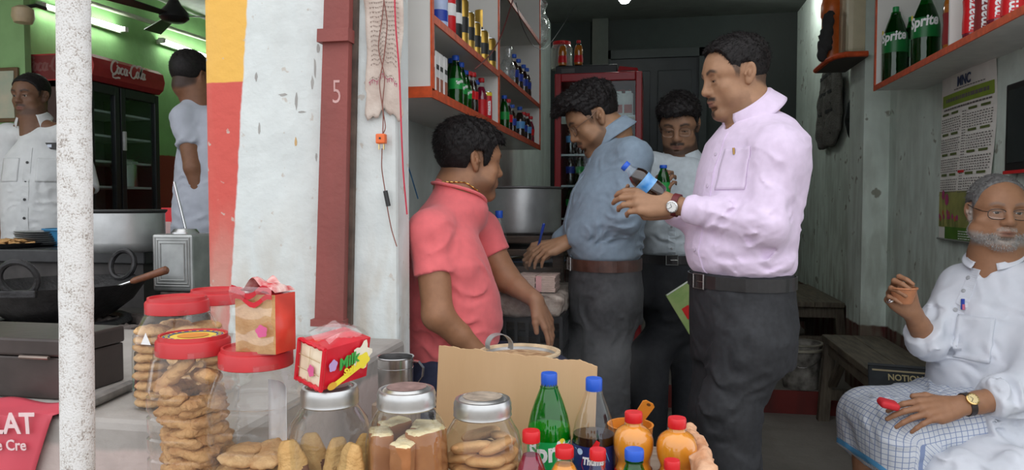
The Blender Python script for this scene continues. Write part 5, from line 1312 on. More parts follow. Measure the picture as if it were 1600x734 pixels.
b1 = P(73, 370, 3.1); t = thing('steel_bowl', V(b1[0], 3.12, ZK), 'small shiny steel bowl beside the blue basin', 'bowl'); MB().lathe([(0, .001), (.05, .001), (.07, .05), (.074, .075), (.070, .075), (.064, .05), (0, .006)], 32).build('bowl_body', steel, t)
# tray of fried pastries
tr_ = V(P(12, 402, 2.72)[0], 2.70, ZK); tr_[1] = 2.74; tr_[0] = onY(14, 402, 2.74)[0]
t = thing('fritter_tray', tr_, 'round dark tray piled with golden fritters at the counter edge', 'tray'); MB().lathe([(0, .001), (.12, .001), (.138, .02), (.134, .02), (.118, .005), (0, .004)], 36).build('tray_body', iron, t)
ft = mat('fritter_gold', (.40, .20, .07), col2=(.58, .34, .13), rough=.6, scale=40, bump=.4, bscale=120)
rr_ = random.Random(2); fvs, ffs = surface([ell((0, 0, 0), (.032, .018, .007), k=.01)], .004, lambda p: .0035 * wob(4, 40)(p)); fme = np_mesh('fritter', fvs, ffs); fme.materials.append(ft)
for i in range(26):
    k = i % 13; a = k * 2.4; rad = .10 * math.sqrt((k + .5) / 13) * (1 - .35 * (i // 13))
    o = bpy.data.objects.new('fritter', fme); COL.objects.link(o); o.location = (tr_[0] + rad * math.cos(a), tr_[1] + rad * math.sin(a), ZK + .014 + .013 * (i // 13)); o.rotation_euler = (rr_.uniform(-.2, .2), rr_.uniform(-.2, .2), rr_.uniform(0, 6))
    tag(o, 'golden brown fritter in the pile on the dark tray', 'fritter', 'fritters on the tray')
# embossed tin
ZTN = .895; c0 = onZ(239, 455, ZTN); c1 = onZ(294, 458, ZTN); t = thing('brick_stand', V((c0[0] + c1[0]) / 2, c0[1] + .08, ZS), 'sooty brick stand under the embossed tin', 'stand'); MB().box(V(-.06, -.075, .001), V(.07, .08, ZTN - ZS - .001), bev=.006).build('stand_body', mat('charred', (.12, .10, .09), rough=.9, var=.5, scale=30), t)
t = thing('tin_canister', V((c0[0] + c1[0]) / 2, c0[1] + .08, ZTN), 'square embossed metal tin standing beside the black counter', 'tin'); hw = abs(c1[0] - c0[0]) / 2; ht = onY(265, 366, c0[1])[2] - ZTN
tm_ = mat('galvanised', (.40, .41, .40), rough=.4, metal=.7, var=.25, scale=10)
MB().box(V(-hw, -.08, .001), V(hw, .08, ht), bev=.008).build('tin_body', tm_, t)
for k, ins in enumerate((.012, .022, .034)):
    a, b_, z0, z1 = -hw + ins, hw - ins, .01 + ins, ht - ins; MB().tube([V(a, -.081, z0), V(b_, -.081, z0), V(b_, -.081, z1), V(a, -.081, z1)], .003, 6, closed=True).build('embossed_ridge', tm_, t)
MB().lathe([(.0, ht + .02), (.04, ht + .018), (.05, ht + .006), (.05, ht)], 28).build('tin_lid', steel, t)
l0 = V(c0[0] + .085, c0[1] + .20, ZS); lt = onY(272, 284, l0[1]); tag(MB().tube([V(0, 0, 0), lt - l0], .005, 8).build('upright_rod', steel, loc=l0), 'thin upright steel rod behind the embossed tin', 'rod')
rb = onY(262, 360, 3.3); t = thing('red_carton', V(rb[0], 3.3, ZK - .0), 'small red carton with pale panel behind the aluminium pot', 'carton'); MB().box(V(-.035, 0, .0), V(.035, .05, .17), bev=.002).build('carton_body', L_RED, t); MB().box(V(-.02, -.001, .03), V(.02, -.0005, .1)).build('pale_panel', mat('panel_pale', (.6, .4, .38)), t)
t = thing('carton_stand', V(rb[0], 3.3, ZS), 'low dark stand under the red carton', 'stand'); MB().box(V(-.06, -.02, 0), V(.08, .12, ZK - ZS - .001), bev=.004).build('stand_body', wood_d, t)
# dark chest on the stone ledge
ZL = .84
a = onZ(98, 626, ZL); b_ = onZ(197, 594, ZL); ztop_ = onY(97, 530, a[1])[2]; zsm = onY(97, 558, a[1])[2]
t = thing('metal_chest', V(a[0] - .22, a[1], ZL), 'dark brown metal chest with hinged lid on the stone ledge', 'chest')
cm = mat('chest_brown', (.052, .040, .036), rough=.38, var=.3, scale=7, bump=.12, bscale=20, metal=.2)
wX, dY = .44, b_[1] - a[1]
MB().box(V(-wX + .22, 0, .001), V(.22, dY, zsm - ZL - .0015), bev=.004).build('chest_body', cm, t); MB().box(V(-wX + .216, -.004, zsm - ZL), V(.224, dY, ztop_ - ZL), bev=.005).build('chest_lid', cm, t)
q = onY(57, 557, a[1]); MB().tube([q - V(.03, .008, 0) - np.array(t.location), q + V(.035, -.008, .0) - np.array(t.location)], .004, 8).build('latch', mat('chest_latch', (.25, .2, .17), rough=.35, metal=.8), t)
# rolled edge beside the chest
r0, r1, r2 = onZ(70, 652, ZL + .012), onZ(130, 634, ZL + .012), onZ(205, 601, ZL + .012)
r0[1] = max(r0[1], YS + .01)
tag(MB().tube([r0, r1 * .5 + r0 * .5 + V(0, 0, .004), r1, r2], [.008, .012, .011, .010], 10).build('rolled_sheet', mat('roll_grey', (.30, .28, .26), col2=(.05, .05, .05), scale=12, rough=.5)), 'rolled grey plastic sheet along the foot of the dark chest', 'sheet')
# red advertising cloth over the ledge edge
bm_ = mat('banner_red', (.58, .07, .10), rough=.5, var=.15, scale=6)
yb_ = YS - .010
xb0, xb1 = onY(-70, 640, yb_)[0], onY(80, 630, yb_)[0]; xbb = onY(40, 740, yb_)[0]
def bf(u, v):
    if v < .3: s_ = v / .3; p = V(0, yb_ + .09 * (1 - s_), ZL + .004 + .004 * math.sin(u * 9)); xr = xb1 + .012 * (1 - s_)
    else: s_ = (v - .3) / .7; p = V(0, yb_ - .004 * math.sin(s_ * 3) - .004 * math.sin(u * 11) * s_, ZL + .002 - .19 * s_); xr = xb1 + (xbb - xb1) * s_ * 1.2
    p[0] = xb0 + (xr - xb0) * u; return p
m_ = MB(); m_.grid(bf, 18, 24); bo = m_.build('advert_cloth', bm_); md = bo.modifiers.new('thick', 'SOLIDIFY'); md.thickness = .0012; tag(bo, 'red printed advertising cloth draped over the ledge below the chest', 'cloth')
ys_ = yb_ - .0105
text_mesh('LAT', .052, frame(onY(20, 663, ys_), V(1, 0, .06), V(0, 0, 1)), 'lettering', mat('banner_pale', (.75, .55, .55), rough=.6), bo, bold=.0012, world=True, align='CENTER')
text_mesh('te Cre', .027, frame(onY(14, 696, ys_), V(1, 0, .06), V(0, 0, 1)), 'lettering', mat('banner_pale'), bo, bold=.0004, world=True)
# scraps by the stove
for i, (px, py, s_) in enumerate(((160, 492, .05), (222, 488, .035), (200, 505, .03))):
    q = onZ(px, py, ZL if py > 500 else ZS + .04); 
    vs, fs = surface([rbox((0, 0, .016), (s_, .025, .016), rad=.006)], .006, lambda p: .004 * wob(i, 25)(p)); o = link('charred_brick', np_mesh('brick', vs, fs), mat('charred', (.12, .10, .09), rough=.9, var=.5, scale=30), loc=(q[0], max(q[1], 2.02), ZS + .002 if q[1] > 1.99 else ZL), smooth=True); tag(o, ['broken charred brick by the wok foot', 'small charred brick beside the cookie jar top', 'grey brick scrap at stove edge'][i], 'brick')
# ---------------------------------------------------------------- seller's counter: rough slab on crates, big pot on planks
zsl = .90; sx0, sx1 = -.97, onY(880, 450, 2.62)[0]
vs, fs = surface([rbox(((sx0 + sx1) / 2, 2.80, zsl - .04), ((sx1 - sx0) / 2, .24, .04), rad=.02)], .009, lambda p: .010 * wob(5, 9)(p) * (p[:, 2] < zsl - .008) + .002 * wob(6, 30)(p))
tag(link('rough_slab', np_mesh('slab', vs - V(sx0, 2.8, zsl), fs), mat('slab_stone', (.22, .17, .14), col2=(.42, .36, .31), rough=.9, scale=28, bump=.6, bscale=60), loc=(sx0, 2.8, zsl)), 'rough thick brown slab serving as the seller\'s counter', 'counter')
cr = mat('crate_black', (.022, .023, .025), rough=.5, var=.2)
def crate(z0, label):
    x0, x1, y0, y1, h = sx0 + .03, sx1 + .0, 2.60, 2.98, .262
    t = thing('plastic_crate', V((x0 + x1) / 2, y0, z0), label, 'crate', 'black crates under the slab'); w2 = (x1 - x0) / 2; dp_ = y1 - y0
    for z in (.012, .13, .25): 
        for (lo, hi) in ((( -w2, 0), (w2, .012)), ((-w2, dp_ - .012), (w2, dp_)), ((-w2, .012), (-w2 + .012, dp_ - .012)), ((w2 - .012, .012), (w2, dp_ - .012))):
            MB().box(V(lo[0], lo[1], z - .012), V(hi[0], hi[1], z + .012)).build('rail', cr, t)
    MB().box(V(-w2, 0, .002), V(w2, dp_, .008)).build('crate_floor', cr, t)
    me = MB().box(V(-.006, 0, .01), V(.006, .007, .25)).mesh('slat'); me.materials.append(cr)
    n = 15
    for k in range(n + 1):
        link('slat', me, None, t, loc=(-w2 + .006 + (2 * w2 - .012) * k / n, .002, 0))
    for k in range(10): link('slat', me, None, t, loc=(w2 - .003, .02 + (dp_ - .04) * k / 9, 0), rz=math.pi / 2)
for i, z in enumerate((.03, .295, .56)): crate(z, 'black slatted plastic crate under the slab, %s of the stack' % ('lowest', 'middle', 'topmost')[i])
# note bundles and account book on the slab
nb_ = mat('note_bundle', (.34, .25, .20), col2=(.60, .45, .40), scale=60, stretch=(1, 1, 14), rough=.8)
x0 = onY(806, 420, 2.63)[0]; x1 = onY(868, 420, 2.63)[0]
for k in range(2):
    t = thing('paper_bundle', V(x0 + (k + .5) * (x1 - x0) / 2, 2.70, zsl + .004), 'tied bundle of worn papers under the open account book, %s' % ('beside the water bottle', 'nearer the writing man')[k], 'bundle', 'paper bundles on the slab'); hw = (x1 - x0) / 4 - .002
    for j in range(8): MB().box(V(-hw + .002 * math.sin(j * 3), -.07, j * .0075), V(hw + .002 * math.sin(j * 2), .07, j * .0075 + .007)).build('paper_layer', nb_, t)
    MB().box(V(-hw - .001, -.072, .001), V(-hw + .02, -.0705, .058)).build('band', mat('band_pink', (.6, .3, .3)), t)
zb = zsl + .066; bx0, bx1 = onZ(806, 402, zb)[0], onZ(889, 404, zb)[0]; by = onZ(850, 410, zb)[1]
t = thing('account_book', V((bx0 + bx1) / 2, by + .06, zb), 'open account book with blue cover and yellowed page being written in', 'book'); bw = (bx1 - bx0) / 2
MB().box(V(-bw, -.075, 0), V(bw, .08, .004)).build('cover', mat('cover_blue', (.10, .20, .36), rough=.5), t)
m_ = MB(); m_.grid(lambda u, v: V(-bw + .005 + u * (bw * .95), -.07 + v * .14, .006 + .012 * math.sin(u * 3.1) ** .7), 10, 4); m_.build('page', mat('page_yellow', (.62, .52, .24), rough=.7), t)
m_ = MB(); m_.grid(lambda u, v: V(u * (bw - .004), -.072 + v * .145, .006 + .018 * math.sin(u * 2.9 + .1) ** .6), 10, 4); m_.build('page', mat('page_white', (.62, .70, .78), rough=.7), t)
MB().tube([V(bw * .1, -.074, .012), V(bw * .99, -.074, .010)], .010, 10).build('page_roll', mat('page_roll', (.66, .74, .80), rough=.6), t)
# water bottle
wb = onZ(778, 455, zsl + .004); wy = onY(778, 400, 2.70)
def cap_only(t, r, h): pass
bottle('water_bottle', V(wy[0], 2.72, zsl + .005), .034, onY(778, 329, 2.72)[2] - zsl - .005, 'cone', clear('water', (.93, .96, .97), gloss=.03), W_CLEAR, .6, 'blue', 'clear water bottle with blue cap on the slab behind the seated man', None, None, 24)
# plank rack and the big pot
zp = 1.088; rx1 = onY(884, 400, 3.08)[0]
t = thing('plank_rack', V(XL, 3.08, 0), 'dark rack of rough planks under the big aluminium pot', 'rack')
for j, (za, zb2) in enumerate(((1.055, 1.086), (1.0, 1.03), (.93, .955))): 
    for k in range(2): MB().box(V(.01, .02 + k * .27, za), V(rx1 - XL - .01 * j, .28 + k * .27, zb2), bev=.004).build('plank', wood_d, t)
for xx in (.02, rx1 - XL - .06):
    for yy in (.03, .5): MB().box(V(xx, yy, 0), V(xx + .045, yy + .045, 1.055)).build('leg', wood_d, t)
MB().box(V(.065, .06, .62), V(rx1 - XL - .06, .08, .92)).build('back_board', wood_d, t)
pc = onY(812, 293, 3.36); r = 67 / 1150 * 3.3; hp_ = pc[2] - zp
t = thing('big_pot', V(pc[0], 3.36, zp), 'big round aluminium pot on the plank rack behind the seller', 'pot')
MB().lathe([(0, .001), (r * .93, .001), (r * .985, .01), (r, .03), (r, hp_ - .008), (r + .008, hp_ - .004), (r + .008, hp_), (r - .003, hp_), (r - .004, .02), (0, .015)], 56).build('pot_body', alu, t)
MB().lathe([(r + .001, hp_ - .009), (r + .010, hp_ - .004), (r + .010, hp_ + .002), (r - .004, hp_ + .003)], 56).build('pot_rim', mat('rim_grey', (.18, .18, .18), rough=.5, metal=.6), t)
# ---------------------------------------------------------------- benches, bucket and board on the right
bw_ = mat('bench_wood', (.085, .068, .050), col2=(.17, .14, .10), rough=.65, scale=9, stretch=(8, 1, 1), bump=.2, bscale=40)
bw2 = mat('bench_wood_long', (.085, .068, .050), col2=(.18, .15, .105), rough=.6, scale=9, stretch=(6, .8, 1), bump=.2, bscale=40)
def bench(x0, x1, y0, y1, z0, z1, label, end_brace=True, nplank=2):
    t = thing('wooden_bench', V((x0 + x1) / 2, (y0 + y1) / 2, z0), label, 'bench'); w2, l2, h = (x1 - x0) / 2, (y1 - y0) / 2, z1 - z0
    for k in range(nplank): MB().box(V(-w2 + 2 * w2 * k / nplank, -l2, h - .035), V(-w2 + 2 * w2 * (k + 1) / nplank - .003, l2, h), bev=.004).build('seat_plank', bw2, t)
    for sy_ in (-1, 1):
        ye = sy_ * (l2 - .06)
        for sx_ in (-1, 1):
            xo = sx_ * (w2 - .03); sp = sx_ * .03
            MB().hexa([V(xo - .03 + sp, ye - .025, 0), V(xo + .03 + sp, ye - .025, 0), V(xo + .03 + sp, ye + .025, 0), V(xo - .03 + sp, ye + .025, 0), V(xo - .028, ye - .025, h - .036), V(xo + .028, ye - .025, h - .036), V(xo + .028, ye + .025, h - .036), V(xo - .028, ye + .025, h - .036)]).build('leg', bw_, t)
        MB().box(V(-w2 + .01, ye - .018, .12), V(w2 - .01, ye + .018, .18)).build('stretcher', bw_, t); MB().box(V(-w2 + .005, ye - .02, h - .11), V(w2 - .005, ye + .02, h - .037)).build('apron', bw_, t)
        if end_brace:
            s_ = -sy_; MB().hexa([V(-w2 + .02, ye, h * .42), V(-w2 + .06, ye, h * .42), V(-w2 + .06, ye + s_ * .05, h * .42), V(-w2 + .02, ye + s_ * .05, h * .42), V(-w2 + .02, ye + s_ * .28, h - .037), V(-w2 + .06, ye + s_ * .28, h - .037), V(-w2 + .06, ye + s_ * .34, h - .037), V(-w2 + .02, ye + s_ * .34, h - .037)]).build('brace', bw_, t)
    for sx_ in (-1, 1): MB().box(V(sx_ * (w2 - .03) - .012, -l2 + .08, h - .10), V(sx_ * (w2 - .03) + .012, l2 - .08, h - .037)).build('side_rail', bw_, t)
    return t
zb1 = .48; q = onZ(1284, 522, zb1); bench_x0 = q[0]; bench_y1 = q[1]
B1 = bench(bench_x0, XR - .02, 1.75, bench_y1, 0, zb1, 'long worn wooden bench along the right wall under the old man')
zb2_ = .56; q = onZ(1232, 471, zb2_); bench(q[0] - .02, XR - .02, q[1], q[1] + 1.2, .14, zb2_, 'farther wooden bench on the raised floor behind the bucket', False)
# tiny clay cup far back
q = onZ(1222, 442, zb2_); 
# paint bucket
q = onZ(1255, 610, .14); rb_ = 31 / 1150 * 4.35
t = thing('paint_bucket', V(q[0], q[1] + .09, .14), 'dirty splashed paint bucket on the raised floor by the bench leg', 'bucket'); hb = .265
bmat = mat('bucket_grime', (.07, .065, .055), col2=(.38, .36, .32), rough=.6, scale=16, detail=9)
MB().lathe([(0, .001), (rb_ * .82, .001), (rb_ * .84, .01), (rb_ * .97, hb * .8), (rb_, hb), (rb_ - .006, hb), (rb_ * .8, .01), (0, .008)], 36).build('bucket_body', bmat, t)
MB().lathe([(rb_ * .98, hb * .84), (rb_ + .006, hb * .85), (rb_ + .006, hb * .9), (rb_ * .99, hb * .91)], 36).build('rim_band', mat('bucket_rim', (.30, .28, .22), var=.3), t)
MB().lathe([(rb_, hb - .006), (rb_ + .007, hb - .004), (rb_ + .007, hb + .004), (rb_ - .007, hb + .004)], 36).build('rim_band', mat('bucket_rim'), t)
MB().tube([V((rb_ + .008) * math.cos(a), (rb_ + .008) * math.sin(a) - .0, hb * .87 - .09 * math.sin((a - 3.3) / 2.6 * 3.14)) for a in np.linspace(3.3, 5.9, 14)], .0025, 6).build('handle', steel, t)
# black lettered case lying on the bench
a, b_, c_ = onZ(1357, 578, zb1 + .03), onZ(1440, 598, zb1 + .03), onZ(1362, 608, zb1)
t = thing('black_case', onZ(1395, 598, zb1), 'black flat case with gold lettering on the bench beside the old man', 'case')
u = nrm(V(1, -.22, 0)); v = nrm(np.cross(V(0, 0, 1), u)); lo = np.array(t.location)
M_ = frame(V(0, 0, .0), u, nrm(v * .8 + V(0, 0, .6))); 
cq0 = onY(1356, 567, onZ(1360, 600, zb1)[1]) - lo
w_, h_ = .34, .20
M_ = frame(cq0, u, nrm(v * .75 + V(0, 0, .66)))
bk_ = MB().box(V(0, -h_, -.03), V(w_, 0, 0), bev=.006); bk_.v = [tuple(M_ @ Vector(x)) for x in bk_.v]; bk_.build('case_body', mat('case_black', (.022, .026, .030), rough=.5, var=.25), t)
for nm, lo_, hi_, m2 in (('gold_line', (.015, -.035, .0), (w_ - .01, -.027, .001), mat('gold_print', (.40, .33, .20), rough=.5)), ('case_edge', (0, -.012, .0), (w_, 0, .004), mat('case_edge', (.05, .055, .06), rough=.4))):
    x = MB().box(V(*lo_), V(*hi_)); x.v = [tuple(M_ @ Vector(p)) for p in x.v]; x.build(nm, m2, t)
text_mesh('NOTION', .042, M_ @ Matrix.Translation((.135, -.064, .0008)), 'lettering', mat('gold_text', (.50, .42, .22), rough=.5), t, sx=.75, bold=.001)
text_mesh('ABOUT LIFE', .014, M_ @ Matrix.Translation((.12, -.058, .0008)), 'lettering', mat('grey_print', (.3, .3, .3)), t, sx=.9) if 0 else None
# ---------------------------------------------------------------- front table
ZT = .70
tw = mat('table_board', (.20, .14, .10), col2=(.34, .26, .20), rough=.7, scale=8, stretch=(1, 9, 1), bump=.2, bscale=40)
t = thing('display_table', V(-.2, .98, 0), 'low board table in front of the ledge carrying jars and bottles', 'table')
for k in range(3): MB().box(V(-.575, -.23 + k * .125, ZT - .03), V(.31, -.11 + k * .125, ZT - .0005), bev=.003).build('plank', tw, t)
for k in range(3): MB().box(V(-.40, .158 + k * .155, ZT - .03), V(.31, .31 + k * .155, ZT - .0005), bev=.003).build('plank', tw, t)
for x, y in ((-.56, -.2), (.25, -.2), (-.36, .55), (.25, .55), (-.56, .09)): MB().box(V(x, y, 0), V(x + .05, y + .05, ZT - .03)).build('leg', tw, t)
J_CLEAR = clear('jar_plastic', (.97, .97, .96), gloss=.03, edge=.5, density=.012); J_GLASS = clear('jar_glass', (.93, .95, .935), gloss=.03, edge=.75, rough=.02)
lidr = mat('lid_red', (.52, .030, .035), rough=.4, var=.05); lids = mat('lid_tin', (.55, .55, .54), rough=.3, metal=.9, var=.1, scale=30)
def plastic_jar(px, py, d, z0, rl, rb, label, sq=3.2, ribs=True, lid_extra=None, smooth_top=False):
    c = P(px, py, d); h = c[2] - z0; t = thing('plastic_jar', V(c[0], c[1], z0), label, 'jar')
    zs_ = h - .032; pr = [(.0, .001), (rb * .9, .001), (rb, .012)]
    zt_ = zs_ - .05
    if ribs:
        n = int((zt_ - .02) / .028)
        for k in range(n):
            z = .014 + k * (zt_ - .014) / n; st = (zt_ - .014) / n; pr += [(rb, z + st * .1), (rb, z + st * .72), (rb - .0035, z + st * .80), (rb - .0035, z + st * .92)]
        pr += [(rb, zt_)]
    else: pr += [(rb, .03), (rb * 1.0, zt_ - .03), (rb * .98, zt_)]
    pr += [(rb * .97, zt_ + .012), (rl * .98, zs_ - .004), (rl * .93, zs_), (rl * .93, zs_ + .012)]
    vs_ = MB(); vs_.lathe(pr, 40, sq=sq)
    vs_.build('jar_body', J_CLEAR, t)
    L_ = MB(); L_.lathe([(rl * .97, zs_ + .002), (rl, zs_ + .003), (rl, zs_ + .022), (rl * .97, zs_ + .025), (rl * .93, zs_ + .026), (rl * .92, zs_ + .032), (rl * .86, zs_ + .032), (rl * .85, zs_ + .028), (0, zs_ + .028)], 56)
    o = L_.build('jar_lid', lidr, t)
    n = 60; g = MB()
    if lid_extra: lid_extra(o, rl, zs_)
    return t, V(c[0], c[1], z0), h
def tin_jar(px, py, d, rl, rb, label, worn=None):
    c = P(px, py, d); h = c[2] - ZT; t = thing('glass_jar', V(c[0], c[1], ZT), label, 'jar')
    zs_ = h - .028; 
    pr = [(0, .001), (rb * .9, .001), (rb * .98, .01), (rb, .025), (rb, zs_ - .062), (rb * .975, zs_ - .045), (rb * .9, zs_ - .026), (rl * 1.02, zs_ - .008), (rl * .95, zs_ - .003), (rl * .94, zs_ + .01)]
    inn = [(max(0, a - .003), max(z, .006)) for a, z in pr][::-1]
    MB().lathe(pr, 48).build('jar_body', J_GLASS, t);
    o = MB().lathe([(rl * .98, zs_ - .002), (rl * 1.02, zs_), (rl, zs_ + .005), (rl * 1.02, zs_ + .009), (rl, zs_ + .014), (rl * 1.01, zs_ + .018), (rl * .95, zs_ + .025), (rl * .86, zs_ + .0255), (rl * .84, zs_ + .0235), (rl * .7, zs_ + .028), (0, zs_ + .028)], 56).build('jar_lid', lids, t)
    if worn: MB().lathe([(1e-4, zs_ + .0285), (rl * .68, zs_ + .0285)], 40).build('lid_wear', mat('lid_wear_' + worn[0], worn[1], var=.35, scale=40, rough=.5, metal=.4), o)
    return t, V(c[0], c[1], ZT), h
# food meshes
def food(name, prims, h, amp, freq, m, seed=1):
    w_ = wob(seed, freq); vs, fs = surface(prims, h, lambda p: amp * w_(p)); me = np_mesh(name, vs, fs); me.materials.append(m); return me
bis = mat('biscuit', (.50, .27, .11), col2=(.66, .42, .20), rough=.75, scale=50, bump=.35, bscale=200)
bisd = mat('biscuit_dark', (.40, .19, .07), col2=(.60, .35, .15), rough=.75, scale=35, bump=.5, bscale=150)
oval = mat('oval_biscuit', (.56, .29, .12), col2=(.64, .36, .16), rough=.75, scale=60, bump=.2, bscale=300)
def put(me, name, loc, rot, label, cat, group, sc=1.):
    o = bpy.data.objects.new(name, me); COL.objects.link(o); o.location = Vector(loc); o.rotation_euler = rot; o.scale = (sc, sc, sc); return tag(o, label, cat, group)
long_me = [food('biscuit', [cap((-.019, 0, 0), (.019, 0, 0), .0155, .0145, .01, sq=(V(0, 0, 1), .62))], .0028, .0016, 70, bisd, s_) for s_ in (1, 2, 3)]
round_me = [food('biscuit', [ell((0, 0, 0), (.029, .029, .0095), k=.01)], .003, .0014, 60, bis, s_) for s_ in (4, 5)]
oval_me = [food('biscuit', [cap((-.012, 0, 0), (.012, 0, 0), .0205, .0205, .01, sq=(V(0, 0, 1), .44))], .003, .0005, 60, oval, s_) for s_ in (6, 7)]
# jar C: front, with a printed disc on the lid
def disc_extra(o, rl, zs_):
    for nm, r0, r1, m_, z in (('lid_disc', 0, .84, mat('disc_yellow', (.72, .50, .07), var=.1), .0290), ('disc_ring', .62, .80, mat('disc_blue', (.05, .09, .22)), .0296), ('disc_emblem', 0, .42, mat('disc_orange', (.62, .22, .03)), .0298)):
        MB().lathe([(max(rl * r0, 1e-4), zs_ + z), (rl * r1, zs_ + z)], 48).build(nm, m_, o)
    q = MB()
    for k in range(22):
        a = k * 2 * math.pi / 22; u, w_ = V(math.cos(a), math.sin(a), 0), V(-math.sin(a), math.cos(a), 0); c = u * rl * .71 + V(0, 0, zs_ + .0302); q.add([c - w_ * .0022 - u * .0025, c + w_ * .0022 - u * .0025, c + w_ * .0022 + u * .0025, c - w_ * .0022 + u * .0025], [(0, 1, 2, 3)])
    x = q.build('disc_print', INK_Y, o); x['kind'] = 'stuff'
tC, oC, hC = plastic_jar(302, 521, 1.15, ZT, .055, .0605, 'ribbed clear jar of long biscuits with a yellow and blue disc on its red lid', lid_extra=disc_extra)
rr_ = random.Random(9); n = 0
for lay in range(15):
    z = .016 + lay * .0158
    k = 5 if lay < 14 else 2
    for i in range(k):
        a = lay * 1.1 + i * 6.283 / 5 + rr_.uniform(-.15, .15); rad = .033 + rr_.uniform(-.003, .003)
        put(long_me[n % 3], 'biscuit', oC + V(rad * math.cos(a), rad * math.sin(a), z + rr_.uniform(-.002, .002)), (rr_.uniform(-.35, .35), rr_.uniform(-.25, .25), a + math.pi / 2 + rr_.uniform(-.5, .5)), 'golden long biscuit in the jar with the printed lid disc', 'biscuit', 'long biscuits in the front jar'); n += 1
put(long_me[0], 'biscuit', oC + V(-.012, -.03, .262), (.2, -.75, .2), 'long biscuit leaning on top in the jar with the lid disc', 'biscuit', None, 1.2)
put(long_me[1], 'biscuit', oC + V(.028, -.012, .258), (.1, .12, 2.4), 'top biscuit lying flat in the jar with the lid disc', 'biscuit', None, 1.15)
# jar D: few round biscuits, paper inside
tD, oD, hD = plastic_jar(400, 540, 1.13, ZT, .055, .066, 'ribbed clear jar with few round biscuits carrying a bread packet on its lid')
for lay in range(7):
    for i in range(4): a = lay * .7 + i * 1.571; put(round_me[n % 2], 'biscuit', oD + V(.032 * math.cos(a), .032 * math.sin(a), .016 + lay * .020), (rr_.uniform(-.2, .2), rr_.uniform(-.2, .2), a), 'brown round biscuit at the bottom of the nearly empty ribbed jar', 'biscuit', 'round biscuits in the nearly empty jar', 1.05); n += 1
m_ = MB(); m_.grid(lambda u, v: V(-.01 + .058 * u, .052 - .05 * u * u, .07 + .17 * v), 8, 6); po = m_.build('paper_slip', mat('slip_white', (.74, .75, .77), rough=.7), loc=oD); po.modifiers.new('thick', 'SOLIDIFY').thickness = .0006; tag(po, 'white paper slip standing inside the nearly empty ribbed jar', 'paper')
# jar A, B on the ledge
def ringlabel(t, c, h): pass
tA, oA, hA = plastic_jar(277, 463, 1.40, ZL, .057, .074, 'clear jar of stacked round biscuits standing back on the stone ledge', sq=2.6, ribs=False)
ORD9 = ['lowest', 'second', 'third', 'fourth', 'fifth', 'sixth', 'seventh', 'eighth', 'ninth']
for s_, (dx, dy) in enumerate(((-.036, -.028), (.034, -.03), (-.032, .036), (.036, .034))):
    for k in range(9): put(round_me[(k + s_) % 2], 'biscuit', oA + V(dx + rr_.uniform(-.002, .002), dy, .012 + k * .0166), (rr_.uniform(-.1, .1), rr_.uniform(-.1, .1), rr_.uniform(0, 6)), 'ridged biscuit in the ledge jar, %s from below in its %s stack' % (ORD9[k], ['front left', 'front right', 'back left', 'back right'][s_]), 'biscuit', 'stacked biscuits in the ledge jar', 1.08)
tri = MB(); tri.add([V(-.012, 0, 0), V(.012, 0, 0), V(0, 0, .022)], [(0, 1, 2)]); ta_ = -1.75; M_ = Matrix.Translation(Vector((.0746 * math.cos(ta_), .0746 * math.sin(ta_), hA - .079))) @ Matrix.Rotation(ta_ + math.pi / 2, 4, 'Z')
tri.v = [tuple(M_ @ Vector(v)) for v in tri.v]; tri.build('white_triangle', INK_W, tA)
m_ = MB(); m_.grid(lambda u, v: V(.0752 * math.cos(3.15 + .62 * u), .0752 * math.sin(3.15 + .62 * u), .03 + .075 * v), 6, 2); m_.build('side_label', mat('label_multi', (.10, .30, .12), col2=(.5, .35, .2), scale=30), tA)
m_ = MB(); m_.grid(lambda u, v: V(.0754 * math.cos(3.15 + .62 * u), .0754 * math.sin(3.15 + .62 * u), .03 + .022 * v), 6, 2); m_.build('side_label', mat('label_teal', (.02, .32, .16)), tA)
tB, oB, hB = plastic_jar(339, 451, 1.56, ZL, .056, .068, 'clear plastic jar with plain red lid farthest back by the wall', sq=2.6, ribs=False)
# jar E: rusks
tE, oE, hE = tin_jar(515, 600, 1.12, .043, .063, 'glass jar of long rusks with the red packet on its tin lid')
rusk = mat('rusk', (.52, .27, .08), col2=(.70, .44, .18), rough=.7, scale=30, bump=.4, bscale=160); crust = mat('rusk_crust', (.16, .06, .03), rough=.7, var=.3)
ru_me = food('rusk', [cap((0, 0, 0), (0, 0, .128), .025, .017, .01, sq=(V(0, 1, 0), .42)), ell((0, 0, .075), (.021, .0115, .075), k=.01)], .003, .0012, 40, rusk, 3); ru_me.materials.append(crust)
for p in ru_me.polygons:
    if p.center.x > .0155 and p.center.z < .11: p.material_index = 1
for i, (x, y, rz_, ty, hh) in enumerate(((-.027, -.032, .3, -.16, 0), (.028, -.028, -.25, .17, 0), (.004, .0, .9, .06, -.012), (-.028, .022, .1, -.1, -.01), (.03, .028, .4, .12, -.01))):
    put(ru_me, 'rusk', oE + V(x, y, .022 + max(hh, -.008)), (0, ty, rz_), 'long crusty rusk in the glass jar under the red packet, ' + ['front left', 'front right', 'middle', 'back left', 'back right'][i], 'rusk', 'rusks in the glass jar')
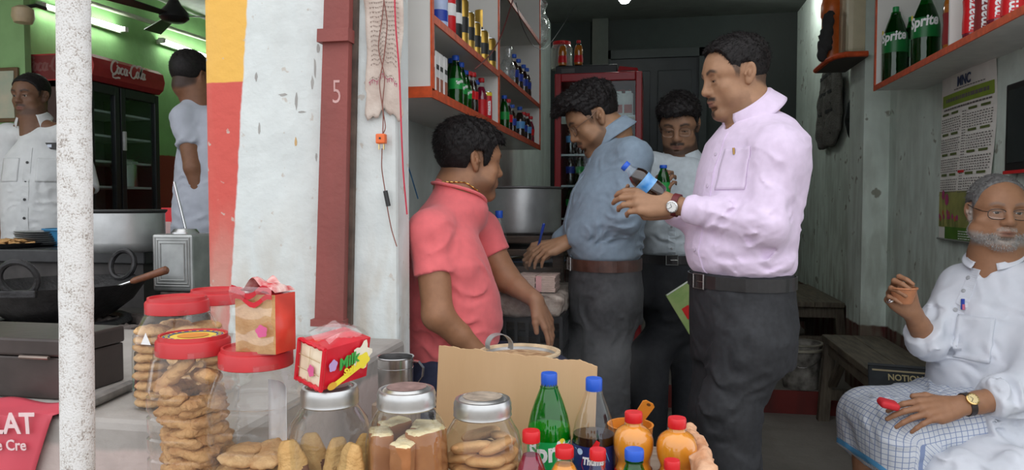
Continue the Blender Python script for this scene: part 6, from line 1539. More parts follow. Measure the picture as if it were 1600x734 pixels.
# jar F: cake slices
tF, oF, hF = tin_jar(635, 604, 1.10, .0435, .0615, 'glass jar of cake slices with a worn tin lid, between two jars', ('rust', (.34, .22, .20)))
crumb = mat('cake_crumb', (.78, .60, .33), col2=(.86, .72, .46), rough=.8, scale=90, bump=.4, bscale=260); cbr = mat('cake_brown', (.30, .105, .03), col2=(.42, .17, .06), rough=.7, scale=22)
cb_ = MB(); vs_, fs_ = surface([rbox((0, 0, .088), (.0165, .024, .088), rad=.004)], .004, lambda p: .0008 * wob(2, 40)(p)); cme = np_mesh('cake', vs_, fs_); cme.materials.append(cbr); cme.materials.append(crumb)
for p in cme.polygons:
    if p.center.z > .1725: p.material_index = 1
for i, (x, y, rz_, z) in enumerate(((-.033, -.022, .5, .0), (.006, -.032, -.1, -.006), (.036, -.016, -.62, .004), (-.026, .028, -.5, .002), (.014, .022, .2, .0), (.040, .026, .6, .0))):
    o = put(cme, 'cake_slice', oF + V(x * .95, y * .95, .008 + z + .003), (rr_.uniform(-.04, .04), rr_.uniform(-.04, .04), rz_), 'brown cake slice with pale crumb top in the middle glass jar, ' + ['front left', 'front middle', 'front right', 'back left', 'back middle', 'back right'][i], 'cake', 'cake slices in the glass jar')
# jar G: oval biscuits
tG, oG, hG = tin_jar(754, 619, 1.14, .0445, .0620, 'glass jar of smooth oval biscuits before the cardboard flap', ('tan', (.45, .38, .30)))
for lay in range(8):
    for i in range(5 if lay < 7 else 4): a = lay * .63 + i * 6.283 / 5; put(oval_me[n % 2], 'biscuit', oG + V(.034 * math.cos(a), .034 * math.sin(a), .018 + lay * .0195), (rr_.uniform(-.4, .4), rr_.uniform(-.3, .3), a + 1.57 + rr_.uniform(-.6, .6)), 'smooth oval biscuit heaped in the glass jar beside the cardboard', 'biscuit', 'oval biscuits in the glass jar'); n += 1
# steel mug
mc = P(618, 555, 1.62); zmug = .792; t = thing('wooden_block', V(mc[0], mc[1], ZT), 'small wooden block under the steel mug', 'block'); MB().box(V(-.04, -.045, 0), V(.045, .04, zmug - ZT - .0005), bev=.004).build('block_body', tw, t)
t = thing('steel_mug', V(mc[0], mc[1], zmug), 'tall steel mug with loop handle behind the cake jar', 'mug'); r = .0385; hm_ = P(618, 556, 1.62)[2] - zmug
MB().lathe([(0, .001), (r * .95, .001), (r, .006), (r, hm_ - .004), (r + .003, hm_ - .001), (r + .002, hm_), (r - .001, hm_ - .001), (r - .002, .006), (0, .005)], 40).build('mug_body', steel, t)
hb_ = MB(); hd = nrm(RGT + V(0, -.25, 0)); hb_.ribbon([V(0, 0, z) + hd * x for x, z in ((r, hm_ - .008), (r + .016, hm_ - .010), (r + .026, hm_ - .022), (r + .024, hm_ - .042), (r + .012, hm_ - .058), (r, hm_ - .066))], nrm(np.cross(hd, V(0, 0, 1))) * .005, .0015, nv=[V(0, 0, 1), V(0, 0, 1), hd, hd, V(0, 0, -1), V(0, 0, -1)]); hb_.build('mug_handle', steel, t)
MB().lathe([(r + .0005, hm_ * .75), (r + .0012, hm_ * .755), (r + .0005, hm_ * .76)], 40).build('mug_bead', steel, t)
# ---------------------------------------------------------------- packets
film = clear('wrapper_film', (1, 1, 1), gloss=.10, rough=.12, edge=.35)
FH = nrm(V(FWD[0], FWD[1], 0))
pred = mat('packet_red', (.55, .012, .025), rough=.25, var=.15, scale=25)
def packet(name, c, a, b, cdn, la, lb, lc, label, faces, seed):
    """soft wrapped block: a = left edge direction, b = right edge direction, cdn = down; c = near top corner"""
    t = thing(name, c, label, 'packet'); w_ = wob(seed, 22)
    def face(o, u, v, lu, lv, nm, m_, bulge, nrml, nu=10, nv=10, off=0.):
        def fn(i, j):
            p = o + u * lu * i + v * lv * j; q = math.sin(i * 3.1416) * math.sin(j * 3.1416)
            return p + nrml * (bulge * q + .0016 * float(w_((p + c)[None])[0]) * min(1, 4 * q) + off)
        g = MB(); g.grid(fn, nu, nv); return g.build(nm, m_, t)
    nA, nB, nC = -b, -a, -cdn
    Z = V(0, 0, 0)
    face(Z, a, cdn, la, lc, 'end_face', faces[0], .003, nA); face(Z, b, cdn, lb, lc, 'printed_side', faces[1], .003, nB); face(Z, a, b, la, lb, 'top_face', faces[2], .005, nC)
    face(a * la, b, cdn, lb, lc, 'printed_side', faces[1], .002, a); face(b * lb, a, cdn, la, lc, 'end_face', faces[0], .002, b); face(cdn * lc, a, b, la, lb, 'bottom_face', faces[2], .001, cdn)
    return t, face
# milk rusk packet
c0 = P(511, 546, 1.045)
b_ = nrm(-LEFT * .66 + FH * .72 + UP * .10); a_ = nrm(LEFT * .64 + FH * .72 + UP * .13); a_ = nrm(a_ - b_ * np.dot(a_, b_) * .9); cd = nrm(np.cross(a_, b_)); cd = cd if cd[2] < 0 else -cd
cd = nrm(cd + LEFT * .12)
bread = mat('bread_face', (.76, .62, .42), col2=(.84, .74, .56), rough=.55, scale=30)
tp_, fc_ = packet('rusk_packet', c0, a_, b_, cd, .066, .076, .062, 'red milk rusk packet lying tilted on a glass jar lid', (bread, pred, pred), 3)
M_ = lambda i, j, n_=.0055: frame(b_ * .076 * i + cd * .062 * j - a_ * n_, b_, -cd)
text_mesh('Milk', .024, M_(.47, .42) @ Matrix.Rotation(.18, 4, 'Z'), 'lettering', mat('milk_green', (.05, .35, .06), rough=.4), tp_, bold=.0007, shear=.25, sx=.85)
text_mesh('Suji', .013, M_(.5, .66) @ Matrix.Rotation(.18, 4, 'Z'), 'lettering', INK_Y, tp_, bold=.0006, shear=.25)
text_mesh('Special', .006, M_(.5, .20) @ Matrix.Rotation(.18, 4, 'Z'), 'lettering', INK_W, tp_, bold=.0002, shear=.2) if 0 else None
def blob(t, c, u, v, ru, rv, nm, m_, wav=0., k=0):
    g = MB(); vs_ = [c + u * ru * math.cos(a) * (1 + wav * math.sin(5 * a + k)) + v * rv * math.sin(a) * (1 + wav * math.sin(5 * a + k)) for a in np.linspace(0, 6.283, 25)[:-1]]; g.add(vs_, [tuple(range(24))]); return g.build(nm, m_, t)
ps = lambda i, j, n_: b_ * .076 * i + cd * .062 * j - a_ * n_
blob(tp_, ps(.80, .38, .0046), b_, -cd, .015, .02, 'milk_splash', mat('splash_cream', (.8, .74, .6), rough=.4), .25, 1)
blob(tp_, ps(.82, .52, .0050), b_, -cd, .012, .012, 'rusk_print', INK_Y, .12, 2)
g = MB(); pts_ = [ps(.16 + .7 * s_, .95 - .38 * s_, .0052) for s_ in np.linspace(0, 1, 8)]; g.ribbon(pts_, -cd * .005); g.build('spoon_print', INK_Y, tp_); blob(tp_, ps(.15, .93, .0054), b_, -cd, .008, .006, 'spoon_print', mat('print_gold', (.65, .35, .04)))
blob(tp_, ps(.13, .42, .005), b_, -cd, .007, .009, 'emblem', mat('emblem_lilac', (.45, .30, .55)), .1)
pe = lambda i, j, n_: a_ * .066 * i + cd * .062 * j - b_ * n_
blob(tp_, pe(.40, .62, .006), a_, -cd, .008, .009, 'emblem', mat('emblem_pink', (.62, .10, .25)), .12, 2)
for k in range(2):
    g = MB(); g.ribbon([pe(.08 + .84 * s_, .33 + .33 * k, .0058) for s_ in np.linspace(0, 1, 6)], cd * .0006); g.build('slice_seam', mat('seam_tan', (.45, .30, .15)), tp_)
g = MB(); g.ribbon([pe(.5, s_, .0056) for s_ in np.linspace(.08, .92, 6)], a_ * .0006); g.build('slice_seam', mat('seam_tan'), tp_)
for (o_, u_, v_) in ((V(0, 0, 0), a_, cd),):   # red border and crimped end of the wrapper
    for (p0, p1) in ((pe(0, 0, .004), pe(0, 1, .004)), (pe(1.02, 0, .003), pe(1.02, 1.02, .003)), (pe(0, 1.0, .003), pe(1, 1.0, .003)), (pe(0, 0, .003), pe(1, 0, .003))):
        MB().tube([p0 + (p1 - p0) * s_ + cd * .001 * math.sin(s_ * 40) for s_ in np.linspace(0, 1, 12)], .0035, 6).build('wrapper_edge', pred, tp_)
wf = wob(12, 30)
g = MB(); g.grid(lambda u, v: a_ * .066 * (.05 + .95 * u) + b_ * (.005 + .07 * v) - cd * (.006 + .012 * abs(math.sin(u * 5 + v * 4)) * math.sin(v * 3.1) + .004 * math.sin(9 * u + 5 * v)), 16, 16); g.build('crinkled_film', film, tp_)
# bread packet
zD = oD[2] + hD - .0035
c0 = P(364, 478, 1.075); c0 = V(c0[0], c0[1], zD + .098)
a2 = nrm(LEFT * .97 + FH * .18); b2 = nrm(FH * .93 - LEFT * .36); c2_ = V(0, 0, -1.)
toast = mat('toast_brown', (.46, .22, .07), col2=(.62, .36, .15), rough=.5, scale=26, bump=.3, bscale=120)
c0 = P(430, 478, 1.075); c0[2] = zD + .088
tq, fq = packet('bread_packet', c0, a2, b2, c2_, .064, .046, .0875, 'clear and red wrapped packet of brown toast upon a red jar lid', (toast, mat('packet_orange_red', (.55, .05, .03), rough=.25, var=.2), pred), 6)
g = MB(); g.grid(lambda u, v: a2 * (.066 * u - .001) + c2_ * (-.012 + .10 * v) * 1.0 - b2 * (.007 + .003 * math.sin(8 * u + 5 * v) + .002 * math.sin(17 * v)), 16, 18); g.build('crinkled_film', film, tq)
g = MB(); g.grid(lambda u, v: a2 * (.06 * u) + b2 * .046 * v - c2_ * (.003 + .02 * math.sin(u * 3.14) * abs(math.sin(v * 3.1 + u * 2)) + .004 * math.sin(13 * u)), 16, 12); g.build('wrapper_crown', mat('packet_film_red', (.50, .04, .05), col2=(.75, .55, .5), scale=60, rough=.2), tq)
for k in range(2):
    g = MB(); g.ribbon([a2 * .064 * s_ - b2 * .0075 - c2_ * (.004 + .007 * math.sin(s_ * 8 + k)) + c2_ * .012 * k for s_ in np.linspace(.0, 1, 10)], c2_ * .004); g.build('wrapper_stripe', pred, tq)
blob(tq, a2 * .014 + c2_ * .052 - b2 * .0115, a2, -c2_, .009, .009, 'emblem', mat('emblem_pink'), .12, 1)
# ---------------------------------------------------------------- cardboard flap, torn box, pan and scoop
card = mat('cardboard', (.52, .33, .17), col2=(.58, .38, .21), rough=.85, scale=10, stretch=(1, 1, .2), bump=.15, bscale=30)
TLc, TRc = P(678, 541, 1.50), P(927, 570, 1.335); dn = V(0, 0, -1.)
hcd = TLc[2] - ZT - .002; uu = nrm(TRc - TLc); uu[2] = 0; uu = nrm(uu); wc = np.linalg.norm((TRc - TLc)[:2]); nn_ = nrm(np.cross(uu, V(0, 0, 1)))
lo_ = V(TLc[0], TLc[1], ZT + .001); g = MB(); rr_ = random.Random(4)
nC = 60; fr, bk2 = [], []
topz = [hcd + .0010 * math.sin(i * .5) - .006 * max(0, (i - 55) / 5) + rr_.uniform(-.0012, .0012) for i in range(nC + 1)]
def cardf(i, z, side): return uu * wc * i / nC + V(0, 0, z) + nn_ * (side * .002  + .006 * math.sin(i / nC * 3) * z / hcd - .02 * (z / hcd))
vs_ = []
for i in range(nC + 1): vs_ += [cardf(i, 0, 1), cardf(i, topz[i], 1), cardf(i, topz[i], -1), cardf(i, 0, -1)]
fs_ = [(i * 4 + k, i * 4 + 4 + k, i * 4 + 4 + (k + 1) % 4, i * 4 + (k + 1) % 4) for i in range(nC) for k in range(4)] + [(0, 1, 2, 3), (nC * 4 + 3, nC * 4 + 2, nC * 4 + 1, nC * 4)]
g.add(vs_, fs_); co = g.build('cardboard_flap', card, loc=lo_); tag(co, 'upright brown corrugated cardboard sheet behind the soda bottles', 'cardboard')
# torn carton wall on the right of the bottles
q0, q1 = P(1078, 668, 1.42), P(1104, 735, 1.08); wv_ = wob(14, 14.)
tp2 = [q0 + (q1 - q0) * s_ for s_ in np.linspace(0, 1, 7)]; base0 = V(q0[0], q0[1], ZT + .001); pr_ = []
for i in range(6):
    a_, b2_ = tp2[i], tp2[i + 1]
    for z_ in np.linspace(ZT + .02, min(a_[2], b2_[2]), 5): pr_.append(cap(V(a_[0], a_[1], z_), V(b2_[0], b2_[1], z_), .011, .012, .02))
vs_, fs_ = surface(pr_, .0055, lambda p: .007 * wv_(p) + .003 * wob(15, 40)(p))
torn = mat('torn_carton', (.50, .22, .10), col2=(.72, .46, .30), rough=.9, scale=22, bump=.5, bscale=60)
vs_[:, 2] = np.maximum(vs_[:, 2], ZT + .001); tag(link('torn_carton', np_mesh('torn', vs_ - base0, fs_), torn, loc=base0), 'torn orange brown carton wall at the right end of the bottles', 'carton')
# orange scoop
oc = P(985, 672, 1.40); t = thing('plastic_scoop', V(oc[0], oc[1], ZT), 'orange plastic ladle bowl with upright handle behind the juice bottles', 'scoop'); osm = mat('orange_scoop', (.72, .25, .03), rough=.35); hsc = P(985, 662, 1.40)[2] - ZT
MB().lathe([(0, .001), (.03, .001), (.036, .01), (.042, hsc - .004), (.044, hsc), (.040, hsc), (.034, .01), (0, .006)], 32).build('scoop_bowl', osm, t)
h0, h1 = P(990, 664, 1.40) - np.array(t.location), P(1013, 630, 1.38) - np.array(t.location); hv = h1 - h0; wv = nrm(np.cross(hv, NEAR)) 
g = MB(); g.ribbon([h0 - hv * .3 - V(0, 0, .01), h0, h0 + hv * .5, h1, h1 + hv * .08], [wv * .008, wv * .009, wv * .011, wv * .012, wv * .007], .006, nv=NEAR); g.build('scoop_handle', osm, t); blob(t, h1 - hv * .02 + NEAR * .0068, wv, nrm(hv), .004, .003, 'handle_hole', mat('hole_brown', (.15, .05, .01)))
# tea pan on a clay stove
pcn = P(812, 549, 1.78); t = thing('tea_pan', V(pcn[0], pcn[1], pcn[2] - .10), 'wide pan of frothy brown tea behind the cardboard', 'pan'); r = .094
tan = mat('pan_tan', (.55, .42, .27), rough=.5, var=.2, scale=30)
MB().lathe([(0, 0), (r * .8, 0), (r * .95, .02), (r, .094), (r + .004, .1), (r - .004, .101), (r - .006, .09), (r * .8, .012), (0, .01)], 48).build('pan_body', alu, t); MB().lathe([(r - .002, .095), (r + .005, .097), (r + .005, .102), (r - .005, .103), (r - .007, .096)], 48).build('pan_rim', tan, t)
MB().lathe([(r - .006, .0885), (.04, .0895), (0, .0892)], 40).build('tea', mat('frothy_tea', (.22, .09, .03), col2=(.60, .40, .22), scale=45, rough=.45, detail=8), t)
rc = P(780, 535, 1.74) - np.array(t.location); g = MB(); u_ = RGT
g.ribbon([rc + u_ * .027 * math.cos(a) + V(0, 0, 1) * .026 * math.sin(a) - V(0, 0, .006) for a in np.linspace(-.35, 3.5, 22)], nrm(NEAR + RGT * .5) * .012, .0015, nv=[u_ * math.cos(a) + V(0, 0, 1) * math.sin(a) for a in np.linspace(-.35, 3.5, 22)]); g.build('pan_handle', alu, t)
t = thing('clay_stove', V(pcn[0], pcn[1], 0), 'squat clay stove under the tea pan behind the cardboard', 'stove'); MB().lathe([(0, 0), (.13, 0), (.135, .1), (.12, pcn[2] - .104), (.08, pcn[2] - .101), (0, pcn[2] - .101)], 32).build('stove_body', mat('clay_grey', (.2, .16, .13), rough=.9, var=.3, bump=.3), t)
# ---------------------------------------------------------------- bottles in front
def fb(px, pytop, d, r, kind, liq, wall, fill, cap_, label, lab=None, capr=.0142, writing=None, rz=0.):
    c = P(px, pytop, d); h = c[2] - ZT - .001
    return bottle('soda_bottle', V(c[0], c[1], ZT + .001), r, h, kind, liq, wall, fill, cap_, label, None, lab, 36, capr=capr, writing=writing, rz=rz)
FS = math.radians(-78)
def wr_sprite(t, r, h):
    wrapped_text('Sprite', .046, r, .445 * h, FS + .06, INK_W, t, rot=.16, bold=.0016, sx=.86, shear=.15)
    g = MB(); g.disc(.0062, 0, 20); o = g.build('emblem', INK_Y, t)
    for v in o.data.vertices: v.co = Vector((v.co.x * 1.1 + .021, v.co.y * 1.15 + .515 * h, 0))
    wrap_mesh(o.data, r + .0008, FS)
    MB().lathe([(r + .0009, h * .245), (r + .0009, h * .265)], 36).build('label_band', INK_Y, t)
W_GREEN2 = clear('bright_green_plastic', (.10, .62, .20), gloss=.05, edge=.4)
fb(858, 582, 1.27, .0375, 'cone', mat('sprite_green', (.015, .42, .10), rough=.15), W_GREEN2, .60, 'blue', 'green lemon soda bottle with blue cap before the cardboard', (mat('label_fresh_green', (.01, .34, .08), rough=.35, var=.05), .14, .52), writing=wr_sprite)
def wr_thums(t, r, h):
    FQ = math.radians(-86)
    def flat(pts, nm, m_, off):
        g = MB(); g.add([V(x, y, off) for x, y in pts], [tuple(range(len(pts)))]); o = g.build(nm, m_, t); wrap_mesh(o.data, r + .0008, FQ); return o
    z = .40 * h
    flat([(-.016, z - .016), (.016, z - .016), (.021, z - .004), (.021, z + .012), (.010, z + .016), (.008, z + .024), (.011, z + .036), (.005, z + .040), (-.002, z + .030), (-.006, z + .018), (-.018, z + .010), (-.021, z - .004)], 'emblem', L_RED, 0)
    wrapped_text('Thums', .0165, r, z + .003, FQ - .02, INK_W, t, bold=.0008, sx=.8, shear=.1)
    for k, (x0, y0, x1, y1) in enumerate(((-.036, .50, -.020, .43), (.018, .50, .030, .40), (-.03, .20, -.012, .26), (.03, .2, .024, .3), (-.045, .36, -.03, .33))):
        flat([(x0 - .002, y0 * h), (x0 + .003, y0 * h), (x1, y1 * h)], 'label_streak', mat('label_cyan', (.15, .42, .72)), .0002)
    g = MB(); g.disc(.0055, 0, 20); o = g.build('emblem', mat('label_paleblue', (.45, .6, .8)), t)
    for v in o.data.vertices: v.co = Vector((v.co.x - .024, v.co.y + .48 * h, 0.0003))
    wrap_mesh(o.data, r + .0008, FQ)
    flat([(-.03, .19 * h), (-.0225, .19 * h), (-.0225, .19 * h + .0075), (-.03, .19 * h + .0075)], 'veg_mark', INK_W, .0002); flat([(-.028, .19 * h + .002), (-.0245, .19 * h + .002), (-.0245, .19 * h + .0055), (-.028, .19 * h + .0055)], 'veg_mark', INK_G, .0004)
fb(928, 590, 1.25, .0365, 'cone', D_COLA, W_CLEAR, .58, 'blue', 'clear cola bottle with blue cap and dark blue label', (mat('label_navy', (.015, .028, .14), rough=.35, var=.2, scale=40), .10, .52), writing=wr_thums)
GLB = [(0, 0), (.85, 0), (.95, .03), (.93, .46), (.84, .50), (.80, .535), (.84, .565), (.94, .61), (.99, .66), (1., .705), (.985, .75), (.92, .795), (.80, .83), (.62, .857), (.44, .875), (.40, .90)]
_bp = bottle_profile
def bottle_profile(kind): return GLB if kind == 'globe' else _bp(kind)
for px, py, d, nm in ((990, 643, 1.22, 'nearer the cola bottle'), (1058, 652, 1.20, 'at the torn carton wall')):
    fb(px, py, d, .0335, 'globe', D_ORANGE, W_CLEAR, .93, 'red', 'round shouldered orange juice bottle with red cap, ' + nm, (L_RED, .06, .47), capr=.0148)
fb(830, 672, 1.10, .026, 'waist', D_RED, W_CLEAR, .80, 'red', 'small red drink bottle with red cap before the green soda bottle', None, capr=.0135)
fb(882, 697, 1.08, .027, 'round', D_ORANGE, W_CLEAR, .84, 'red', 'small orange juice bottle with red cap in the front row', None, capr=.0138)
fb(934, 701, 1.08, .025, 'waist', D_COLA, W_CLEAR, .5, 'red', 'small clear cola bottle with red cap in the front row', None, capr=.0122)
fb(991, 701, 1.08, .026, 'cone', D_GREEN, W_GREEN2, .8, 'blue', 'small green soda bottle with blue cap in the front row', None, capr=.0142)
fb(1050, 718, 1.08, .025, 'waist', D_RED, W_CLEAR, .5, 'red', 'small red capped bottle at the right end of front row', None, capr=.0118)
# ---------------------------------------------------------------- man in the lilac shirt
def man_lilac():
    F = nrm(LEFT * .95 + NEAR * .32); R = basis(F, UP)
    tone = V(.34, .185, .105)
    s = 540.
    o = P(1157, 437, 2.13)
    hd = Head(P(1149, 120, 2.13), nrm(LEFT * .98 + NEAR * .10 - UP * .22), UP, .93, tone, lid=.8, moust=.95, beard=.0, fade=.75, fat=.004,
              zl=[(-.13, -.06), (-.07, -.052), (-.035, -.03), (-.022, .03), (.008, .032), (.018, -.01), (.03, -.002), (.042, .045), (.055, .078), (.08, .098), (.1, .102)])
    def colour(p):
        c = hd.colour(p); q = hd.loc(p)
        # chin tuft and a shadow of stubble along the jaw
        m = np.exp(-((q[:, 0] / .016) ** 4 + ((q[:, 2] + .098) / .013) ** 4)) * (q[:, 1] > .06)
        m = np.maximum(m, .22 * np.clip((-.05 - q[:, 2]) / .02, 0, 1) * (q[:, 1] > .0) * (q[:, 2] > -.14))
        return c * (1 - m[:, None] * .9) + hd.hairc * m[:, None] * .9
    secs = [(.010, 0, .0, .170, .128), (.03, 0, 0, .178, .134), (.09, 0, .008, .180, .142), (.2, 0, -.012, .185, .142), (.32, 0, -.034, .198, .134), (.40, 0, -.046, .185, .118), (.455, 0, -.052, .12, .088), (.49, 0, -.05, .07, .066)]
    nb = P(1177, 180, 2.13)
    shN = P(1214, 232, 1.975); shF = P(1160, 232, 2.31)
    elN = P(1196, 352, 1.95); wrN = P(1050, 319, 2.08)
    elF = P(1140, 365, 2.30); wrF = P(1046, 328, 2.19)
    # body
    hN = hand(wrN, nrm(LEFT * 1 + UP * .12 + NEAR * -.12), nrm(NEAR * .9 + UP * .35), 'L', 1.06, ((.40, .55, .3), (.45, .6, .3), (.5, .65, .4), (.55, .7, .4)), -.02, ((.7, .5, -.35), (.95, .1, -.25)))
    hF = hand(wrF, nrm(LEFT * 1 + UP * .05 - NEAR * -.12), nrm(-NEAR * .75 - UP * .6), 'R', 1.0, ((.5, .6, .4), (.6, .7, .4), (.7, .8, .4), (.7, .8, .4)), .03)
    body = hd.prims() + hd.neck(nb) + [cap(nb, o + UP * .1, .07, .09, .03), cap(nb - UP * .03, shN - NEAR * .05, .05, .04), cap(nb - UP * .03, shF + NEAR * .05, .05, .04),
            cap(shN - NEAR * .05, elN, .035, .032), cap(elN, wrN, .033, .024), cap(shF + NEAR * .05, elF, .035, .032), cap(elF, wrF, .033, .024)] + hN + hF
    kn = [P(1140, 640, 2.05), P(1122, 640, 2.24)]; an = [V(k[0] + .035, k[1], .09) for k in kn]
    hp = [o + NEAR * .095 - UP * .12 - LEFT * .0, o - NEAR * .095 - UP * .12]
    for a, b, c in zip(hp, kn, an): body += [cap(o, a, .08, .06), cap(a, b, .05, .04), cap(b, c, .04, .035)]
    base = V(o[0], o[1], 0)
    me = person('person', base, body, .003, 'man in a lilac shirt and black belt holding a cola bottle in both hands', skin('skin_brown', tone), colour)
    hm = mat('hair_black', (.012, .010, .010), rough=.55, var=.4, scale=90, spec=.25)
    hd.hair(me, hm, top=.012, side=.0015, front=-.004, amp=.0028, spikes=7000, slen=.013, comb=(0, .6, -.4), quiff=.004, sw=.0007)
    hd.eyes(me, (0, 1, -.45))
    # shirt
    lm = mat('lilac_cotton', (.70, .575, .74), rough=.75, var=.05, scale=40, bump=.10, bscale=900, sheen=.15)
    cuN = wrN + nrm(elN - wrN) * .062; cuF = wrF + nrm(elF - wrF) * .03
    top = [loft(o, R, secs, rnd=.05), cap(nb - UP * .065, shN - UP * .01, .055, .062, .05), cap(nb - UP * .065, shF, .055, .062, .05),
           cap(shN - UP * .01, elN, .067, .056, .05), cap(elN, cuN, .058, .040, .03), cap(shF, elF, .066, .056, .05), cap(elF, cuF, .062, .04, .03),
           cap(cuN, cuN + nrm(elN - cuN) * .05, .041, .042, .004), cap(cuF, cuF + nrm(elF - cuF) * .05, .041, .042, .004),
           *hem(cuN - nrm(elN - wrN) * .02, wrN - elN, .034), *hem(cuF - nrm(elF - wrF) * .03, wrF - elF, .034),
           cap(nb - UP * .005, nb + UP * .2, .066, .07, .01, 's'), ell(nb + F * .06 - UP * .035, (.03, .03, .05), R, .012, 's')]
    u = lambda px, py, dn=0.: P(px, py, 2.13 - dn)
    dsp = folds([(u(1185, 340, .24), nrm(UP * .8 + LEFT * .6), .05, .006, .09), (u(1150, 345, .2), nrm(LEFT * .9 + UP * .3), .045, .006, .11), (u(1095, 325, .08), LEFT, .03, .003, .06),
                 (u(1205, 285, .24), nrm(UP * .6 - LEFT * .7), .07, .005, .12), (u(1120, 390, .17), nrm(UP * .9 - LEFT * .5), .055, .006, .15), (u(1190, 400, .16), nrm(UP * .9 + LEFT * .5), .05, .007, .14),
                 (u(1235, 400, .1), nrm(UP), .05, .006, .12), (u(1140, 260, .15), nrm(LEFT * .8 + UP * .4), .08, .003, .12), (u(1225, 230, .15), nrm(LEFT * .6 + UP * .6), .06, .003, .1)], 11, .0022, 6.)
    top = order(top); garment('shirt', top, .0048, lm, me, dsp)
    collar(me, lm, nb + UP * .004 + F * .004, F, UP, .066, .072, .040, .050, .62, .30, .024)
    f0 = o + R[:, 1] * .25
    strip(me, lm, [q for q in top if q.get('t') == 'loft'], [o + R @ V(0, .12, .42), o + R @ V(0, .15, .25), o + R @ V(0, .18, .1), o + R @ V(0, .18, .02)], .032, 'placket', dsp, dirv=-F)
    bt = mat('button_pale', (.6, .5, .62), rough=.3)
    pp, nn = project([q for q in top if q.get('t') == 'loft'], np.array([o + R @ V(0, .2, z) for z in (.36, .27, .18, .09, .02)]), -F, dsp, .003); buttons(me, bt, pp, nn)
    patch(me, lm, top, o + R @ V(-.085, .135, .315), R[:, 0], R[:, 2], .10, .115, 'pocket', dsp, dirv=-F)
    pen = MB(); q, _ = project(top, np.array([o + R @ V(-.075, .135, .355)]), -F, dsp, .004)
    pen.tube([q[0], q[0] + V(0, 0, .018) + F * .002], .0035, 8); pen.build('pen_clip', mat('brass', (.45, .28, .1), rough=.3, metal=1), me, world=True)
    # trousers
    tm = mat('charcoal_twill', (.017, .018, .021), rough=.7, var=.25, scale=70, bump=.10, bscale=800)
    tr = [loft(o, R, [(-.24, 0, -.01, .17, .13), (-.12, 0, -.008, .178, .138), (0, 0, 0, .172, .131), (.025, 0, 0, .171, .13)], rnd=.012, k=.02)]
    for i, (a, b, c) in enumerate(zip(hp, kn, an)):
        tr += [cap(a - UP * .04, b, .105, .084, .035), cap(b, c, .084, .070, .03)]
    dt = folds([(u(1100, 480, .1), nrm(UP * .5 + LEFT * .8), .09, .005, .16), (u(1200, 520, .1), nrm(UP * .7 - LEFT * .5), .08, .005, .16), (u(1110, 620, .12), nrm(UP * .9 + LEFT * .3), .07, .006, .16), (u(1150, 700, .12), UP, .08, .005, .16)], 21, .002, 5.)
    garment('trousers', tr, .006, tm, me, dt)
    belt(me, mat('black_leather', (.014, .013, .013), rough=.32, var=.2, scale=60, bump=.08, bscale=400), mat('steel', (.6, .6, .6), rough=.25, metal=1, var=.05), tr, o + UP * .0, F, UP, .2, .17, .036, dt, buckle_a=math.pi / 2)
    watch(me, wrN + nrm(elN - wrN) * .012, wrN - elN, nrm(NEAR * .9 + LEFT * .2 - UP * .2), .030, .0165, mat('maroon_leather', (.12, .015, .018), rough=.5), mat('steel'), mat('dial_white', (.8, .8, .78), rough=.3), .85)
    for a in an: shoe(me, a, F)
    return me
def shoe(parent, an, F, m=None):
    m = m or mat('shoe_black', (.012, .012, .012), rough=.3)
    f = nrm(V(F[0], F[1], 0)); s = np.cross(f, V(0, 0, 1)); g = V(an[0], an[1], an[2] - .09)
    pr = [cap(g + V(0, 0, .075) , g - f * .01 + V(0, 0, .05), .045, .045), cap(g - f * .045 + V(0, 0, .035), g + f * .11 + V(0, 0, .032), .036, .04, .03, sq=(s, 1.05)), cap(g + f * .11 + V(0, 0, .03), g + f * .175 + V(0, 0, .026), .042, .026, .03),
          half(g + V(0, 0, .0), V(0, 0, -1), .004)]
    garment('shoe', pr, .007, m, parent)
M_lilac = man_lilac()
# cola bottle in his hands
b0, b1 = P(1033, 306, 2.10), P(983, 264, 2.10)
t = bottle('soda_bottle', b0, .029, float(np.linalg.norm(b1 - b0)) + .02, 'waist', D_COLA, W_CLEAR, .74, 'blue', 'cola bottle with blue cap and blue label in the lilac shirted man\'s hands', None, (mat('label_blue_cyan', (.03, .22, .60), col2=(.35, .6, .8), scale=25, rough=.35), .28, .52), 28)
t.rotation_mode = 'QUATERNION'; t.rotation_quaternion = Vector((0, 0, 1)).rotation_difference(Vector(nrm(b1 - b0)))
# ---------------------------------------------------------------- man in the blue shirt, writing
HAIRM = mat('hair_black', (.012, .010, .010), rough=.55, var=.4, scale=90, spec=.25)
def trunk(nb, o, F, shs, els, wrs, up=.1):
    s_ = [cap(nb, o + UP * up, .07, .09, .03)]
    for sh, el, wr in zip(shs, els, wrs): s_ += [cap(nb - UP * .03, sh, .045, .04), cap(sh, el, .037, .034), cap(el, wr, .034, .025)]
    return s_
def legs(o, F, hw, kn, an, r=(.105, .084, .068), rin=(.06, .045, .035)):
    R = basis(F, UP); hp = [o - R[:, 0] * hw - UP * .12, o + R[:, 0] * hw - UP * .12]
    b, c = [], []
    for a, k, n in zip(hp, kn, an):
        b += [cap(o, a, .08, .06), cap(a, k, rin[0], rin[1]), cap(k, n, rin[1], rin[2])]
        c += [cap(a - UP * .03, k, r[0], r[1], .035), cap(k, n, r[1], r[2], .03)]
    return b, c
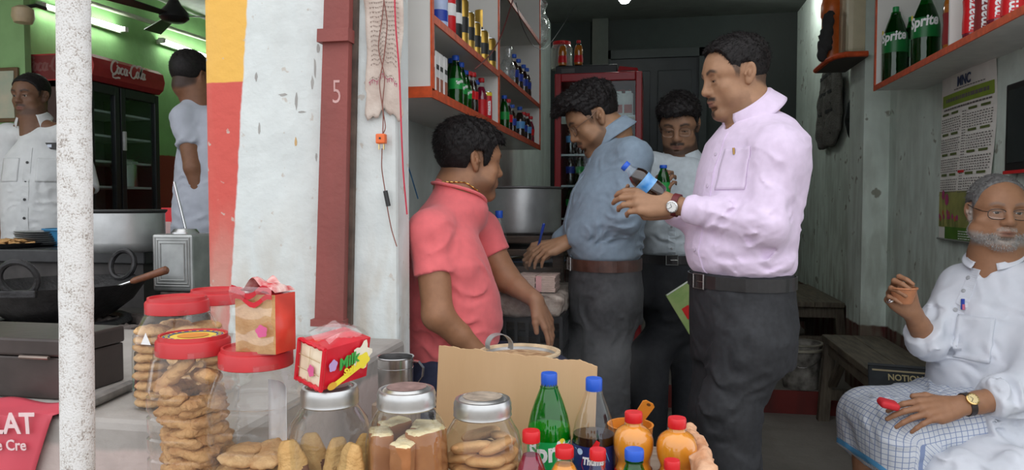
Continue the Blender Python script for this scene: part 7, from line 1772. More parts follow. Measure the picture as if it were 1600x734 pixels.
def man_blue():
    D = 2.8; J = lambda px, py, dd=0.: P(px, py, D + dd)
    F = nrm(LEFT * .98 + NEAR * .12); R = basis(F, UP); tone = V(.33, .18, .10)
    o = J(945, 412); nb = J(958, 210)
    hd = Head(J(927, 186), nrm(LEFT * .84 + NEAR * .06 - UP * .50), UP, 1.0, tone, lid=.85, beard=.5, moust=.75, fade=.55, fat=.006,
              zl=[(-.13, -.04), (-.07, -.03), (-.035, -.01), (-.022, .03), (.008, .035), (.018, -.02), (.03, -.012), (.042, .045), (.06, .07), (.08, .08), (.1, .085)])
    shs = [J(988, 246, -.14), J(945, 246, .16)]; els = [J(975, 342, -.19), J(925, 340, .17)]; wrs = [J(886, 377, -.06), J(866, 384, .08)]
    hN = hand(wrs[0], nrm(LEFT * 1 - UP * .35 + NEAR * .1), nrm(UP * .85 + NEAR * .5), 'L', .98, ((.35, .4, .3), (.4, .45, .3), (.45, .5, .3), (.5, .5, .3)), .05)
    hF = hand(wrs[1], nrm(LEFT * 1 - UP * .25 + NEAR * .15), nrm(UP * .6 + NEAR * .7), 'R', .98, ((.6, .8, .5), (.7, .9, .5), (.8, .9, .5), (.9, .9, .5)), .03, ((.85, .1, -.5), (.95, -.2, -.3)))
    kn = [J(948, 560, -.08), J(912, 555, .10)]; an = [V(k[0] + .03, k[1], .09) for k in kn]
    b, c = legs(o, F, .09, kn, an)
    body = hd.prims() + hd.neck(nb) + trunk(nb, o, F, shs, els, wrs) + hN + hF + b
    me = person('person', V(o[0], o[1], 0), body, .0034, 'man in a slate blue shirt and glasses writing in the account book', skin('skin_tan', tone), hd.colour)
    hd.hair(me, HAIRM, top=.026, side=.004, front=.006, quiff=.024, amp=.006, freq=30, spikes=5000, slen=.014, comb=(0, .6, -.2), up=1.2, sw=.0007)
    hd.eyes(me, (0, 1, -.5)); hd.glasses(me, mat('wire_frame', (.25, .16, .12), rough=.3, metal=.7), .024, .018)
    sm = mat('slate_blue_cotton', (.235, .31, .39), rough=.8, var=.07, scale=50, bump=.12, bscale=900, sheen=.1)
    secs = [(.006, 0, .0, .165, .130), (.03, 0, .0, .175, .138), (.15, 0, .006, .185, .152), (.27, 0, -.020, .19, .148), (.36, 0, -.045, .18, .118), (.43, 0, -.042, .12, .09), (.47, 0, -.036, .07, .066)]
    top = [loft(o, R, secs, rnd=.05)]
    for sh, el, wr in zip(shs, els, wrs):
        cu = wr + nrm(el - wr) * .045
        top += [cap(nb - UP * .06, sh, .05, .06, .05), cap(sh, el, .066, .056, .05), cap(el, cu, .056, .040, .03), cap(cu, cu + nrm(el - cu) * .05, .041, .042, .004)]
        top += hem(cu - nrm(el - wr) * .03, wr - el, .034)
    top += [cap(nb + UP * .0, nb + UP * .2, .062, .066, .01, 's'), ell(nb + F * .06 - UP * .03, (.028, .028, .05), R, .012, 's')]
    dsp = folds([(J(975, 335, -.2), UP, .05, .007, .10), (J(930, 360, -.15), LEFT + UP * .3, .045, .006, .1), (J(985, 280, -.15), UP * .7 - LEFT * .6, .06, .006, .13), (J(940, 385, -.1), UP * .8 + LEFT * .3, .05, .008, .14), (J(1000, 380, -.05), UP, .055, .008, .14), (J(920, 300, -.1), UP * .5 + LEFT, .07, .004, .14), (J(990, 230, -.1), LEFT, .06, .004, .1)], 31, .0025, 6.)
    top = order(top); garment('shirt', top, .0055, sm, me, dsp)
    collar(me, sm, nb + UP * .006 + F * .004, F, UP, .062, .068, .036, .048, .55, .35, .022)
    strip(me, sm, [q for q in top if q.get('t') == 'loft'], [o + R @ V(0, .18, z) for z in (.40, .27, .15, .03)], .03, 'placket', dsp, dirv=-F)
    pp, nn = project([q for q in top if q.get('t') == 'loft'], np.array([o + R @ V(-.004, .2, z) for z in (.34, .25, .16, .07)]), -F, dsp, .003); buttons(me, mat('button_blue', (.2, .25, .32), rough=.3), pp, nn)
    tm = mat('grey_flannel', (.055, .056, .060), rough=.8, var=.2, scale=60, bump=.1, bscale=800)
    tr = [loft(o, R, [(-.22, 0, -.005, .165, .135), (-.1, 0, -.004, .172, .142), (0, 0, 0, .166, .133), (.02, 0, 0, .165, .132)], rnd=.012, k=.02)] + c
    dt = folds([(J(920, 470, -.1), LEFT + UP * .4, .09, .006, .16), (J(980, 520, -.1), UP * .6 - LEFT * .6, .08, .006, .16), (J(940, 600, -.1), UP + LEFT * .3, .08, .008, .18)], 41, .003, 5.)
    garment('trousers', tr, .007, tm, me, dt)
    belt(me, mat('brown_leather', (.075, .030, .020), rough=.35, var=.3, scale=30, bump=.1, bscale=300), mat('steel'), tr, o + UP * .002, F, UP, .2, .17, .042, dt, buckle_a=math.pi / 2)
    # belt end hanging loose at his hip
    q, nq = project(tr, np.array([o + R @ V(-.2, y, -.012 - .01 * i) for i, y in enumerate((-.02, -.05, -.08))]), None, dt, .006)
    for a in an: shoe(me, a, F)
    # pen held over the book
    p0, p1 = P(839, 393, 2.83), P(850, 349, 2.80); t = thing('pen', p0, 'blue ballpoint pen in the writing man\'s right hand', 'pen'); u = p1 - p0
    MB().tube([V(0, 0, 0), u * .06, u * .12, u * .7], [.0006, .0025, .0045, .0048], 10).build('barrel', mat('pen_blue', (.02, .06, .30), rough=.3), t); MB().tube([u * .68, u * .98, u], [.0056, .0056, .004], 10).build('pen_cap', mat('pen_cap_blue', (.015, .05, .35), rough=.3), t)
    MB().tube([u * .98 + NEAR * .007, u * .74 + NEAR * .0075], .0012, 6).build('pen_clip', mat('pen_cap_blue'), t)
    return me
man_blue()
# ---------------------------------------------------------------- man behind them, glasses, pale shirt
def man_rear():
    D = 3.15; J = lambda px, py, dd=0.: P(px, py, D + dd)
    F = nrm(NEAR * .92 + LEFT * .38); R = basis(F, UP); tone = V(.27, .145, .085)
    o = J(1058, 404); nb = J(1064, 242, .03)
    hd = Head(J(1061, 196), nrm(NEAR * .86 + LEFT * .30 - UP * .36), UP, 1.0, tone, lid=.8, beard=.8, moust=.95, fade=.5,
              zl=[(-.13, -.07), (-.07, -.06), (-.035, -.03), (-.022, .03), (.012, .033), (.022, -.03), (.034, -.02), (.046, .05), (.07, .068), (.1, .072)])
    shs = [J(1020, 262, -.02), J(1112, 262, .06)]; els = [J(1006, 345, -.06), J(1122, 352, .0)]; wrs = [J(1024, 312, -.24), J(1098, 440, -.10)]
    hR = hand(wrs[0], nrm(UP * .75 + LEFT * -.25 + NEAR * .45), nrm(LEFT * .6 + NEAR * .6 - UP * .2), 'R', .95, ((.9, .9, .5),) * 4, .02, ((.8, .1, -.55), (.8, -.5, -.3)))
    hL = hand(wrs[1], nrm(-UP + LEFT * .35), nrm(-LEFT * .8 + NEAR * .5), 'L', .95, ((.8, .8, .4),) * 4, .02)
    kn = [J(1015, 555, -.03), J(1078, 555, .02)]; an = [V(k[0], k[1] + .02, .09) for k in kn]
    b, c = legs(o, F, .09, kn, an)
    body = hd.prims() + hd.neck(nb) + trunk(nb, o, F, shs, els, wrs) + hR + hL + b
    me = person('person', V(o[0], o[1], 0), body, .0042, 'bearded man with glasses in a pale shirt behind the lilac shirted man', skin('skin_deep', tone), hd.colour)
    hd.hair(me, HAIRM, top=.024, side=.006, front=.004, quiff=.012, amp=.005, freq=24, spikes=4000, slen=.015, comb=(.4, .6, -.3), h=.004, sw=.0008)
    hd.eyes(me, (0, 1, -.4)); hd.glasses(me, mat('wire_frame'), .025, .018)
    sm = mat('pale_blue_cotton', (.50, .56, .60), rough=.8, var=.08, scale=40, bump=.12, bscale=900)
    secs = [(.004, 0, .0, .155, .112), (.15, 0, .01, .168, .125), (.28, 0, .0, .18, .12), (.36, 0, -.01, .165, .10), (.41, 0, -.01, .11, .08), (.44, 0, -.01, .07, .065)]
    top = [loft(o, R, secs, rnd=.05)]
    for sh, el, wr in zip(shs, els, wrs):
        cu = wr + nrm(el - wr) * .05; top += [cap(nb - UP * .055, sh, .048, .056, .05), cap(sh, el, .062, .054, .04), cap(el, cu, .054, .04, .03), *hem(cu - nrm(el - wr) * .03, wr - el, .034)]
    top += [cap(nb + UP * .0, nb + UP * .2, .06, .064, .01, 's'), ell(nb + F * .06 - UP * .03, (.03, .028, .05), R, .012, 's')]
    dsp = folds([(J(1040, 360, -.1), UP + LEFT * .4, .06, .008, .14), (J(1080, 320, -.1), UP * .4 + LEFT, .07, .006, .14), (J(1015, 320, -.1), UP, .05, .007, .1)], 51, .003, 6.)
    top = order(top); garment('shirt', top, .0065, sm, me, dsp); collar(me, sm, nb - UP * .004 + F * .006, F, UP, .06, .064, .032, .044, .4, .45, .02)
    strip(me, sm, [q for q in top if q.get('t') == 'loft'], [o + R @ V(0, .17, z) for z in (.36, .25, .15, .02)], .03, 'placket', dsp, dirv=-F)
    pp, nn = project([q for q in top if q.get('t') == 'loft'], np.array([o + R @ V(0, .18, z) for z in (.32, .23, .14, .05)]), -F, dsp, .003); buttons(me, mat('button_grey', (.35, .36, .38), rough=.3), pp, nn)
    patch(me, sm, top, o + R @ V(.085, .15, .25), R[:, 0], R[:, 2], .10, .12, 'pocket', dsp, dirv=-F)
    q, nq = project(top, np.array([o + R @ V(.085, .15, .315), o + R @ V(.085, .15, .265)]), -F, dsp, .005); MB().tube([q[0] + UP * .012, q[0], q[1]], .003, 6).build('pen_clip', INK_K, me, world=True)
    tm = mat('black_twill', (.014, .016, .020), rough=.75, var=.2, scale=60, bump=.1, bscale=800)
    tr = [loft(o, R, [(-.2, 0, 0, .16, .12), (0, 0, 0, .157, .114), (.02, 0, 0, .156, .113)], rnd=.012, k=.02)] + c
    garment('trousers', tr, .0085, tm, me, folds([(J(1030, 520, -.1), UP + LEFT * .3, .09, .006, .2)], 61, .003, 5.))
    belt(me, mat('black_leather', (.014, .013, .013), rough=.32), mat('buckle_steel', (.7, .7, .68), rough=.25, metal=1), tr, o + UP * .002, F, UP, .2, .16, .036, None, buckle_a=math.pi / 2)
    for a in an: shoe(me, a, F)
    # the green bottle he holds up, and the notebook at his side
    bp_ = P(1036, 312, 2.87); bottle('soda_bottle', bp_, .027, .135, 'cone', D_GREEN, W_GREEN, .8, 'blue', 'small green soda bottle with blue cap held by the bearded man', None, (L_GREEN, .2, .5), 20)
    c0, c1, c2 = P(1043, 462, 2.80), P(1080, 442, 2.80), P(1076, 517, 2.86); t = thing('notebook', c0, 'green covered notebook with white page edges held beside the lilac shirted man', 'notebook')
    x = nrm(c2 - c0); y = nrm(c1 - c0); y = nrm(y - x * np.dot(x, y)); M_ = frame(V(0, 0, 0), x, y)
    w_, h_ = np.linalg.norm(c2 - c0), np.linalg.norm(c1 - c0) * 2.2
    for nm, lo, hi, m2 in (('cover', (0, -.004, -.002), (w_ + .02, h_, .0), mat('cover_green', (.20, .33, .10), col2=(.36, .45, .18), scale=14, rough=.5)), ('pages', (0, 0, -.012), (w_ + .016, h_, -.002), mat('page_edges', (.7, .7, .66), rough=.7)), ('cover', (0, -.004, -.014), (w_ + .02, h_, -.012), mat('cover_green'))):
        g = MB().box(V(*lo), V(*hi)); g.v = [tuple(M_ @ Vector(p)) for p in g.v]; g.build(nm, m2, t)
    g = MB().box(V(w_ * .45, .02, .0003), V(w_ * .75, .05, .0008)); g.v = [tuple(M_ @ Vector(p)) for p in g.v]; g.build('cover_emblem', INK_R, t)
man_rear()
# ---------------------------------------------------------------- seller in the coral T-shirt
def man_coral():
    D = 2.46; J = lambda px, py, dd=0.: P(px, py, D + dd); px_ = 1150 / D
    F = nrm(-LEFT * .93 - NEAR * .32); R = basis(F, UP); tone = V(.32, .155, .082)
    o = J(692, 562); nb = J(715, 297)
    hd = Head(J(735, 252), nrm(-LEFT * .90 - NEAR * .40 - UP * .10), UP, 1.03, tone, lid=.5, beard=.35, moust=.5, fade=.4, fat=.008,
              zl=[(-.13, -.06), (-.07, -.052), (-.035, -.04), (-.022, .03), (.01, .03), (.02, -.02), (.034, -.012), (.046, .045), (.07, .07), (.1, .075)])
    shs = [J(673, 364, -.19), J(750, 360, .17)]; els = [J(684, 492, -.235), J(792, 436, .15)]; wrs = [J(752, 556, -.18), J(838, 470, .06)]
    hR = hand(wrs[0], nrm(wrs[0] - els[0]), nrm(NEAR + UP * .5), 'R', 1.0)
    hL = hand(wrs[1], nrm(-UP * .85 - LEFT * .42 + NEAR * .1), nrm(-LEFT * .75 + UP * .45 + NEAR * .45), 'L', 1.02, ((.15, .25, .2), (.2, .35, .2), (.25, .4, .3), (.3, .45, .3)), .06, ((.85, .4, -.2), (.95, .05, -.3)))
    hips = [o - R[:, 0] * .10 - UP * .05, o + R[:, 0] * .10 - UP * .05]; kn = [h + F * .40 - UP * .02 for h in hips]; an = [V(k[0] - .02, k[1], .09) for k in kn]
    body = hd.prims() + hd.neck(nb, .058, .066) + [cap(nb, o + UP * .1, .08, .1, .03)]
    for sh, el, wr in zip(shs, els, wrs): body += [cap(nb - UP * .03, sh, .05, .05), cap(sh, el, .056, .046, .03), cap(el, wr + nrm(el - wr) * .1, .046, .038, .02), cap(wr + nrm(el - wr) * .1, wr, .038, .027, .01)]
    for h, k, n in zip(hips, kn, an): body += [cap(o, h, .09, .08), cap(h, k, .085, .055), cap(k, n, .055, .038), cap(n - UP * .045, n - UP * .06 + F * .13, .036, .03)]
    body += hR + hL
    me = person('person', V(o[0], o[1], 0), body, .0036, 'seated man in a coral T-shirt with his face turned away to the shop', skin('skin_warm', tone), hd.colour)
    hd.hair(me, HAIRM, top=.024, side=.011, front=.004, amp=.0045, freq=24, spikes=7000, slen=.014, comb=(0, -.1, -.6), up=.7, sw=.0008)
    hd.eyes(me)
    cm = mat('coral_jersey', (.80, .16, .17), rough=.85, var=.05, scale=40, bump=.10, bscale=900, sheen=.2)
    secs = [(-.01, 0, -.005, .185, .15), (.06, 0, .005, .195, .168), (.13, 0, .012, .198, .178), (.22, 0, .004, .20, .172), (.33, 0, -.014, .215, .15), (.41, 0, -.022, .185, .125), (.47, 0, -.01, .125, .10), (.535, 0, .008, .085, .075)]
    o2 = o + F * .012
    top = [loft(o2, R, secs, rnd=.05), cap(nb - UP * .06, nb + UP * .004, .100, .080, .05)]
    for i, (sh, el) in enumerate(zip(shs, els)):
        e = sh + (el - sh) * .50
        top += [cap(nb - UP * .055, sh, .055, .064, .05), cap(sh, e + nrm(el - sh) * .03, .062, .063, .05)]
    for i, (sh, el) in enumerate(zip(shs, els)):
        e = sh + (el - sh) * .52; top += hem(e, el - sh, .061, .12)
    top += [cyl(nb - UP * .004, UP + F * .25, .2, .066, .008)]
    dsp = folds([(J(700, 500, -.2), UP * .95 - LEFT * .25, .06, .006, .17), (J(760, 520, -.1), UP, .055, .006, .15), (J(640, 520, -.1), UP * .9 + LEFT * .4, .06, .007, .16), (J(735, 420, -.2), UP * .6 - LEFT * .8, .08, .005, .15), (J(680, 380, -.25), UP * .7 + LEFT * .5, .07, .005, .1), (J(640, 420, -.1), UP * .6 + LEFT * .7, .07, .006, .14)], 71, .002, 6.)
    top = order(top); garment('t_shirt', top, .0055, cm, me, dsp)
    # neck band, chain, sleeve hems
    ring_ = [nb + R[:, 0] * .0725 * math.cos(a) + F * (.0 + .075 * math.sin(a)) + UP * (.004 - .018 * math.sin(a)) for a in np.linspace(0, 6.283, 41)]
    ring_, _ = project(body, np.array(ring_), None, None, .006); ring_ = list(ring_)
    MB().tube(ring_[:-1], .0055, 8, closed=True).build('neck_band', cm, me, world=True)
    ch = [nb + UP * (.022 - .030 * max(0, math.sin(a))) + R[:, 0] * .0695 * math.cos(a) + F * (.002 + .074 * math.sin(a)) for a in np.linspace(0, 6.283, 73)[:-1]]
    ch, _ = project(body, np.array(ch), None, None, .002); g = MB()
    g.tube([p + nrm(p - nb) * .0016 * (-1) ** i for i, p in enumerate(ch)], .0024, 6, closed=True); g.build('neck_chain', mat('gold', (.60, .36, .10), rough=.25, metal=1, var=.2, scale=200), me, world=True)
    nv = mat('navy_cloth', (.030, .036, .075), rough=.85, var=.15, scale=50)
    tr = [loft(o, R, [(-.16, 0, -.02, .18, .16), (.03, 0, 0, .178, .145)], rnd=.03, k=.03)] + [cap(h, k - F * .05, .105, .088, .04) for h, k in zip(hips, kn)]
    garment('shorts', tr, .008, nv, me, folds([(o, UP + LEFT * .3, .07, .006, .3)], 81, .003, 6.))
    wm_ = wrs[1] + nrm(els[1] - wrs[1]) * .10; ax = nrm(els[1] - wrs[1])
    st = thing('stool', V(o[0], o[1], 0), 'dark wooden stool under the man in coral', 'stool'); z = float(o[2] - .20)
    MB().lathe([(0, z - .03), (.16, z - .03), (.17, z - .015), (.16, z), (0, z)], 28).build('seat', wood_d, st)
    for k in range(4): a = .8 + k * 1.571; MB().tube([V(.16 * math.cos(a), .16 * math.sin(a), 0), V(.11 * math.cos(a), .11 * math.sin(a), z - .028)], .016, 8).build('leg', wood_d, st)
    return me
man_coral()
# ---------------------------------------------------------------- old man with the clay cup
def man_old():
    D = 2.30; J = lambda px, py, dd=0.: P(px, py, D + dd)
    F = nrm(LEFT * .80 + NEAR * .60); R = basis(F, UP); tone = V(.31, .155, .085); grey = (.36, .33, .30)
    o = J(1570, 660); o[2] = .60; nb = J(1556, 402, .02)
    hd = Head(J(1557, 331, .0), nrm(NEAR * .94 + LEFT * .20 - UP * .02), UP + LEFT * -.04, .95, tone, hair=(.10, .095, .09), lid=.45, fat=.015, beard=.82, moust=.45, beardc=grey, brow=.45, fade=.35, nose=1.18, lip=(.20, .08, .06),
              zl=[(-.13, -.05), (-.07, -.045), (-.035, -.02), (-.022, .03), (.012, .035), (.022, .0), (.034, .01), (.042, .06), (.06, .115), (.08, .14), (.1, .15)])
    shs = [J(1640, 448, -.10), J(1508, 446, .10)]; els = [J(1618, 612, -.20), J(1449, 532, .02)]; wrs = [J(1497, 634, -.22), J(1424, 486, -.03)]
    hL = hand(wrs[0], nrm(LEFT * 1 - UP * .12 + NEAR * .02), nrm(UP * .8 + NEAR * .6), 'L', 1.05, ((.30, .35, .2), (.25, .3, .2), (.28, .32, .2), (.35, .35, .2)), .09, ((.8, .55, .05), (.95, .25, -.2)))
    hR = hand(wrs[1], nrm(LEFT * .62 + UP * .62 + NEAR * .1), nrm(-NEAR * .95 + LEFT * .15), 'R', 1.03, ((.75, 1.15, .5), (.8, 1.15, .5), (.85, 1.15, .5), (.9, 1.15, .5)), .04, ((.9, .30, -.3), (.95, .1, -.35)))
    knF = J(1352, 648, .10); knN = J(1412, 676, -.12); hp = [o - R[:, 0] * .11, o + R[:, 0] * .11]; kn = [knN, knF]
    an = [V(k[0] - .02 + .04, k[1] - .02, .085) for k in kn]
    body = hd.prims() + hd.neck(nb, .052, .058) + [cap(nb, o + UP * .1, .08, .1, .03)]
    for sh, el, wr in zip(shs, els, wrs): body += [cap(nb - UP * .04, sh, .05, .045), cap(sh, el, .042, .04), cap(el, wr + nrm(el - wr) * .06, .043, .031, .02), cap(wr + nrm(el - wr) * .06, wr, .031, .026, .01)]
    for h, k, n in zip(hp, kn, an): body += [cap(o, h, .09, .08), cap(h, k, .075, .055), cap(k, n, .05, .036), cap(n - UP * .045, n - UP * .06 + nrm(V(F[0], F[1], 0)) * .14, .035, .028)]
    body += hL + hR
    def colour(p):
        c = hd.colour(p); q = hd.loc(p); w_ = wob(8, 120)(p)
        m = np.clip((q[:, 2] - .06) / .03, 0, 1) * 0
        return c
    me = person('person', V(o[0], o[1], 0), body, .0031, 'old man with a grey beard and glasses in a white kurta on the bench', skin('skin_old', tone), colour)
    hg = mat('hair_grey', (.075, .072, .07), col2=(.17, .165, .16), rough=.5, scale=120)
    hd.hair(me, hg, top=.004, side=.006, amp=.0022, spikes=2600, slen=.010, comb=(0, -.3, -.3), up=.5)
    # beard: short bristles over the jaw
    bg_ = mat('beard_grey', (.27, .26, .25), col2=(.52, .50, .48), rough=.6, scale=150)
    r_ = np.random.default_rng(4); N = 15000
    q = np.stack([r_.uniform(-.078, .078, N), r_.uniform(-.015, .11, N), r_.uniform(-.135, -.005, N)], 1)
    pw = hd.c + (q * hd.sc) @ hd.R.T; hp_ = hd.prims(); d = evalsdf(hp_, pw); k_ = np.abs(d) < .02; pw = pw[k_]
    pw, nn = project(hp_, pw, None, it=10); ql = hd.loc(pw); x, y, z = np.abs(ql[:, 0]), ql[:, 1], ql[:, 2]
    edge = -.048 - .02 * np.clip((y - .02) / .05, 0, 1) + np.where(y < .035, .035 * np.clip((.035 - y) / .04, 0, 1), 0)
    lipz = ((x / .023) ** 4 + ((z + .068) / .012) ** 4) < 1
    keep = (z < edge + r_.normal(size=len(z)) * .004) & (y > -.012) & ~lipz & (z > -.132)
    mo = (np.abs(z + .051) < .007) & (x < .03) & (y > .075) & (r_.random(len(z)) < .5)
    keep |= mo
    pw, nn, ql = pw[keep], nn[keep], ql[keep]; g = MB()
    for p, n, u in zip(pw, nn, r_.normal(size=(len(pw), 3))):
        dv = nrm(n * .55 - hd.R[:, 2] * .8 + u * .35); sd = nrm(np.cross(dv, u)) * .0007; ln = r_.uniform(.003, .0075)
        g.add([p - sd, p + sd, p + dv * ln], [(0, 1, 2)])
    g.build('beard', bg_, me, world=True)
    hd.eyes(me, (0, 1, -.05)); hd.glasses(me, mat('dark_wire', (.06, .045, .04), rough=.3, metal=.6), .026, .0165, drop=-.006)
    # kurta
    km = mat('white_kurta', (.61, .64, .70), rough=.85, var=.04, scale=20, bump=.10, bscale=700, col2=(.67, .69, .75))
    secs = [(-.13, 0, .01, .215, .175), (-.02, 0, .012, .205, .17), (.10, 0, .012, .20, .165), (.22, 0, .0, .205, .15), (.33, 0, -.01, .20, .125), (.40, 0, -.015, .15, .10), (.45, 0, -.012, .075, .07)]
    top = [loft(o + (nb - o - UP * (nb - o)[2]) * .5, R, secs, rnd=.05)]
    top += [cap(nb - UP * .07, shs[0], .055, .062, .05), cap(nb - UP * .07, shs[1], .055, .062, .05)]
    cN = els[0] + (wrs[0] - els[0]) * .50; top += [cap(shs[0], els[0], .072, .072, .05), cap(els[0], cN, .072, .064, .03), cap(cN, cN - nrm(wrs[0] - els[0]) * .035, .066, .069, .004)]
    cF = els[1] + (shs[1] - els[1]) * .02; cF2 = els[1] + (wrs[1] - els[1]) * .22
    top += [cap(shs[1], els[1], .066, .060, .05), cap(els[1], cF2, .060, .056, .03), cap(cF2, cF2 + nrm(els[1] - wrs[1]) * .03, .060, .062, .004)]
    top += [cap(o - R[:, 0] * .12 - UP * .02, J(1490, 745, -.22), .12, .07, .05), cap(J(1480, 742, -.2), J(1590, 745, -.30), .06, .08, .04)]
    top += hem(cN + nrm(wrs[0] - cN) * .03, wrs[0] - els[0], .050) + hem(cF2 + nrm(wrs[1] - cF2) * .02, wrs[1] - els[1], .048)
    top += [cap(nb + UP * .004, nb + UP * .2, .062, .07, .01, 's'), ell(nb + F * .07 - UP * .02, (.014, .04, .04), R, .012, 's')]
    dsp = folds([(J(1490, 560, -.05), UP * .9 + LEFT * .3, .06, .008, .15), (J(1560, 560, -.15), UP * .6 - LEFT * .8, .09, .007, .18), (J(1590, 600, -.25), UP * .5 + LEFT * .8, .06, .009, .14), (J(1470, 500, .0), UP * .6 + LEFT * .8, .05, .006, .1), (J(1540, 470, -.1), UP * .4 + LEFT, .10, .005, .16), (J(1520, 730, -.3), UP + LEFT * .3, .06, .008, .2), (J(1560, 640, -.2), UP * .8 + LEFT * .4, .07, .008, .16)], 91, .003, 6.)
    top = order(top); garment('kurta', top, .0055, km, me, dsp)
    collar(me, km, nb - UP * .012 + F * .006, F, UP, .064, .07, .028, .012, .45, .45, .0, name='stand_collar', flare=.003)
    pl = [P(x, y, D) + F * .12 for x, y in ((1526, 420), (1514, 455), (1504, 490))]
    strip(me, km, top, pl, .034, 'placket', dsp, dirv=-F)
    pp, nn = project(top, np.array([P(1510, 434, D) + F * .1, P(1506, 454, D) + F * .1, P(1495, 483, D) + F * .1]), -F, dsp, .003); buttons(me, mat('button_grey', (.35, .36, .38), rough=.3), pp, nn, .0065)
    pk = P(1543, 523, D); patch(me, km, top, pk + F * .1, R[:, 0], R[:, 2], .105, .13, 'pocket', dsp, dirv=-F, th=.003)
    q, nq = project(top, np.array([P(1512, 482, D) + F * .1, P(1510, 466, D) + F * .1]), -F, dsp, .006); MB().tube([q[0], q[1]], .0055, 8).build('pen_clip', mat('pen_cap_blue', (.015, .05, .35)), me, world=True); MB().tube([q[0] + NEAR * .003, (q[0] + q[1]) / 2 + NEAR * .003], .0045, 6).build('pen_clip', mat('pen_pink', (.5, .12, .2)), me, world=True)
    # checked lungi
    th = nrm(knF - hp[1]); lat = nrm(np.cross(th, UP)); hem0, hem1 = J(1308, 690, .05), J(1372, 736, -.1)
    hn = nrm(np.cross(hem1 - hem0, lat if abs(np.dot(nrm(hem1 - hem0), lat)) < .9 else UP))
    hn = nrm(np.cross(hem1 - hem0, FWD)); hn = hn if hn[2] < 0 else -hn
    lm = bpy.data.materials.new('checked_cotton'); lm.use_nodes = True; n, l = lm.node_tree.nodes, lm.node_tree.links; b = n['Principled BSDF']; b.inputs['Roughness'].default_value = .85
    geo = n.new('ShaderNodeNewGeometry')
    at = n.new('ShaderNodeAttribute'); at.attribute_name = 'weave'; sx_ = n.new('ShaderNodeSeparateXYZ'); l.new(at.outputs['Vector'], sx_.inputs[0])
    def lines(sock, period, wd):
        m1 = n.new('ShaderNodeMath'); m1.operation = 'PINGPONG'; m1.inputs[1].default_value = period / 2; l.new(sock, m1.inputs[0])
        m2 = n.new('ShaderNodeMath'); m2.operation = 'LESS_THAN'; m2.inputs[1].default_value = wd; l.new(m1.outputs[0], m2.inputs[0]); return m2.outputs[0]
    la, lb = lines(sx_.outputs[0], .0165, .0011), lines(sx_.outputs[1], .0165, .0011)
    mx = n.new('ShaderNodeMath'); mx.operation = 'MAXIMUM'; l.new(la, mx.inputs[0]); l.new(lb, mx.inputs[1])
    c1 = n.new('ShaderNodeMix'); c1.data_type = 'RGBA'; c1.inputs[6].default_value = (.62, .65, .70, 1); c1.inputs[7].default_value = (.22, .28, .45, 1); l.new(mx.outputs[0], c1.inputs[0])
    dt_ = n.new('ShaderNodeVectorMath'); dt_.operation = 'DOT_PRODUCT'; dt_.inputs[1].default_value = [float(x) for x in hn]; l.new(geo.outputs['Position'], dt_.inputs[0])
    hd0 = float(np.dot(hem0, hn)); m3 = n.new('ShaderNodeMath'); m3.operation = 'GREATER_THAN'; m3.inputs[1].default_value = hd0 - .016; l.new(dt_.outputs['Value'], m3.inputs[0]); m4 = n.new('ShaderNodeMath'); m4.operation = 'LESS_THAN'; m4.inputs[1].default_value = hd0 - .003; l.new(dt_.outputs['Value'], m4.inputs[0]); m5 = n.new('ShaderNodeMath'); m5.operation = 'MULTIPLY'; l.new(m3.outputs[0], m5.inputs[0]); l.new(m4.outputs[0], m5.inputs[1])
    c2 = n.new('ShaderNodeMix'); c2.data_type = 'RGBA'; c2.inputs[7].default_value = (.10, .36, .66, 1); l.new(m5.outputs[0], c2.inputs[0]); l.new(c1.outputs[2], c2.inputs[6]); l.new(c2.outputs[2], b.inputs['Base Color'])
    lg = [cap(hp[1] - UP * .015, knF, .100, .076, .05), cap(hp[0] + UP * .0, knN, .11, .082, .06), cap((hp[0] + hp[1]) / 2, (knF + knN) / 2 - UP * .01, .10, .07, .07),
          cap(knF, knF - UP * .22 + LEFT * .01, .078, .085, .05), cap(knN, knN - UP * .26, .082, .09, .06), cap((knF + knN) / 2 - UP * .0, (knF + knN) / 2 - UP * .24, .07, .09, .08)]
    lg += [half(hem0, hn)]
    dl = folds([(J(1400, 650, -.1), LEFT * .6 + UP * .5, .09, .006, .16), (J(1350, 690, .0), LEFT, .06, .007, .12), (J(1450, 660, -.1), UP * .7 + LEFT * .5, .07, .006, .15), (J(1420, 590, .05), UP * .5 - LEFT * .8, .06, .007, .12)], 101, .003, 6.)
    lu = garment('lungi', lg, .0055, lm, me, dl)
    vc = np.zeros(len(lu.data.vertices) * 3); lu.data.vertices.foreach_get('co', vc); vc = vc.reshape(-1, 3)
    h0, k0 = (hp[0] + hp[1]) / 2, (knF + knN) / 2; L_ = np.linalg.norm(k0 - h0); td = (k0 - h0) / L_; up_ = nrm(np.cross(lat, td)); up_ = up_ if up_[2] > 0 else -up_
    t_ = np.clip((vc - h0) @ td, -.2, L_); dr = np.maximum(0, (k0[2] - vc[:, 2])) * ((vc - h0) @ td > L_ * .85); ax = h0 + t_[:, None] * td - np.outer(dr, UP)
    rr = vc - ax; A_ = rr @ lat; ru_, rt_ = rr @ up_, rr @ td; B_ = np.where((ru_ >= 0) | (rt_ > .01), np.hypot(np.maximum(ru_, 0), np.maximum(rt_, 0)), ru_); wv = np.stack([t_ + dr + .09 * np.arctan2(np.maximum(rt_, 0), np.maximum(ru_, 1e-3)), np.arctan2(A_ / .17, B_ / .11) * .135, 0 * t_], 1)
    a_ = lu.data.attributes.new('weave', 'FLOAT_VECTOR', 'POINT'); a_.data.foreach_set('vector', wv.astype(np.float32).ravel())
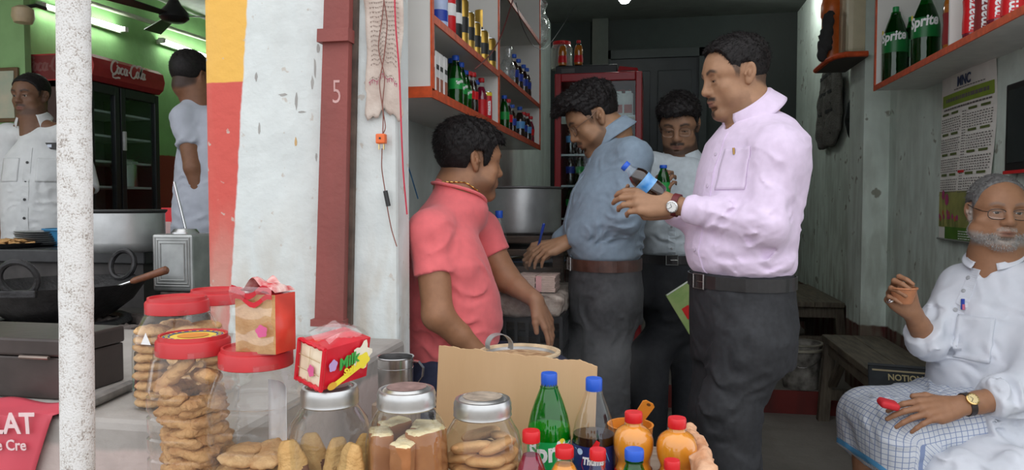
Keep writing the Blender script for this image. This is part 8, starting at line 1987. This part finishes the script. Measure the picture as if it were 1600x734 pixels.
    watch(me, wrs[0] + nrm(els[0] - wrs[0]) * .028, wrs[0] - els[0], nrm(NEAR * .75 + UP * .65), .0305, .0165, mat('dark_strap', (.03, .022, .02), rough=.5), mat('gold_case', (.65, .45, .18), rough=.25, metal=1), mat('dial_gold', (.72, .58, .30), rough=.3), .9)
    g = MB(); f_ = nrm(UP * .80 + LEFT * .45); rc = P(1391, 470, 2.22); g.tube([rc + .0105 * (math.cos(a) * nrm(np.cross(f_, NEAR)) + math.sin(a) * NEAR) * 1.0 for a in np.linspace(0, 6.28, 19)[:-1]], .0022, 6, closed=True); g.build('finger_ring', mat('silver', (.75, .75, .75), rough=.2, metal=1), me, world=True)
    # clay cup, red phone pouch
    cc = P(1411, 474, 2.22); t = thing('clay_cup', cc, 'small red clay tea cup in the old man\'s raised hand', 'cup'); cl = mat('terracotta', (.46, .19, .09), rough=.85, var=.15, scale=30, bump=.15, bscale=120)
    s_ = 2.27 / 1150; MB().lathe([(0, 0), (11.5 * s_, 0), (13 * s_, .004), (19 * s_, .044), (20.5 * s_, .046), (20 * s_, .050), (17.5 * s_, .050), (12 * s_, .008), (0, .006)], 32).build('cup_body', cl, t); MB().lathe([(0, .034), (15.5 * s_, .034)], 24).build('tea', mat('milk_tea', (.35, .18, .08), rough=.2), t)
    rp_ = P(1388, 631, 2.10); vs, fs = surface([rbox((0, 0, 0), (.028, .020, .011), rad=.009)], .0035); yaw = math.atan2(RGT[1], RGT[0]); o_ = link('red_pouch', np_mesh('pouch', vs, fs), mat('pouch_red', (.55, .02, .03), rough=.6), loc=rp_); o_.rotation_euler = (.2, .25, yaw); tag(o_, 'small red pouch under the old man\'s fingers on his knee', 'pouch')
    return me
man_old()
# ---------------------------------------------------------------- two men of the sweet stall
def man_left():
    D = 4.1; J = lambda px, py, dd=0.: P(px, py, D + dd)
    F = nrm(NEAR * .97 - LEFT * .10); R = basis(F, UP); tone = V(.17, .085, .05)
    o = J(62, 368); nb = J(53, 184)
    hd = Head(J(49, 150), nrm(NEAR * .97 + LEFT * .12 - UP * .10), UP, 1.0, tone, lid=.5, beard=.45, moust=.75, fade=.85)
    shs = [J(112, 212, -.02), J(16, 212, .06)]; els = [J(136, 292, -.02), J(6, 296, .08)]; wrs = [J(118, 352, -.16), J(2, 362, -.02)]
    body = hd.prims() + hd.neck(nb) + trunk(nb, o, F, shs, els, wrs)
    for i, (w_, e) in enumerate(zip(wrs, els)): body += [cap(e, w_, .042, .028)] + hand(w_, nrm(w_ - e), NEAR, 'LR'[i], .95)
    body += [cap(o - R[:, 0] * .08 - UP * .1, V(*(o - R[:, 0] * .09)[:2], .33), .08, .05), cap(o + R[:, 0] * .08 - UP * .1, V(*(o + R[:, 0] * .09)[:2], .33), .08, .05)]
    me = person('person', V(o[0], o[1], .25), body, .0055, 'man in a white buttoned shirt standing behind the white post', skin('skin_dark', tone), hd.colour)
    hd.hair(me, HAIRM, top=.008, side=.003, amp=.002, spikes=900, slen=.008, h=.005); hd.eyes(me, (0, 1, -.1))
    wm = mat('white_shirting', (.62, .63, .63), rough=.85, var=.06, scale=20, bump=.1, bscale=600)
    top = [loft(o, R, [(-.08, 0, 0, .19, .14), (.1, 0, .01, .185, .135), (.28, 0, 0, .19, .13), (.44, 0, -.01, .17, .105), (.52, 0, -.01, .10, .08), (.58, 0, -.01, .07, .065)], rnd=.05)]
    for sh, el in zip(shs, els): top += [cap(nb - UP * .08, sh, .05, .06, .05), cap(sh, el, .068, .062, .04)]
    top += [q for e, w_ in zip(els, wrs) for q in hem(e + nrm(w_ - e) * .01, w_ - e, .05)] + [cap(nb, nb + UP * .2, .06, .065, .01, 's'), ell(nb + F * .06 - UP * .03, (.026, .035, .06), R, .012, 's')]
    dsp = folds([(J(60, 330, -.1), UP + LEFT * .3, .06, .008, .2), (J(90, 280, -.1), UP * .5 - LEFT, .07, .006, .15)], 111, .003, 6.)
    top = order(top); garment('shirt', top, .008, wm, me, dsp); collar(me, wm, nb + F * .006, F, UP, .062, .066, .03, .046, .42, .75, .02)
    strip(me, wm, top, [o + R @ V(0, .2, z) for z in (.48, .3, .15, -.06)], .035, 'placket', dsp, dirv=-F)
    pp, nn = project(top, np.array([o + R @ V(0, .22, z) for z in (.40, .30, .20, .10, 0.)]), -F, dsp, .004); buttons(me, INK_K, pp, nn, .0075)
    for sx_ in (-1, 1): patch(me, wm, top, o + R @ V(sx_ * .10, .2, .36), R[:, 0], R[:, 2], .11, .13, 'pocket', dsp, dirv=-F)
    q, nq = project(top, np.array([J(80, 228, -.3)]), nrm(ray(80, 228)), dsp, .006); M_ = frame(q[0], RGT, UP); g = MB(); g.box(V(-.04, -.018, 0), V(.04, .018, .006), bev=.003); g.v = [tuple(M_ @ Vector(v)) for v in g.v]; g.build('name_badge', INK_K, me, world=True)
    g = MB(); g.box(V(-.018, -.008, .006), V(.006, .008, .0075)); g.v = [tuple(M_ @ Vector(v)) for v in g.v]; g.build('badge_print', mat('badge_pale', (.6, .65, .75)), me, world=True)
    tr = [loft(o, R, [(-.2, 0, 0, .165, .125), (-.04, 0, 0, .17, .128)], rnd=.02, k=.03)] + [cap(o + R[:, 0] * s_ * .08 - UP * .15, V(*(o + R[:, 0] * s_ * .09)[:2], .34), .095, .07, .03) for s_ in (-1, 1)]
    garment('trousers', tr, .011, mat('blue_denim', (.05, .08, .14), rough=.8, var=.2, scale=40), me)
    for s_ in (-1, 1): shoe(me, V(*(o + R[:, 0] * s_ * .09)[:2], .34), F)
man_left()
def man_grey():
    D = 3.7; J = lambda px, py, dd=0.: P(px, py, D + dd)
    F = nrm(-NEAR * .80 - LEFT * .55); R = basis(F, UP); tone = V(.19, .085, .045)
    o = J(322, 385); nb = J(310, 146)
    hd = Head(J(299, 123), nrm(-NEAR * .86 - LEFT * .36 - UP * .28), UP, 1.06, tone, lid=.5, fade=.8, zl=[(-.13, -.085), (-.07, -.085), (-.035, -.05), (-.022, .03), (.012, .033), (.022, -.02), (.034, -.01), (.046, .05), (.07, .07), (.1, .075)])
    shs = [J(292, 186, -.06), J(372, 186, .10)]; els = [J(303, 262, -.13), J(382, 270, .1)]; wrs = [J(324, 338, -.10), J(372, 338, .25)]
    body = hd.prims() + hd.neck(nb, .055, .065) + [cap(nb, o + UP * .1, .08, .1, .03)]
    for i, (sh, e, w_) in enumerate(zip(shs, els, wrs)): body += [cap(nb - UP * .03, sh, .05, .05), cap(sh, e, .058, .047), cap(e, w_, .047, .030)] + hand(w_, nrm(w_ - e), NEAR, 'LR'[i], .95)
    body += [cap(o + R[:, 0] * s_ * .09 - UP * .1, V(*(o + R[:, 0] * s_ * .09)[:2], .33), .08, .05) for s_ in (-1, 1)]
    me = person('person', V(o[0], o[1], .25), body, .0055, 'man in a grey T-shirt with his back turned beside the red wall edge', skin('skin_umber', tone), hd.colour)
    hd.hair(me, HAIRM, top=.012, side=.006, amp=.002, spikes=1800, slen=.010, h=.005)
    gm = mat('grey_jersey', (.40, .42, .48), rough=.85, var=.06, scale=20, bump=.1, bscale=600)
    top = [loft(o, R, [(-.10, 0, 0, .19, .15), (.1, 0, 0, .19, .15), (.32, 0, .02, .205, .145), (.52, 0, .03, .20, .125), (.62, 0, .03, .14, .10), (.70, 0, .02, .08, .07)], rnd=.05)]
    for sh, e in zip(shs, els): top += [cap(nb - UP * .06, sh, .06, .066, .05), cap(sh, sh + (e - sh) * .68, .073, .068, .04)]
    top += [q for sh, e in zip(shs, els) for q in hem(sh + (e - sh) * .6, e - sh, .062, .12)] + [cap(nb + UP * .015, nb + UP * .2, .068, .07, .01, 's')]
    top = order(top); garment('t_shirt', top, .008, gm, me, folds([(J(290, 330, -.1), UP + LEFT * .4, .07, .008, .25), (J(280, 230, -.1), UP * .6 + LEFT, .08, .007, .2)], 121, .003, 6.))
    tr = [loft(o, R, [(-.25, 0, 0, .17, .135), (-.06, 0, 0, .178, .14)], rnd=.02, k=.03)] + [cap(o + R[:, 0] * s_ * .08 - UP * .15, V(*(o + R[:, 0] * s_ * .09)[:2], .34), .10, .075, .03) for s_ in (-1, 1)]
    garment('trousers', tr, .011, mat('teal_cloth', (.02, .13, .20), rough=.8, var=.15, scale=40), me)
    watch(me, wrs[0] + nrm(els[0] - wrs[0]) * .03, wrs[0] - els[0], NEAR, .031, .018, INK_K, INK_K, mat('dial_dark', (.03, .03, .035)), .9)
    for s_ in (-1, 1): shoe(me, V(*(o + R[:, 0] * s_ * .09)[:2], .34), F)
man_grey()
# ---------------------------------------------------------------- steam drifting off the tea pan
def steam():
    m = bpy.data.materials.new('thin_steam'); m.use_nodes = True; n, l = m.node_tree.nodes, m.node_tree.links; n.remove(n['Principled BSDF'])
    v = n.new('ShaderNodeVolumeScatter'); v.inputs['Anisotropy'].default_value = .2; v.inputs['Color'].default_value = (.95, .95, .96, 1)
    tc = n.new('ShaderNodeTexCoord'); nz = n.new('ShaderNodeTexNoise'); nz.inputs['Scale'].default_value = 2.6; nz.inputs['Detail'].default_value = 4; nz.inputs['Distortion'].default_value = 1.2
    mp = n.new('ShaderNodeMapping'); mp.inputs['Scale'].default_value = (1, 1, .55); l.new(tc.outputs['Object'], mp.inputs[0]); l.new(mp.outputs[0], nz.inputs['Vector'])
    mr = n.new('ShaderNodeMapRange'); mr.inputs[1].default_value = .48; mr.inputs[2].default_value = .75; mr.inputs[4].default_value = 1.
    gr = n.new('ShaderNodeTexGradient'); gr.gradient_type = 'SPHERICAL'; m2 = n.new('ShaderNodeMapping'); m2.inputs['Scale'].default_value = (1 / .30, 1 / .22, 1 / .36); l.new(tc.outputs['Object'], m2.inputs[0]); l.new(m2.outputs[0], gr.inputs[0])
    mu = n.new('ShaderNodeMath'); mu.operation = 'MULTIPLY'; l.new(nz.outputs['Fac'], mr.inputs[0]); l.new(mr.outputs[0], mu.inputs[0]); l.new(gr.outputs['Fac'], mu.inputs[1])
    m3 = n.new('ShaderNodeMath'); m3.operation = 'MULTIPLY'; m3.inputs[1].default_value = 3.2; l.new(mu.outputs[0], m3.inputs[0]); l.new(m3.outputs[0], v.inputs['Density']); l.new(v.outputs[0], n['Material Output'].inputs['Volume'])
    bm = bmesh.new(); bmesh.ops.create_icosphere(bm, subdivisions=3, radius=1.); 
    for x in bm.verts: x.co = Vector((x.co.x * .30, x.co.y * .22, x.co.z * .36))
    me = bpy.data.meshes.new('steam'); bm.to_mesh(me); bm.free()
    c = P(925, 490, 2.15); o = link('steam', me, m, loc=c); tag(o, 'thin white steam drifting from the tea pan past the writing man', 'steam', None, 'stuff')
steam()
